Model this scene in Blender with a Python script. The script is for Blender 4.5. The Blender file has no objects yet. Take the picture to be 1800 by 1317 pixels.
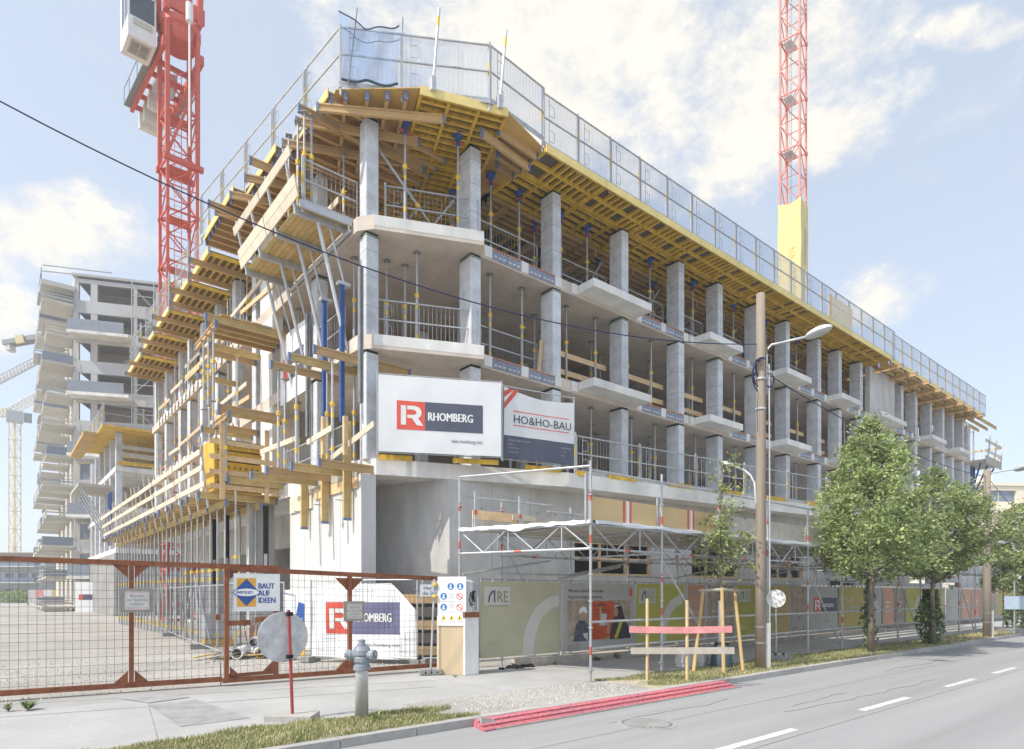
import bpy, math, random
from mathutils import Vector as V, Matrix as M
sc = bpy.context.scene
COL = sc.collection
R = random.Random(11)
PI = math.pi
# ------------------------------------------------------------------ camera
F, HX, HY, EYE = 1110.0, 900.0, 1044.0, 1.65
PHI = math.radians(39.5)
FWD = V((math.sin(PHI), math.cos(PHI), 0))
RGT = V((math.cos(PHI), -math.sin(PHI), 0))
CAM = V((-10.046, -13.75, EYE))
cd = bpy.data.cameras.new('camera')
cd.sensor_width = 36
cd.lens = F / 1800 * 36
cd.shift_y = (HY - 658.5) / 1800
cd.clip_start = 0.1
cd.clip_end = 3000
cam = bpy.data.objects.new('camera', cd)
COL.objects.link(cam)
cam.location = CAM
cam.rotation_euler = (PI / 2, 0, -PHI)
sc.camera = cam
sc.view_settings.view_transform = 'Standard'
sc.view_settings.look = 'None'
sc.view_settings.gamma = 1
sc.view_settings.use_curve_mapping = False
sc.view_settings.exposure = 1.3
sc.cycles.max_bounces = 6
sc.cycles.transparent_max_bounces = 24
# ------------------------------------------------------------------ sun and sky
SUN_EL, SUN_AZ = math.radians(50), math.radians(4)       # comes from -x, a little from +y
to_sun = V((-math.cos(SUN_EL) * math.cos(SUN_AZ), math.cos(SUN_EL) * math.sin(SUN_AZ), math.sin(SUN_EL)))
sd = bpy.data.lights.new('sun', 'SUN')
sd.energy = 1.95
sd.angle = math.radians(0.55)
sd.color = (1, 0.94, 0.84)
so = bpy.data.objects.new('sun', sd)
COL.objects.link(so)
so.rotation_euler = to_sun.to_track_quat('Z', 'Y').to_euler()
so.location = (-20, -10, 40)
w = bpy.data.worlds.new('World')
sc.world = w
w.use_nodes = True
nt = w.node_tree
N, L = nt.nodes, nt.links
N.clear()
wo = N.new('ShaderNodeOutputWorld')
bg = N.new('ShaderNodeBackground')
bg.inputs['Strength'].default_value = 0.15
L.new(bg.outputs[0], wo.inputs[0])
sky = N.new('ShaderNodeTexSky')
sky.sky_type = 'NISHITA'
sky.sun_disc = False
sky.sun_elevation = SUN_EL
sky.sun_rotation = math.atan2(to_sun.x, to_sun.y)
sky.air_density = 1.0
sky.dust_density = 1.6
sky.ozone_density = 1.4
tc = N.new('ShaderNodeTexCoord')


def wmath(op, a, b=None, c=None):
    n = N.new('ShaderNodeMath')
    n.operation = op
    for i, x in enumerate((a, b, c)):
        if x is None:
            continue
        if isinstance(x, (int, float)):
            n.inputs[i].default_value = x
        else:
            L.new(x, n.inputs[i])
    return n.outputs[0]


def wnoise(scale, detail, rough, stretch=(1, 1, 1), off=(0, 0, 0)):
    mp = N.new('ShaderNodeMapping')
    mp.inputs['Scale'].default_value = stretch
    mp.inputs['Location'].default_value = off
    L.new(tc.outputs['Generated'], mp.inputs[0])
    n = N.new('ShaderNodeTexNoise')
    n.inputs['Scale'].default_value = scale
    n.inputs['Detail'].default_value = detail
    n.inputs['Roughness'].default_value = rough
    L.new(mp.outputs[0], n.inputs['Vector'])
    return n.outputs['Fac']


def ray(px, py):
    return FWD + RGT * ((px - HX) / F) + V((0, 0, (HY - py) / F))


def cloud_blob(px, py, rx, ry):
    """a soft elliptical patch of sky round one direction"""
    d = ray(px, py).normalized()
    rt = RGT.copy()
    up = rt.cross(d).normalized()
    rt = d.cross(up).normalized()
    outs = []
    for ax, r in ((rt, rx), (up, ry)):
        n = N.new('ShaderNodeVectorMath')
        n.operation = 'DOT_PRODUCT'
        L.new(tc.outputs['Generated'], n.inputs[0])
        n.inputs[1].default_value = ax / r
        outs.append(wmath('MULTIPLY', n.outputs['Value'], n.outputs['Value']))
    n = N.new('ShaderNodeVectorMath')
    n.operation = 'DOT_PRODUCT'
    L.new(tc.outputs['Generated'], n.inputs[0])
    n.inputs[1].default_value = d
    front = wmath('GREATER_THAN', n.outputs['Value'], 0)
    s = wmath('SUBTRACT', 1.0, wmath('ADD', outs[0], outs[1]))
    return wmath('MULTIPLY', wmath('MAXIMUM', s, 0), front)


big = wnoise(4.2, 10, 0.66, (1, 1, 1.5))
fine = wnoise(13, 11, 0.70, (1, 1, 1.6), (3.1, 1.2, 0.4))
tex = wmath('ADD', wmath('MULTIPLY', big, 0.55), wmath('MULTIPLY', fine, 0.45))
blobs = None
for b in ((1010, 110, .40, .20), (1250, 150, .25, .16), (100, 405, .16, .065), (1140, 40, .2, .2),
          (1460, 240, .08, .05), (1700, 50, .06, .025), (1560, 520, .075, .05), (0, 560, .07, .05),
          (1330, 230, .16, .06), (640, 330, .01, .01)):
    c = cloud_blob(*b)
    blobs = c if blobs is None else wmath('MAXIMUM', blobs, c)
# the same cloud field goes on, thinner, over the rest of the sky
gen = wmath('MULTIPLY', wmath('SUBTRACT', tex, 0.535), 3.0)
m = wmath('ADD', wmath('MULTIPLY', wmath('POWER', blobs, 0.7), 1.2), wmath('MULTIPLY', wmath('SUBTRACT', tex, 0.5), 4.8))
m = wmath('MAXIMUM', wmath('SUBTRACT', m, 0.44), wmath('MULTIPLY', gen, 0.9))
mr = N.new('ShaderNodeMapRange')
mr.interpolation_type = 'SMOOTHSTEP'
mr.inputs['From Min'].default_value = 0.0
mr.inputs['From Max'].default_value = 0.95
L.new(m, mr.inputs['Value'])
mask = wmath('MULTIPLY', mr.outputs[0], 0.97)
thin = N.new('ShaderNodeMixRGB')                       # thin summer veil over the blue
thin.inputs['Fac'].default_value = 0.70
L.new(sky.outputs[0], thin.inputs['Color1'])
thin.inputs['Color2'].default_value = (1.80, 1.93, 2.07, 1)
mx = N.new('ShaderNodeMixRGB')
L.new(mask, mx.inputs['Fac'])
L.new(thin.outputs[0], mx.inputs['Color1'])
cs = N.new('ShaderNodeMixRGB')                         # brighter and greyer parts of the clouds
L.new(wmath('MULTIPLY', wmath('SUBTRACT', fine, 0.36), 3.4), cs.inputs['Fac'])
cs.inputs['Color1'].default_value = (2.5, 2.44, 2.32, 1)
cs.inputs['Color2'].default_value = (3.15, 2.95, 2.55, 1)
L.new(cs.outputs[0], mx.inputs['Color2'])
L.new(mx.outputs[0], bg.inputs[0])


# ------------------------------------------------------------------ points from sight lines
def on_z(px, py, z=0.0):
    d = ray(px, py)
    return CAM + d * ((z - EYE) / d.z)


def on_y(px, py, y):
    d = ray(px, py)
    return CAM + d * ((y - CAM.y) / d.y)


def on_x(px, py, x):
    d = ray(px, py)
    return CAM + d * ((x - CAM.x) / d.x)


def at_d(px, py, depth):
    return CAM + ray(px, py) * depth


# ------------------------------------------------------------------ materials
MATS = {}


def mat(name, col, rough=0.8, var=0.12, scale=3.0, metal=0.0, bump=0.0, bscale=40.0, col2=None, f2=0.5, streak=False, alpha=1.0, fine=0.0, spec=0.35, island=0.0):
    m = bpy.data.materials.new(name)
    m.use_nodes = True
    nt = m.node_tree
    n, l = nt.nodes, nt.links
    p = n['Principled BSDF']
    p.inputs['Roughness'].default_value = rough
    p.inputs['Metallic'].default_value = metal
    p.inputs['Specular IOR Level'].default_value = spec
    tc = n.new('ShaderNodeTexCoord')
    nz = n.new('ShaderNodeTexNoise')
    nz.inputs['Scale'].default_value = scale
    nz.inputs['Detail'].default_value = 6
    nz.inputs['Roughness'].default_value = 0.62
    vec = tc.outputs['Object']
    if streak:
        mp = n.new('ShaderNodeMapping')
        mp.inputs['Scale'].default_value = streak if isinstance(streak, tuple) else (1, 1, 0.14)
        l.new(vec, mp.inputs[0])
        vec = mp.outputs[0]
    l.new(vec, nz.inputs['Vector'])
    rp = n.new('ShaderNodeValToRGB')
    c2 = col2 or tuple(c * (1 - var) for c in col)
    c1 = tuple(min(1, c * (1 + var)) for c in col) if not col2 else col
    rp.color_ramp.elements[0].position = 0.32 if not col2 else f2 - 0.12
    rp.color_ramp.elements[1].position = 0.68 if not col2 else f2 + 0.12
    rp.color_ramp.elements[0].color = (*c2, 1)
    rp.color_ramp.elements[1].color = (*c1, 1)
    l.new(nz.outputs['Fac'], rp.inputs[0])
    out = rp.outputs[0]
    if fine:
        nf = n.new('ShaderNodeTexNoise')
        nf.inputs['Scale'].default_value = bscale
        nf.inputs['Detail'].default_value = 4
        l.new(tc.outputs['Object'], nf.inputs['Vector'])
        mp2 = n.new('ShaderNodeMapRange')
        mp2.inputs['From Min'].default_value = 0.3
        mp2.inputs['From Max'].default_value = 0.7
        mp2.inputs['To Min'].default_value = 1 - fine
        mp2.inputs['To Max'].default_value = 1 + fine
        l.new(nf.outputs['Fac'], mp2.inputs['Value'])
        mm = n.new('ShaderNodeVectorMath')
        mm.operation = 'SCALE'
        l.new(out, mm.inputs[0])
        l.new(mp2.outputs[0], mm.inputs['Scale'])
        out = mm.outputs[0]
    if island:
        ge = n.new('ShaderNodeNewGeometry')
        mp3 = n.new('ShaderNodeMapRange')
        mp3.inputs['To Min'].default_value = 1 - island
        mp3.inputs['To Max'].default_value = 1 + island
        l.new(ge.outputs['Random Per Island'], mp3.inputs['Value'])
        mm = n.new('ShaderNodeVectorMath')
        mm.operation = 'SCALE'
        l.new(out, mm.inputs[0])
        l.new(mp3.outputs[0], mm.inputs['Scale'])
        out = mm.outputs[0]
    # every object differs a little from its neighbours
    oi = n.new('ShaderNodeObjectInfo')
    mo = n.new('ShaderNodeMapRange')
    mo.inputs['To Min'].default_value = 0.9
    mo.inputs['To Max'].default_value = 1.1
    l.new(oi.outputs['Random'], mo.inputs['Value'])
    ms = n.new('ShaderNodeVectorMath')
    ms.operation = 'SCALE'
    l.new(out, ms.inputs[0])
    l.new(mo.outputs[0], ms.inputs['Scale'])
    l.new(ms.outputs[0], p.inputs['Base Color'])
    if bump:
        nb = n.new('ShaderNodeTexNoise')
        nb.inputs['Scale'].default_value = bscale
        nb.inputs['Detail'].default_value = 5
        l.new(tc.outputs['Object'], nb.inputs['Vector'])
        bp = n.new('ShaderNodeBump')
        bp.inputs['Strength'].default_value = bump
        bp.inputs['Distance'].default_value = 0.02
        l.new(nb.outputs['Fac'], bp.inputs['Height'])
        l.new(bp.outputs[0], p.inputs['Normal'])
    if alpha < 1:
        p.inputs['Alpha'].default_value = alpha
    MATS[name] = m
    return m


concrete = mat('concrete', (.56, .55, .53), .85, .2, 1.3, bump=.12, bscale=30, streak=(1, 1, .35), fine=.06)
concrete_light = mat('concrete_light', (.70, .69, .66), .85, .17, 1.1, bump=.10, bscale=25, streak=(1, 1, .3), fine=.05)
concrete_column = mat('concrete_column', (.57, .59, .62), .7, .2, 2.6, bump=.12, bscale=18, fine=.07)
concrete_soffit = mat('concrete_soffit', (.58, .51, .44), .8, .16, .9, bump=.06, bscale=8, fine=.05)
dark = mat('dark_void', (.02, .019, .018), .9)
foam = mat('joint_foam', (.035, .05, .035), .9, .3, 20)
green_tape = mat('green_tape', (.12, .25, .09), .8)
steel = mat('galvanised_steel', (.44, .455, .47), .5, .16, 6, metal=.3, spec=.5)
steel_dark = mat('weathered_steel', (.27, .275, .28), .5, .2, 6, metal=.4)
steel_white = mat('bright_steel', (.54, .555, .57), .45, .1, 6, metal=.3)
yellow = mat('yellow_paint', (.66, .42, .06), .65, .2, 3, bump=.1, fine=.14, bscale=9)
yellow_pale = mat('pale_yellow_board', (.80, .64, .25), .6, .1, 3)
yellow_band = mat('yellow_band', (.75, .52, .08), .6)
ply_dark = mat('dark_plywood', (.12, .105, .085), .6, .2, 2, bump=.03)
ply = mat('ochre_plywood', (.55, .36, .13), .7, .18, 2.2, streak=(.3, 1, 1))
timber = mat('timber_beam', (.52, .35, .17), .75, .2, 3, streak=(.2, .2, 1), bump=.08, bscale=14)
timber_y = mat('yellow_timber', (.58, .43, .19), .7, .15, 3, bump=.06, bscale=14)
plank = mat('fresh_plank', (.68, .49, .28), .8, .14, 4, bump=.08, bscale=16)
plank_grey = mat('weathered_plank', (.45, .42, .36), .85, .15, 4, bump=.1, bscale=16)
plank_pale = mat('pale_plank', (.66, .58, .45), .85, .12, 4, bump=.1, bscale=16)
blue = mat('blue_steel', (.04, .10, .31), .5, .2, 5)
blue_cap = mat('blue_plastic', (.17, .22, .37), .5)
red = mat('crane_red', (.58, .12, .08), .5, .12, 4)
red_pale = mat('faded_crane_red', (.62, .22, .17), .55, .12, 4)
red_band = mat('red_band', (.50, .12, .09), .5)
red_orange = mat('coral_stub', (.62, .27, .15), .6)
white = mat('white_paint', (.78, .78, .76), .5, .06, 5)
white_soft = mat('white_sheeting', (.66, .67, .68), .6, .06, 3)
grey_box = mat('insulation_box', (.25, .28, .36), .5, .25, 9)
rust = mat('rusty_steel', (.25, .095, .05), .9, .28, 7, bump=.2, bscale=60, fine=.12)
wire_m = mat('mesh_wire', (.16, .165, .19), .55, .1, 5, metal=.3)
net_m = mat('blue_net', (.22, .35, .58), .8, .12, 8, alpha=.33)
net_dark = mat('dark_net_cord', (.07, .11, .15), .8)
black = mat('black_rubber', (.015, .016, .02), .6)
glass = mat('window_glass', (.05, .07, .09), .08, .2, 2, spec=.8)
asphalt = mat('asphalt', (.37, .37, .372), .92, .11, 1.3, bump=.5, bscale=70, fine=.2, streak=(.05, 1, 1))
asphalt_old = mat('asphalt_patch', (.34, .34, .335), .95, .2, 3, bump=.5, bscale=120, fine=.2)
pavement_m = mat('pavement_asphalt', (.385, .383, .375), .92, .11, .8, bump=.4, bscale=80, fine=.14)
gravel_m = mat('gravel_ground', (.43, .41, .375), .95, .2, .35, bump=.7, bscale=60, fine=.18)
stone_m = mat('pale_stone', (.52, .50, .47), .9, .1, 6, island=.3)
kerb_m = mat('kerb_granite', (.42, .41, .385), .85, .14, 5, bump=.2, bscale=60, fine=.12)
soil_m = mat('dry_soil', (.38, .34, .23), .95, .25, 2.5, col2=None, bump=.5, bscale=50, fine=.2)
line_m = mat('road_paint', (.60, .60, .585), .85, .2, 9, fine=.25)
bark = mat('bark', (.20, .17, .13), .9, .25, 9, streak=(1, 1, .2), bump=.4, bscale=30)
pole_wood = mat('pole_wood', (.30, .25, .20), .85, .18, 5, streak=(1, 1, .08), bump=.25, bscale=25)
stake_m = mat('stake_wood', (.48, .34, .16), .8, .14, 5, streak=(1, 1, .1))
banner_w = mat('banner_white', (.78, .79, .80), .55, .05, 1.5)
banner_red = mat('print_red', (.66, .10, .07), .6, .06)
banner_navy = mat('print_navy', (.085, .095, .135), .6, .1)
ink = mat('print_ink', (.06, .07, .10), .6)
ink_blue = mat('print_blue', (.04, .11, .36), .6)
ink_orange = mat('print_orange', (.78, .40, .06), .6)
olive = mat('banner_olive', (.46, .445, .31), .7, .07, 1.2)
olive_pale = mat('banner_arch', (.56, .555, .51), .7, .05)
lime = mat('banner_lime', (.44, .42, .09), .65, .08, 1.4)
lime_arch = mat('banner_lime_arch', (.52, .53, .46), .65, .05)
banner_orange = mat('banner_orange', (.54, .30, .19), .65, .08)
banner_amber = mat('banner_amber', (.58, .40, .12), .65, .08)
banner_grey = mat('banner_grey', (.42, .41, .38), .7, .08)
banner_photo = mat('banner_photo', (.36, .29, .22), .7, .35, 4)
pink = mat('faded_red_board', (.62, .27, .27), .8, .22, 5, fine=.16, streak=(.3, 1, 1))
pink_red = mat('red_plank', (.54, .16, .18), .85, .25, 7, streak=(.2, 1, 1), fine=.35, bscale=22, col2=(.33, .15, .20), f2=.44, bump=.2)
hyd = mat('hydrant_grey', (.27, .295, .33), .55, .2, 9, bump=.25, bscale=50, fine=.12)
hyd_col = mat('hydrant_post', (.52, .53, .53), .35, .08, 6, metal=.3)
sign_back = mat('sign_back', (.55, .56, .565), .55, .2, 5, bump=.08, fine=.1, bscale=14)
cream = mat('cream_render', (.74, .67, .54), .85, .05, .8)
pale_render = mat('pale_concrete_far', (.44, .445, .45), .85, .08, .6)
beige_soffit = mat('balcony_soffit', (.55, .53, .48), .85, .08, .8)
bag_m = mat('watering_bag', (.07, .12, .14), .6, .2, 6)
leaf_m = None


def leafmat(name, c, tr=.42):
    m = mat(name, c, .55, .25, 1.2, island=.5, spec=.3)
    nt = m.node_tree
    n, l = nt.nodes, nt.links
    p = n['Principled BSDF']
    src = p.inputs['Base Color'].links[0].from_socket
    t = n.new('ShaderNodeBsdfTranslucent')
    l.new(src, t.inputs[0])
    mxs = n.new('ShaderNodeMixShader')
    mxs.inputs[0].default_value = tr
    l.new(p.outputs[0], mxs.inputs[1])
    l.new(t.outputs[0], mxs.inputs[2])
    l.new(mxs.outputs[0], n['Material Output'].inputs[0])
    return m


leaf_a = leafmat('linden_leaf', (.32, .40, .165))
leaf_light = leafmat('linden_bract', (.66, .64, .36))
leaf_b = leafmat('young_leaf', (.32, .38, .16))
leaf_c = leafmat('shoot_leaf', (.14, .22, .075))
grass_m = leafmat('grass_blade', (.25, .30, .11), .25)
grass_dry = leafmat('dry_grass_blade', (.56, .48, .30), .2)


# ------------------------------------------------------------------ mesh builder
class MB:
    def __init__(s):
        s.v, s.f, s.m, s.k = [], [], [], 0

    def add(s, vs, fs):
        o = len(s.v)
        s.v += [tuple(x) for x in vs]
        s.f += [tuple(i + o for i in f) for f in fs]
        s.m += [s.k] * len(fs)
        return s

    def box(s, a, b):
        x0, y0, z0 = a
        x1, y1, z1 = b
        return s.add([(x0, y0, z0), (x1, y0, z0), (x1, y1, z0), (x0, y1, z0), (x0, y0, z1), (x1, y0, z1), (x1, y1, z1), (x0, y1, z1)],
                     [(0, 3, 2, 1), (4, 5, 6, 7), (0, 1, 5, 4), (1, 2, 6, 5), (2, 3, 7, 6), (3, 0, 4, 7)])

    def bar(s, p, q, w, h=None, up=(0, 0, 1), n0=0.0):
        """rectangular bar from p to q; w across, h along 'up'"""
        p, q = V(p), V(q)
        h = h or w
        d = (q - p).normalized()
        u = V(up)
        if abs(d.dot(u)) > .98:
            u = V((1, 0, 0))
        x = d.cross(u).normalized() * (w / 2)
        y = x.cross(d).normalized() * (h / 2)
        vs = [p - x - y, p + x - y, p + x + y, p - x + y, q - x - y, q + x - y, q + x + y, q - x + y]
        return s.add(vs, [(0, 1, 2, 3), (7, 6, 5, 4), (0, 4, 5, 1), (1, 5, 6, 2), (2, 6, 7, 3), (3, 7, 4, 0)])

    def tube(s, p, q, r, n=6, r2=None, cap=True):
        p, q = V(p), V(q)
        r2 = r if r2 is None else r2
        d = (q - p).normalized()
        u = V((0, 0, 1)) if abs(d.z) < .95 else V((1, 0, 0))
        x = d.cross(u).normalized()
        y = x.cross(d)
        vs = []
        for c, rr in ((p, r), (q, r2)):
            for i in range(n):
                a = 2 * PI * i / n
                vs.append(c + x * (rr * math.cos(a)) + y * (rr * math.sin(a)))
        fs = [(i, (i + 1) % n, n + (i + 1) % n, n + i) for i in range(n)]
        if cap:
            fs += [tuple(range(n - 1, -1, -1)), tuple(range(n, 2 * n))]
        return s.add(vs, fs)

    def path(s, pts, r, n=6):
        pts = [V(p) for p in pts]
        vs, fs = [], []
        for k, p in enumerate(pts):
            d = (pts[min(k + 1, len(pts) - 1)] - pts[max(k - 1, 0)]).normalized()
            u = V((0, 0, 1)) if abs(d.z) < .9 else RGT
            x = d.cross(u).normalized()
            y = x.cross(d)
            rr = r[k] if isinstance(r, (list, tuple)) else r
            for i in range(n):
                a = 2 * PI * i / n
                vs.append(p + x * (rr * math.cos(a)) + y * (rr * math.sin(a)))
        for k in range(len(pts) - 1):
            for i in range(n):
                fs.append((k * n + i, k * n + (i + 1) % n, (k + 1) * n + (i + 1) % n, (k + 1) * n + i))
        fs += [tuple(range(n - 1, -1, -1)), tuple(range((len(pts) - 1) * n, len(pts) * n))]
        return s.add(vs, fs)

    def prism(s, pts, z0, z1):
        n = len(pts)
        vs = [(p[0], p[1], z0) for p in pts] + [(p[0], p[1], z1) for p in pts]
        fs = [tuple(range(n - 1, -1, -1)), tuple(range(n, 2 * n))] + [(i, (i + 1) % n, n + (i + 1) % n, n + i) for i in range(n)]
        return s.add(vs, fs)

    def lathe(s, prof, c=(0, 0, 0), n=14):
        vs, fs = [], []
        for r, z in prof:
            for i in range(n):
                a = 2 * PI * i / n
                vs.append((c[0] + r * math.cos(a), c[1] + r * math.sin(a), c[2] + z))
        for k in range(len(prof) - 1):
            for i in range(n):
                fs.append((k * n + i, k * n + (i + 1) % n, (k + 1) * n + (i + 1) % n, (k + 1) * n + i))
        fs += [tuple(range(n - 1, -1, -1)), tuple(range((len(prof) - 1) * n, len(prof) * n))]
        return s.add(vs, fs)

    def mesh(s, name, mats, smooth=False):
        me = bpy.data.meshes.new(name)
        me.from_pydata(s.v, [], s.f)
        for m in (mats if isinstance(mats, (list, tuple)) else [mats]):
            me.materials.append(m)
        if any(s.m):
            me.polygons.foreach_set('material_index', s.m)
        if smooth:
            me.polygons.foreach_set('use_smooth', [True] * len(me.polygons))
        me.update()
        return me


def put(name, me, parent=None, loc=(0, 0, 0), rz=0.0, kind=None, rot=None):
    o = bpy.data.objects.new(name, me)
    COL.objects.link(o)
    o.location = loc
    o.rotation_euler = rot or (0, 0, rz)
    if parent:
        o.parent = parent
    if kind:
        o['kind'] = kind
    return o


def part(name, mb, mats, parent, smooth=False, loc=(0, 0, 0), rz=0.0, kind=None):
    return put(name, mb.mesh(name, mats, smooth), parent, loc, rz, kind)


def tag(o, label, cat, group=None):
    o['label'] = label
    o['category'] = cat
    o['kind'] = 'thing'
    if group:
        o['group'] = group
    return o


def thing(name, label, cat, loc=(0, 0, 0), rz=0.0, group=None):
    o = bpy.data.objects.new(name, None)
    COL.objects.link(o)
    o.empty_display_size = .2
    o.location = loc
    o.rotation_euler = (0, 0, rz)
    return tag(o, label, cat, group)


def solo(name, mb, mats, label, cat, group=None, smooth=False, loc=(0, 0, 0), rz=0.0):
    return tag(put(name, mb.mesh(name, mats, smooth), None, loc, rz), label, cat, group)


ORD = 'first second third fourth fifth sixth seventh eighth ninth tenth eleventh twelfth thirteenth fourteenth fifteenth sixteenth seventeenth eighteenth nineteenth twentieth'.split()


def nth(i):
    if i < 20:
        return ORD[i]
    if i < 29:
        return 'twenty-' + ORD[i - 20]
    if i == 29:
        return 'thirtieth'
    if i < 39:
        return 'thirty-' + ORD[i - 30]
    if i == 39:
        return 'fortieth'
    return 'forty-' + ORD[i - 40]


_tn = [0]


def text(s, size, m, parent, x, z, y=-.012, bold=0.0, align='LEFT', name='lettering', sx=1.0, ripple=None, space=1.0):
    """flat lettering on a sign whose face looks along local -y"""
    c = bpy.data.curves.new(name, 'FONT')
    c.body = s
    c.size = size
    c.align_x = align
    c.space_character = space
    c.resolution_u = 2
    o = bpy.data.objects.new('lettering_tmp', c)
    COL.objects.link(o)
    dg = bpy.context.evaluated_depsgraph_get()
    me = bpy.data.meshes.new_from_object(o.evaluated_get(dg))
    bpy.data.objects.remove(o)
    bpy.data.curves.remove(c)
    cs = [tuple(v.co) for v in me.vertices]
    fs = [tuple(p.vertices) for p in me.polygons]
    bpy.data.meshes.remove(me)
    vs, ff = [], []
    for k in range(3 if bold else 1):                       # heavier strokes: the outline laid down again, a hair aside and in front
        dx = (0, -.5, .5)[k] * bold * 2
        o = len(vs)
        for c_ in cs:
            a, b = x + c_[0] * sx + dx, z + c_[1]
            vs.append((a, y - k * .0004 + (ripple(a, b) if ripple else 0), b))
        ff += [tuple(i + o for i in f) for f in fs]
    me = bpy.data.meshes.new(name)
    me.from_pydata(vs, [], ff)
    me.materials.append(m)
    me.update()
    return put(name, me, parent)


def sheet(w, h, y=0.0, ripple=None, nx=14, nz=8, x0=0.0, z0=0.0, mb=None):
    mb = mb or MB()
    vs = []
    for j in range(nz + 1):
        for i in range(nx + 1):
            a, b = x0 + w * i / nx, z0 + h * j / nz
            vs.append((a, y + (ripple(a, b) if ripple else 0), b))
    fs = [(j * (nx + 1) + i, j * (nx + 1) + i + 1, (j + 1) * (nx + 1) + i + 1, (j + 1) * (nx + 1) + i) for j in range(nz) for i in range(nx)]
    return mb.add(vs, fs)


def poly(mb, pts, y=-.008, ripple=None):
    return mb.add([(p[0], y + (ripple(p[0], p[1]) if ripple else 0), p[1]) for p in pts], [tuple(range(len(pts)))])


def ang(p, q):
    return math.atan2(q[1] - p[1], q[0] - p[0])


# ================================================================== SETTING
def flat(name, pts, z, m, kind='structure'):
    mb = MB()
    mb.add([(p[0], p[1], z) for p in pts], [tuple(range(len(pts)))])
    return put(name, mb.mesh(name, m), None, kind=kind)


def rect(x0, y0, x1, y1):
    return [(x0, y0), (x1, y0), (x1, y1), (x0, y1)]


KY = -7.0                                                   # kerb face
flat('yard_ground', rect(-420, KY + .1, 520, 520), -.012, gravel_m)
flat('road', rect(-420, -12.9, 520, KY + .06), -.10, asphalt)
flat('far_pavement', rect(-420, -420, 520, -12.9), 0.0, pavement_m)
flat('pavement', rect(-60, -5.75, 90, -2.45), -.006, pavement_m)
flat('gateway_pavement', [(-60, -2.45), (-60, -1.2), (-12, -1.2), (-2.3, -2.45)], -.006, pavement_m)
a = [on_z(*p) for p in ((262, 1239), (345, 1229), (440, 1262), (318, 1277))]
flat('pavement_patch', a, -.001, asphalt_old)
a = [on_z(*p) for p in ((210, 1228), (290, 1218), (335, 1226), (262, 1236))]
flat('pavement_patch', a, .003, asphalt_old)
flat('verge_ground', rect(-40, KY + .13, -5.3, -5.75), -.002, soil_m)
flat('verge_ground', rect(-1.1, KY + .13, 90, -5.7), -.002, soil_m)
flat('gravel_strip', rect(-5.3, KY + .13, -1.1, -5.45), -.002, gravel_m)

kerb = bpy.data.objects.new('kerb', None)
COL.objects.link(kerb)
kerb['kind'] = 'structure'
mb = MB()
mb.box((.006, 0, -.2), (.994, .15, .0))
km = mb.mesh('kerb_stone', kerb_m)
for i in range(46):
    o = put('kerb_stone', km, kerb, (-14 + i, KY, .006 + R.uniform(-.004, .004)))
mb = MB()
mb.box((32, KY, -.2), (140, KY + .15, .006))
mb.box((-60, KY, -.2), (-14, KY + .15, .006))
part('kerb_run', mb, kerb_m, kerb)

# road paint: the broken centre line, each dash
for a, b in (((1240, 1319), (1391, 1281)), ((1504, 1248), (1592, 1226)), ((1654, 1207), (1709, 1193)), ((1744, 1184), (1784, 1174)), ((1806, 1168), (1830, 1162))):
    p, q = on_z(*a, -.1), on_z(*b, -.1)
    flat('road_marking', rect(p.x, -9.84, q.x, -9.72), -.096, line_m)
mb = MB()
mb.box((-25, -9.985, -.0985), (80, -9.977, -.0965))
mb.box((-25, -8.417, -.0985), (80, -8.413, -.0965))
part('road_seam', mb, mat('road_seam', (.19, .19, .19), .8, .3, 3), None)['kind'] = 'structure'

for i, (a, b) in enumerate((((-20, 1240), (765, 1196)), ((-20, 1262), (765, 1207)))):
    p, q = on_z(*a), on_z(*b)
    mb = MB()
    mb.bar((p.x, p.y, -.004), (q.x, q.y, -.004), .02, .006)
    part('pavement_seam', mb, asphalt_old, None)['kind'] = 'structure'
for (x0, y0, x1, y1) in ((-8.6, -5.75, -8.2, -2.7), (-3.4, -5.45, -3.3, -3.1), (3.0, -5.7, 3.05, -3.0)):
    mb = MB()
    mb.bar((x0, y0, -.0045), (x1, y1, -.0045), .012, .006)
    part('pavement_seam', mb, asphalt_old, None)['kind'] = 'structure'
mat('tar_seam', (.17, .17, .17), .8, .3, 3)
rc = random.Random(9)
for (x, y, n, sx) in ((-3.6, -8.0, 12, .35), (-1.0, -9.1, 16, .5), (5.5, -8.1, 14, .6), (1.6, -8.9, 9, -.3)):
    ps = [V((x, y, -.0975))]
    for _ in range(n):
        ps.append(ps[-1] + V((sx * rc.uniform(.5, 1), rc.uniform(-.16, .2) * abs(sx), 0)))
    mb = MB()
    for p, q in zip(ps, ps[1:]):
        mb.bar(p, q, rc.uniform(.004, .009), .004)
    part('road_crack', mb, MATS['tar_seam'], None)['kind'] = 'structure'
# manhole cover set in the road
p = on_z(1137, 1272, -.1)
t = thing('manhole_cover', 'round cast iron manhole cover set in the grey asphalt road', 'manhole cover', (p.x, p.y, -.1))
mb = MB()
mb.lathe([(.40, -.02), (.40, .005), (.34, .006), (.34, -.002)], n=28)
part('frame_ring', mb, asphalt_old, t)
mb = MB()
mb.lathe([(.335, -.02), (.335, .003)], n=28)
part('lid', mb, mat('cast_iron', (.20, .19, .18), .7, .2, 10), t)
mb = MB()
for i in range(-5, 6):
    h = math.sqrt(max(0, .31 ** 2 - (i * .055) ** 2))
    mb.box((i * .055 - .011, -h, .003), (i * .055 + .011, h, .009))
part('lid_rib', mb, asphalt_old, t)

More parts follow.
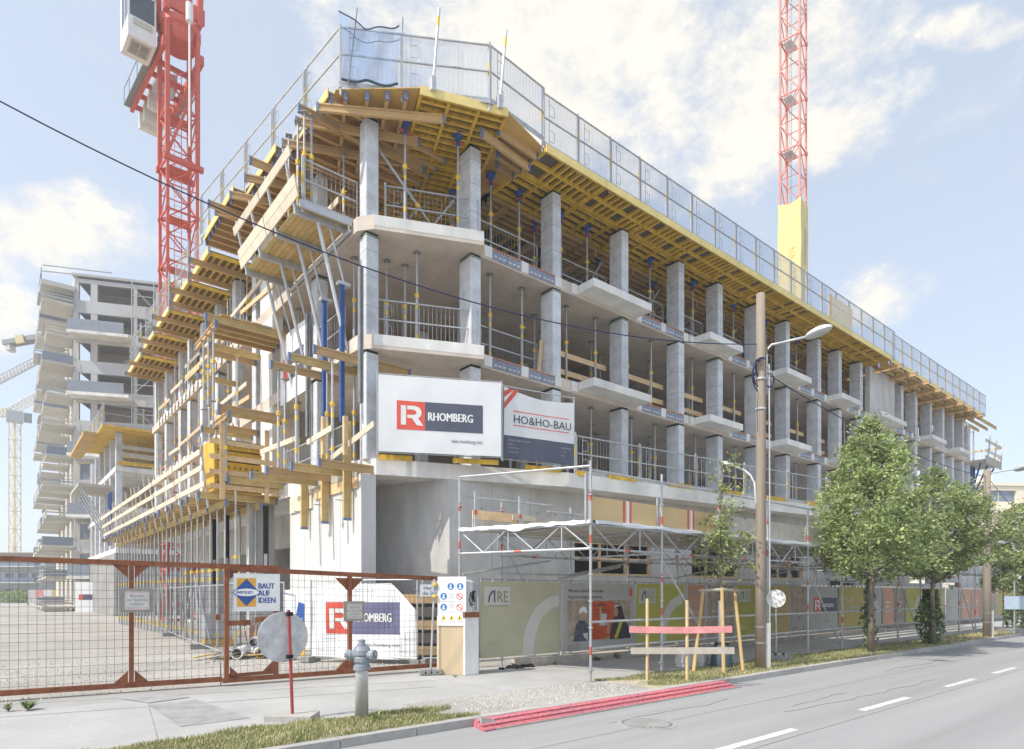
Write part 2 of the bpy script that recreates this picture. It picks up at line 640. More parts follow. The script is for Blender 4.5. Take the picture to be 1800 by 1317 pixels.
# ------------------------------------------------------------------ grass, gravel and weeds
def blades(name, area_fn, n, h0, h1, mats, wd=.0042, kind='stuff'):
    mb = MB()
    for _ in range(n):
        x, y = area_fn()
        h = R.uniform(h0, h1)
        a = R.uniform(0, 2 * PI)
        lean = R.uniform(.1, .9) * h
        dx, dy = math.cos(a), math.sin(a)
        px, py = -dy * wd, dx * wd
        mb.k = 0 if R.random() < .62 else 1
        mb.add([(x - px, y - py, -.004), (x + px, y + py, -.004), (x + dx * lean * .4 + px * .7, y + dy * lean * .4 + py * .7, h * .6), (x + dx * lean, y + dy * lean, h), (x + dx * lean * .4 - px * .7, y + dy * lean * .4 - py * .7, h * .6)],
               [(0, 1, 2, 4), (4, 2, 3)])
    return put(name, mb.mesh(name, mats), None, kind=kind)


def noise2(x, y):
    return math.sin(x * 1.7 + 1.3 * math.sin(y * 2.1)) * math.sin(y * 2.9 + 1.1 * math.sin(x * 1.1))


def verge_left():
    while 1:
        x, y = R.uniform(-13.5, -4.6), R.uniform(KY + .13, -5.62)
        edge = -5.8 + .09 * math.sin(x * 2.3) + .06 * math.sin(x * 7.1)
        end = -5.15 + .25 * math.sin(y * 9)
        if y < edge and x < end and (noise2(x * 2, y * 2) > -.75 or R.random() < .3):
            return x, y


def verge_right():
    while 1:
        x = -1.2 + 16 * R.random() ** 1.6
        y = R.uniform(KY + .13, -5.4)
        start = -.9 + .35 * math.sin(y * 6) - (y + 5.4) * .35
        if x > start and y < -5.5 + .1 * math.sin(x * 3):
            return x, y


blades('grass', verge_left, 46000, .015, .065, [grass_m, grass_dry])
blades('grass', verge_right, 32000, .015, .065, [grass_m, grass_dry])
blades('grass', lambda: (R.uniform(14, 40), R.uniform(KY + .13, -5.6)), 9000, .03, .1, [grass_dry, grass_m], .01)
mb = MB()
for _ in range(5200):
    x, y = R.uniform(-5.35, -.2), R.uniform(KY + .14, -5.40)
    if x > -1.0 + .4 * math.sin(y * 6) or (y > -5.5 and R.random() < .7):
        continue
    if x < -4.9 and R.random() < .6:
        continue
    r = R.uniform(.006, .017)
    vs = [(x + r * math.cos(k * 2.09 + r * 400) * R.uniform(.7, 1.2), y + r * math.sin(k * 2.09 + r * 400) * R.uniform(.7, 1.2), -.003) for k in range(3)]
    vs.append((x + R.uniform(-.4, .4) * r, y + R.uniform(-.4, .4) * r, r * R.uniform(.7, 1.2)))
    mb.add(vs, [(0, 1, 3), (1, 2, 3), (2, 0, 3)])
put('gravel', mb.mesh('gravel', stone_m), None, kind='stuff')
mb = MB()
for _ in range(3800):
    x, y = R.uniform(-12, 0), R.uniform(-1.4, 6.5)
    r = R.uniform(.008, .028)
    vs = [(x + r * math.cos(k * 2.09 + r * 400), y + r * math.sin(k * 2.09 + r * 400), -.014) for k in range(3)]
    vs.append((x, y, r * .7))
    mb.add(vs, [(0, 1, 3), (1, 2, 3), (2, 0, 3)])
put('gravel', mb.mesh('gravel', stone_m), None, kind='stuff')


def weed(px, py, h, spread, n, label, mats=None, z=0):
    p = on_z(px, py, z)
    mb = MB()
    for _ in range(n):
        a = R.uniform(0, 2 * PI)
        l = R.uniform(.3, 1) * spread
        hh = h * R.uniform(.35, 1)
        dx, dy = math.cos(a), math.sin(a)
        w2 = .007
        mb.k = int(R.random() < .25)
        mb.add([(-dy * w2, dx * w2, 0), (dy * w2, -dx * w2, 0), (dx * l * .6 + dy * w2 * 1.6, dy * l * .6 - dx * w2 * 1.6, hh * .8), (dx * l, dy * l, hh), (dx * l * .6 - dy * w2 * 1.6, dy * l * .6 + dx * w2 * 1.6, hh * .8)], [(0, 1, 2, 4), (4, 2, 3)])
    return solo('weed', mb, mats or [leaf_c, grass_dry], label, 'weed', 'weeds along the pavement', loc=p)


weed(50, 1248, .14, .17, 70, 'tuft of green weed in the pavement crack at bottom left of gate')
weed(15, 1250, .13, .1, 40, 'small weed tuft beside the larger tuft in the pavement crack')
weed(660, 1268, .16, .1, 14, 'thin grassy weed beside the foot of the grey hydrant')
weed(940, 1166, .28, .07, 20, 'tall thin weed in front of the olive arch banner')
weed(905, 1172, .10, .16, 40, 'low weed under the bottom edge of the olive banner')
weed(1050, 1161, .12, .25, 50, 'low weed under the poster of two people')
weed(1085, 1158, .16, .2, 50, 'weed clump at right end under the poster of two people')
weed(975, 1168, .08, .12, 24, 'little weed at the post between olive banner and people poster')
weed(800, 1190, .05, .08, 20, 'tiny weed at the foot of the plywood info board')

# ================================================================== BUILDING SHELL
Z = [0.0, 5.05, 8.155, 11.14, 13.68]
TH = .36
UC = [0, 3.0, 6.1, 9.2, 11.7, 14.5, 17.0, 20.0, 22.2, 24.7, 30.3, 32.5, 35, 37.3, 39.2, 41.3]
VC = [3.9, 9.3, 11.7, 14.2, 16.6, 18.9, 20.8, 24.0, 26.7]
CU, CV = .34, .55
shell = thing('unfinished_building', 'long raw concrete frame building under construction on the street corner', 'building')
c1 = on_z(661, 806, Z[1])
c2 = on_z(1000, 831, Z[1])
c3 = on_z(1347, 877, Z[1])
dd = (c3 - c2).normalized()
c4 = c3 + dd * 4
mb = MB()
mb.prism([(c1.x, c1.y), (c2.x, c2.y), (c3.x, c3.y), (c4.x, c4.y), (42.6, c4.y), (42.6, 7.4), (5, 7.4), (5, 27.2), (-2.95, 27.2), (-2.95, 1.3)], Z[1] - .4, Z[1])
part('floor_slab', mb, concrete_light, shell)
k2 = on_z(657, 377, Z[3])
k3 = on_z(851, 407, Z[3])
for k in (2, 3):
    mb = MB()
    mb.prism([(k2.x, k2.y), (k3.x, k3.y), (.2, -.03), (42.6, -.03), (42.6, 7.4), (5, 7.4), (5, 27.2), (-2.95, 27.2), (-2.95, 1.0)], Z[k] - TH, Z[k])
    part('floor_slab', mb, concrete_soffit, shell)
    # pale rim of the corner slab
    mb = MB()
    o = V((-.407, -.914, 0)) * .004
    d = (k3 - k2)
    mb.add([k2 + V((o.x, o.y, -.27 + Z[k] - Z[3])), k3 + V((o.x, o.y, -.27 + Z[k] - Z[3])), k3 + V((o.x, o.y, .001 + Z[k] - Z[3])), k2 + V((o.x, o.y, .001 + Z[k] - Z[3]))], [(0, 1, 2, 3)])
    part('slab_rim', mb, concrete_light, shell)

colmesh = {}


def column(u, v, k, du=CU, dv=CV, joint=True):
    z0, z1 = Z[k], (Z[k + 1] - (TH if k + 1 < 4 else 0) if k + 1 < 5 else 0)
    key = (round(z1 - z0, 2), du, dv)
    if key not in colmesh:
        mb = MB()
        h = z1 - z0
        b = .02
        pts = [(-du / 2 + b, -dv / 2), (du / 2 - b, -dv / 2), (du / 2, -dv / 2 + b), (du / 2, dv / 2 - b), (du / 2 - b, dv / 2), (-du / 2 + b, dv / 2), (-du / 2, dv / 2 - b), (-du / 2, -dv / 2 + b)]
        mb.prism(pts, 0, h - .07)
        mj = MB()
        mj.box((-du / 2 + .015, -dv / 2 + .015, h - .07), (du / 2 - .015, dv / 2 - .015, h))
        ms = MB()
        for zz in (.75, 1.5, 2.15):
            ms.prism([(p[0] * 1.006, p[1] * 1.006) for p in pts], zz, zz + .012)
        mt = MB()
        mt.prism([(p[0] * 1.01, p[1] * 1.01) for p in pts], h - .115, h - .085)
        colmesh[key] = (mb.mesh('column', concrete_column), mj.mesh('joint', foam), ms.mesh('joint_line', steel_dark), mt.mesh('tape', green_tape))
    me, mj, ms, mt = colmesh[key]
    c = put('column', me, shell, (u, v, z0))
    if joint:
        put('column_joint', mj, c)
        if R.random() < .6:
            put('formwork_seam', ms, c)
        if k == 2 and R.random() < .8:
            put('tape_band', mt, c)
    return c


for k in (1, 2, 3):
    for i, u in enumerate(UC):
        column(u, .23, k, joint=i < 11)
    column(-2.62, .98, k, .36, .36)
    for i, v in enumerate(VC):
        column(-2.72, v, k, .34, .42, joint=i < 4)
# inner rows that show deep in the floors
for k in (1, 2, 3):
    for u in (1.5, 6.1, 11.7, 17.0, 22.2, 32.5):
        column(u, 5.2, k, .35, .35, joint=False)
    for v in (8, 12, 16.6, 20.8):
        column(1.2, v, k, .35, .35, joint=False)


def wall(x0, y0, x1, y1, th, z0, z1, m=concrete, holes=(), name='wall'):
    """wall along a line with rectangular openings (s0,s1,z0,z1); thickness to the left of the line"""
    p, q = V((x0, y0, 0)), V((x1, y1, 0))
    ln = (q - p).length
    d = (q - p) / ln
    nrm = V((-d.y, d.x, 0)) * th
    mb = MB()

    def blk(s0, s1, a, b):
        if s1 - s0 < .01 or b - a < .01:
            return
        A, B = p + d * s0, p + d * s1
        mb.prism([A, B, B + nrm, A + nrm], a, b)
    s = 0
    for (h0, h1, a, b) in sorted(holes):
        blk(s, h0, z0, z1)
        blk(h0, h1, z0, a)
        blk(h0, h1, b, z1)
        s = h1
    blk(s, ln, z0, z1)
    return part(name, mb, m, shell)


# ground floor
G1 = Z[1] - .4
mb = MB()
mb.box((-2.95, .75, 0), (-2.55, 5.6, G1))
part('white_wall', mb, mat('smooth_concrete', (.66, .655, .64), .8, .07, 1.0, bump=.06, bscale=20, streak=(1, 1, .25), fine=.03), shell)['label'] = 'smooth pale concrete end wall'
P1 = on_z(790, 842, G1)
gd = dd
s_len = 16
gw0 = V((P1.x, P1.y, 0))
gw1 = gw0 + gd * s_len
wall(-1.75, 2.4, gw0.x, gw0.y, .25, 0, G1, concrete)
mb = MB()
mb.box((-2.55, 2.42, 0), (-1.7, 2.6, G1))
part('wall', mb, concrete, shell)


def gs(px):
    """distance along the ground-floor wall at a sight line"""
    d = ray(px, 900)
    a = gw0 - V((CAM.x, CAM.y, 0))
    return -(d.x * a.y - d.y * a.x) / (d.x * gd.y - d.y * gd.x)


holes = [(gs(1010), gs(1146), 2.2, 3.25), (gs(1216), gs(1300), 2.2, 3.3), (gs(1350), gs(1412), 2.2, 3.2)]
wall(gw0.x, gw0.y, gw1.x, gw1.y, .25, 0, G1, concrete, holes)
hole_frames = holes
for (h0, h1, a, b) in holes:
    f = None
    n = 3
    for i in range(n + 1):
        s = h0 + (h1 - h0) * i / n
        A = gw0 + gd * s + V((-gd.y, gd.x, 0)) * .12
        mb = MB()
        mb.box((A.x - .04, A.y - .03, a), (A.x + .04, A.y + .03, b))
        part('window_post', mb, plank, shell)
    for zz in (a + .04, b - .04, (a + b) / 2):
        A = gw0 + gd * h0 + V((-gd.y, gd.x, 0)) * .09
        B = gw0 + gd * h1 + V((-gd.y, gd.x, 0)) * .09
        mb = MB()
        mb.bar((A.x, A.y, zz), (B.x, B.y, zz), .05, .08)
        part('window_rail', mb, plank, shell)
gw2 = gw1 + V((14, -.0, 0))
wall(gw1.x, gw1.y, 42.5, gw1.y, .25, 0, G1, concrete, [(2, 4.5, .6, 2.2), (6, 8.5, 2.2, 3.3), (11, 14, 2.2, 3.3), (16, 19, .4, 2.3)])
# lower dark rooms behind the openings
wall(1.0, 4.2, 42, 4.2, .2, 0, G1, concrete)
wall(-3.75, 7.0, -2.95, 7.0, .25, 0, G1, concrete)
wall(-1.4, 27, -1.4, 8.2, .25, 0, G1, concrete, [(1, 4, .2, 3.4), (6, 9, .2, 3.4), (11, 14.2, .2, 3.4), (15.2, 18, .2, 3.4)])
wall(2.2, 27, 2.2, 8.2, .25, 0, G1, concrete)
# tie-rod holes in the ground floor wall
mb = MB()
for s in [x * .62 + .35 for x in range(9)]:
    for zz in (1.2, 2.75, 3.95):
        if any(h0 - .1 < s < h1 + .1 for h0, h1, *_ in holes) and zz == 2.75:
            continue
        A = gw0 + gd * s
        n = V((gd.y, -gd.x, 0))
        mb.tube(A - n * .02 + V((0, 0, zz)), A + n * .003 + V((0, 0, zz)), .022, 8)
for yy in (1.9, 1.2):
    for zz in (1.6, 3.2):
        mb.tube((-1.32 + (2.0 - yy) * .42 - .05, yy, zz), (-1.25 + (2.0 - yy) * .42, yy, zz), .022, 8)
part('tie_hole', mb, dark, shell, kind='stuff')

# formwork panel joints on the ground floor walls
pj = mat('panel_joint', (.36, .355, .34), .9, .2, 3)
for s in (1.3, 2.55, 6.6, 7.9, 11.6, 12.9):
    A = gw0 + gd * s
    n = V((gd.y, -gd.x, 0)) * .0025
    if any(h0 < s < h1 for h0, h1, *_ in holes):
        continue
    mb = MB()
    mb.bar(A + n + V((0, 0, .02)), A + n + V((0, 0, G1 - .02)), .012, .006, up=n)
    part('panel_joint', mb, pj, shell)
for v in (1.95, 3.2, 4.45):
    mb = MB()
    mb.box((-2.9535, v, .02), (-2.9495, v + .012, G1 - .02))
    part('panel_joint', mb, pj, shell)
concrete_inner_shaded = mat('inner_concrete_shaded', (.31, .275, .245), .9, .22, .8, streak=(1, 1, .4), fine=.08)  # brown formwork-stained concrete, with the unlit interior's shade painted into its darker tone
# upper back walls, cores and the blank wall panel on the right facade
for k in (1, 2, 3):
    top = Z[k + 1] - (TH if k < 3 else 0)
    wall(-2.0, 7.2, 14, 7.2, .2, Z[k], top, concrete_inner_shaded, [(6, 7.2, Z[k], Z[k] + 2.2), (12, 13, Z[k], Z[k] + 2.2)])
    wall(14, 7.2, 42.4, 7.2, .2, Z[k], top, concrete_inner_shaded, [(3, 5, Z[k] + .9, Z[k] + 2.2), (9.5, 11, Z[k] + .9, Z[k] + 2.2), (17, 20, Z[k] + .4, Z[k] + 2.3), (22, 27.6, Z[k] + .3, Z[k] + 2.3)])
    wall(8.2, 7.1, 8.2, 3.6, .2, Z[k], top, concrete_inner_shaded)
    wall(20.5, 7.1, 20.5, 3.6, .2, Z[k], top, concrete_inner_shaded)
    wall(4.9, 7.5, 4.9, 27, .2, Z[k], top, concrete_inner_shaded, [(2, 5, Z[k] + .4, Z[k] + 2.2), (9, 12, Z[k] + .4, Z[k] + 2.2), (15, 18, Z[k] + .4, Z[k] + 2.2)])
    if k > 1:
        wall(25.7, -.06, 29.1, -.06, .25, Z[k], top, concrete, name='blank_wall_panel')
    wall(-2.95, 8.4, -2.95, 7.2, .35, Z[k] if k < 3 else Z[k], top, concrete_light, name='wall_pier')

# balconies of the right facade
BAL = [(3.9, 6.65), (10.0, 12.2), (15.6, 17.8), (20.9, 22.9), (25.4, 29.0), (33.1, 35.6), (38.2, 40.4)]
for k in (2, 3):
    for a, b in BAL:
        mb = MB()
        mb.box((a, -.70, Z[k] - .24), (b, -.035, Z[k] - .002))
        part('balcony_slab', mb, concrete_light, shell)
    mb = MB()
# boxes of thermal breaks and pale blocks along the slab edges
mb = MB()
mb.k = 0
mb.box((0, -.03, .02), (.50, .0, .27))
mb.k = 1
for i in range(6):
    mb.box((.02 + i * .085, -.07, .255), (.055 + i * .085, -.0, .29))
mb.k = 2
for i in range(3):
    mb.box((.04 + i * .155, -.045, .07), (.14 + i * .155, -.03, .12))
boxm = mb.mesh('thermal_break_box', [grey_box, red_orange, steel_white])
mb = MB()
mb.box((0, -.035, 0), (.27, .0, .30))
blockm = mb.mesh('edge_block', concrete_light)
gaps = []
x = .25
for a, b in BAL:
    gaps.append((x, a))
    x = b
gaps.append((x, 42))
for k in (2, 3):
    for gi, (a, b) in enumerate(gaps[:6]):
        x = a + .02
        j = 0
        while x < b - .28:
            if j % 3 == 0:
                put('edge_block', blockm, shell, (x, -.032, Z[k] - .31))
                x += .285
            else:
                if x + .5 > b - .3:
                    x = b - .3
                    j = 2
                else:
                    put('thermal_break_box', boxm, shell, (x, -.032, Z[k] - .32))
                    x += .515
            j += 1
# coarse toothing on the left slab edges
for k in (2, 3):
    j = 0
    v = 11.0
    while v < 26:
        put('edge_block', blockm, shell, (-2.985, v, Z[k] - .31), -PI / 2)
        v += .75


# ================================================================== FORMWORK OF THE TOP FLOOR
ZB = 13.70                                                  # underside of the panels


def panel_meshes(L, D, along, n_rib, cross):
    """yellow panel, L along x, D along y, underside at z=0; ribs along 'x' or 'y'"""
    fr = MB()
    fr.box((0, 0, 0), (L, .07, .13))
    fr.box((0, D - .07, 0), (L, D, .13))
    fr.box((0, .07, 0), (.07, D - .07, .13))
    fr.box((L - .07, .07, 0), (L, D - .07, .13))
    sh = MB()
    sh.box((-.008, -.004, .131), (L + .012, D + .045, .142))
    sh.box((.071, .071, .113), (L - .071, D - .071, .1305))
    rib = MB()
    if along == 'x':
        rib.box((.07, -.035, .012), (L - .07, .035, .112))
        for i in range(int(L / .24)):
            rib.k = 1
            rib.box((.16 + i * .24, -.0365, .05), (.20 + i * .24, .0365, .075))
            rib.k = 0
        pos = [(0, D * (i + 1) / (n_rib + 1)) for i in range(n_rib)]
        cr = MB()
        cr.box((-.04, .07, .008), (.04, D - .07, .108))
        cpos = [(L * c, 0) for c in cross]
    else:
        rib.box((-.035, .07, .012), (.035, D - .07, .112))
        pos = [(L * (i + 1) / (n_rib + 1), 0) for i in range(n_rib)]
        cr = MB()
        cr.box((.07, -.04, .008), (L - .07, .04, .108))
        cpos = [(0, D * c) for c in cross]
    pale = MB()
    pale.box((.0, -.022, -.02), (L, -.002, .2))
    return (fr.mesh('frame', yellow), sh.mesh('plywood_face', ply_dark), rib.mesh('rib', [yellow, ply_dark]), pos, cr.mesh('cross_rib', yellow), cpos, pale.mesh('edge_board', yellow_pale))


def place_panel(pm, loc, rz, label, group, edge=True, skip=()):
    t = thing('formwork_element', label, 'formwork panel', loc, rz, group)
    fr, sh, rib, pos, cr, cpos, pale = pm
    put('frame', fr, t)
    put('plywood_face', sh, t)
    for i, p in enumerate(pos):
        if i in skip:
            continue
        put('rib', rib, t, (p[0], p[1], 0))
    for p in cpos:
        put('cross_rib', cr, t, (p[0], p[1], 0))
    if edge:
        put('edge_board', pale, t)
    return t


pmA = panel_meshes(2.40, 1.18, 'y', 9, (.5,))
pmB = panel_meshes(2.40, 1.18, 'x', 3, (.35, .68))
pmF = panel_meshes(2.40, 1.18, 'y', 4, ())
EDGE = -1.08
for i in range(10):
    x = 1.6 + i * 2.42
    place_panel(pmA, (x, EDGE, ZB), 0, f'yellow formwork panel with pale edge board, {nth(i)} from the corner along the roof edge', 'yellow formwork panels along the roof edge', skip=R.sample(range(9), 2))
    place_panel(pmB, (x, EDGE + 1.22, ZB), 0, f'yellow formwork panel in the second row behind the roof edge, {nth(i)} from the corner', 'yellow formwork panels in the second row', edge=False)
for i in range(9):
    x = 1.6 + i * 2.7
    place_panel(pmF, (x, 2.75, ZB), 0, f'yellow formwork panel deep under the top deck, {nth(i)} from the corner', 'yellow formwork panels deep under the deck', edge=False)
# corner panels turned with the chamfer
E1 = V((.907, -.42, 0))
N1 = V((.42, .907, 0))
CA = math.atan2(E1.y, E1.x)
tip_l = on_z(738, 165, ZB)
tip_r = on_z(893, 205, ZB)
CA = ang(tip_l, tip_r)
E1 = V((math.cos(CA), math.sin(CA), 0))
N1 = V((-E1.y, E1.x, 0))
LW = (tip_r - tip_l).length
pmC = panel_meshes(LW, 2.44, 'x', 9, (.33, .67))
place_panel(pmC, tip_l, CA, 'large yellow formwork panel jutting out at the building corner', 'yellow formwork panels at the corner')
place_panel(pmC, tip_l + N1 * 2.47, CA, 'yellow formwork panel just behind the jutting corner panel', 'yellow formwork panels at the corner', edge=False)
place_panel(pmC, tip_l + N1 * 4.94 - E1 * .6, CA, 'yellow formwork panel deepest behind the corner columns', 'yellow formwork panels at the corner', edge=False)


# ------------------------------------------------------------------ timber beams
def hbeam_mesh(L, h=.2, w=.08):
    mb = MB()
    mb.box((0, -w / 2, 0), (L, w / 2, .04))
    mb.box((0, -w / 2, h - .04), (L, w / 2, h))
    mb.box((0, -.014, .04), (L, .014, h - .04))
    return mb


BM = {}


def hbeam(p, q, label, group, m=None, h=.2, caps=True):
    """timber I beam lying between two points (points on its lower face)"""
    p, q = V(p), V(q)
    L = round((q - p).length, 2)
    m = m or timber
    key = (L, m.name, h)
    if key not in BM:
        c = MB()
        c.box((-.012, -.044, -.004), (.05, .044, h + .004))
        BM[key] = (hbeam_mesh(L, h).mesh('timber', m), c.mesh('end_cap', blue_cap))
    t = thing('timber_beam', label, 'timber beam', p, 0, group)
    d = q - p
    t.rotation_euler = (0, -math.atan2(d.z, math.hypot(d.x, d.y)), math.atan2(d.y, d.x))
    put('timber', BM[key][0], t)
    if caps:
        put('end_cap', BM[key][1], t)
        put('end_cap', BM[key][1], t, (L - .038, 0, 0))
    return t


def vbeam(p, z0, z1, label, group, m=None, rz=0):
    h = .2
    L = round(z1 - z0, 2)
    m = m or timber_y
    key = ('v', L, m.name)
    if key not in BM:
        mb = MB()
        mb.box((-.04, -.1, 0), (.04, -.06, L))
        mb.box((-.04, .06, 0), (.04, .1, L))
        mb.box((-.014, -.06, 0), (.014, .06, L))
        c = MB()
        c.box((-.043, -.104, -.012), (.043, .104, .05))
        BM[key] = (mb.mesh('timber', m), c.mesh('end_cap', blue_cap))
    t = thing('timber_beam', label, 'timber beam', (p[0], p[1], z0), rz, group)
    put('timber', BM[key][0], t)
    put('end_cap', BM[key][1], t)
    return t


def plyboard(pts, z, label, th=.022, m=None):
    mb = MB()
    mb.prism(pts, z, z + th)
    return solo('plywood_sheet', mb, m or ply, label, 'plywood sheet', 'plywood sheets of the top deck')


# corner infill, left of the yellow corner panel
cl = on_z(590, 152, ZB + .2)
cr_ = tip_l.copy()
plyboard([(cl.x, cl.y), (cr_.x - .02, cr_.y - .02), (cr_.x + N1.x * 5 - .02, cr_.y + N1.y * 5), (cl.x + N1.x * 4.2 - .6, cl.y + N1.y * 4.2)], ZB + .118, 'ochre plywood sheet over the timber joists at the left corner of the roof')
g_j = 'timber joists under the corner of the roof'
bd = (cr_ - cl)
bd.z = 0
bl = bd.length
bd.normalize()
for i, s in enumerate((.12, .38, .62, .84)):
    p = cl + bd * (bl * s) + N1 * .06
    p.z = ZB - .082
    hbeam(p, p + N1 * 2.9, f'timber joist with a blue end cap at the roof corner, {nth(i)} from the left', g_j)
g_p = 'primary timber beams under the left corner of the roof'
for i, (a, b) in enumerate((((557, 196), (749, 214)), ((520, 220), (700, 250)), ((496, 258), (690, 290)))):
    p, q = on_z(*a, ZB - .29), on_z(*b, ZB - .29)
    q = p + (q - p).normalized() * 3.1
    hbeam(p, q, f'{["topmost", "middle", "lowest"][i]} of three timber beams jutting out left under the roof corner', g_p)
for i in range(3):
    p = on_z(430 - i * 26, 318 + i * 30, ZB - .29)
    hbeam(p, p + E1 * 3, f'timber beam under the left roof edge behind the three jutting ones, {nth(i)} from the front', g_p)
# corner infill, right of the yellow corner panel
rr = on_z(955, 262, ZB + .1)
plyboard([(tip_r.x + .03, tip_r.y + .02), (rr.x, rr.y), (1.58, EDGE + 2.6), (1.0, 3.4), (.5, 1.2)], ZB + .118, 'ochre plywood sheet right of the jutting corner panel')
for i in range(4):
    p = tip_r + V((.12 + i * .26, .55 + .1 * i, 0))
    p.z = ZB - .082
    p2 = p + V((1.32 - i * .2, .05 + i * .0, 0))
    hbeam(p + V((0, i * .25, 0)), V((1.58, p.y + i * .25 + .1, ZB - .082)), f'short timber joist between corner panel and edge panels, {nth(i)} from the front', 'short joists right of the corner panel')
p, q = on_z(846, 240, ZB - .29), on_z(930, 302, ZB - .29)
hbeam(p, q, 'thick timber beam slanting down right of the jutting yellow corner panel', g_p)
# timber fields deep under the deck: joists lengthwise, primaries across
plyboard([(1.58, EDGE + 2.46), (42.3, EDGE + 2.46), (42.3, 7.3), (1.58, 7.3)], ZB + .15, 'plywood sheet over the deep joists of the right wing', m=ply)
for j in range(5):
    for i in range(6):
        x = 1.7 + i * 4.0
        hbeam((x, 1.42 + j * .26, ZB - .08), (x + 3.9, 1.42 + j * .26, ZB - .08), f'timber joist behind the second panel row, {nth(i)} length from the corner, {nth(j)} line back', 'timber joists behind the panel rows', caps=False)
for j in range(5):
    for i in range(6):
        x = 1.7 + i * 4.0
        hbeam((x, 4.1 + j * .5, ZB - .08), (x + 3.9, 4.1 + j * .5, ZB - .08), f'deep timber joist near the back wall, {nth(i)} length from the corner, {nth(j)} line back', 'deep timber joists', caps=False)
for i in range(12):
    x = 2.2 + i * 2.0
    hbeam((x, 1.35, ZB - .285), (x, 6.8, ZB - .285), f'primary timber beam crossing under the deep joists, {nth(i)} from the corner', 'primary beams across the right wing', caps=False)
# right end: timber tables stepping back to the far corner
g_t = 'timber tables at the far end of the roof'
for i in range(8):
    x = 26.1 + i * 2.02
    yy = -.95 + .0 * i
    plyboard([(x, yy), (x + 1.98, yy), (x + 1.98, 7), (x, 7)], ZB + .12, f'plywood sheet of the far roof end, {nth(i)} beyond the blank wall panel')
    hbeam((x + .3, yy - .45, ZB - .29), (x + .3, 3.6, ZB - .29), f'primary timber beam jutting past the far roof edge, {nth(i)} beyond the blank wall panel', g_t, timber)
    for j in range(4):
        hbeam((x, yy + .1 + j * .5, ZB - .082), (x + 2.2, yy + .1 + j * .5, ZB - .082), f'timber joist of the far roof end, bay {nth(i)}, {nth(j)} from the edge', 'joists of the far roof end', timber_y, caps=i % 2 == 0)
    mb = MB()
    mb.box((x, yy - .03, ZB + .0), (x + 1.98, yy - .004, ZB + .24))
    solo('edge_board', mb, yellow_pale, f'pale edge board of the far roof end, {nth(i)} beyond the blank wall panel', 'edge board', 'edge boards of the far roof end')

# left wing: one long deck, then stepped tables
g_l = 'formwork tables along the left roof edge'
LT = [(.92, 3.6, -3.72), (3.62, 6.2, -4.05), (6.22, 9.7, -4.42)]
ST = [(10.4, 12.6, -4.1), (13.2, 15.6, -4.15), (16.4, 18.8, -4.2), (19.6, 22.0, -4.2), (23, 26.6, -4.2)]
pmL = panel_meshes(2.2, 3.2, 'x', 12, (.5,))
for i, (a, b, u) in enumerate(LT + ST):
    lo = i >= 3
    plyboard([(u, a), (4.8, a), (4.8, b + .02), (u, b + .02)], ZB + .15, f'plywood sheet on the left roof edge, {nth(i)} from the corner')
    mb = MB()
    mb.box((u - .03, a, ZB + .02), (u - .004, b, ZB + .24))
    solo('edge_board', mb, yellow_pale, f'pale edge board of the left roof edge, {nth(i)} from the corner', 'edge board', 'edge boards of the left roof edge')
    t = place_panel(pmL, (u, b, ZB), -PI / 2, f'yellow ribbed formwork panel under the left roof edge, {nth(i)} from the corner', g_l, edge=False) if lo else None
    if t:
        t.scale = ((b - a) / 2.2, 1, 1)
    else:
        n = int((b - a) / .42)
        for j in range(n + 1):
            hbeam((u + .05, a + .05 + j * .42, ZB - .082), (u + 3.4, a + .05 + j * .42, ZB - .082), f'timber joist under the left roof edge, {nth(j)} of section {nth(i)} from the corner', 'joists under the left roof edge')
    for j, f in enumerate((.2, .75)):
        v = a + (b - a) * f
        if lo or j == 0:
            hbeam((u - .55 + .25 * j, v, ZB - .29), (u + 3.0, v, ZB - .29), f'primary timber beam jutting left under the roof edge, section {nth(i)}, {["nearer", "farther"][j]} one', 'primary beams of the left wing')


# ------------------------------------------------------------------ steel props
PM = {}


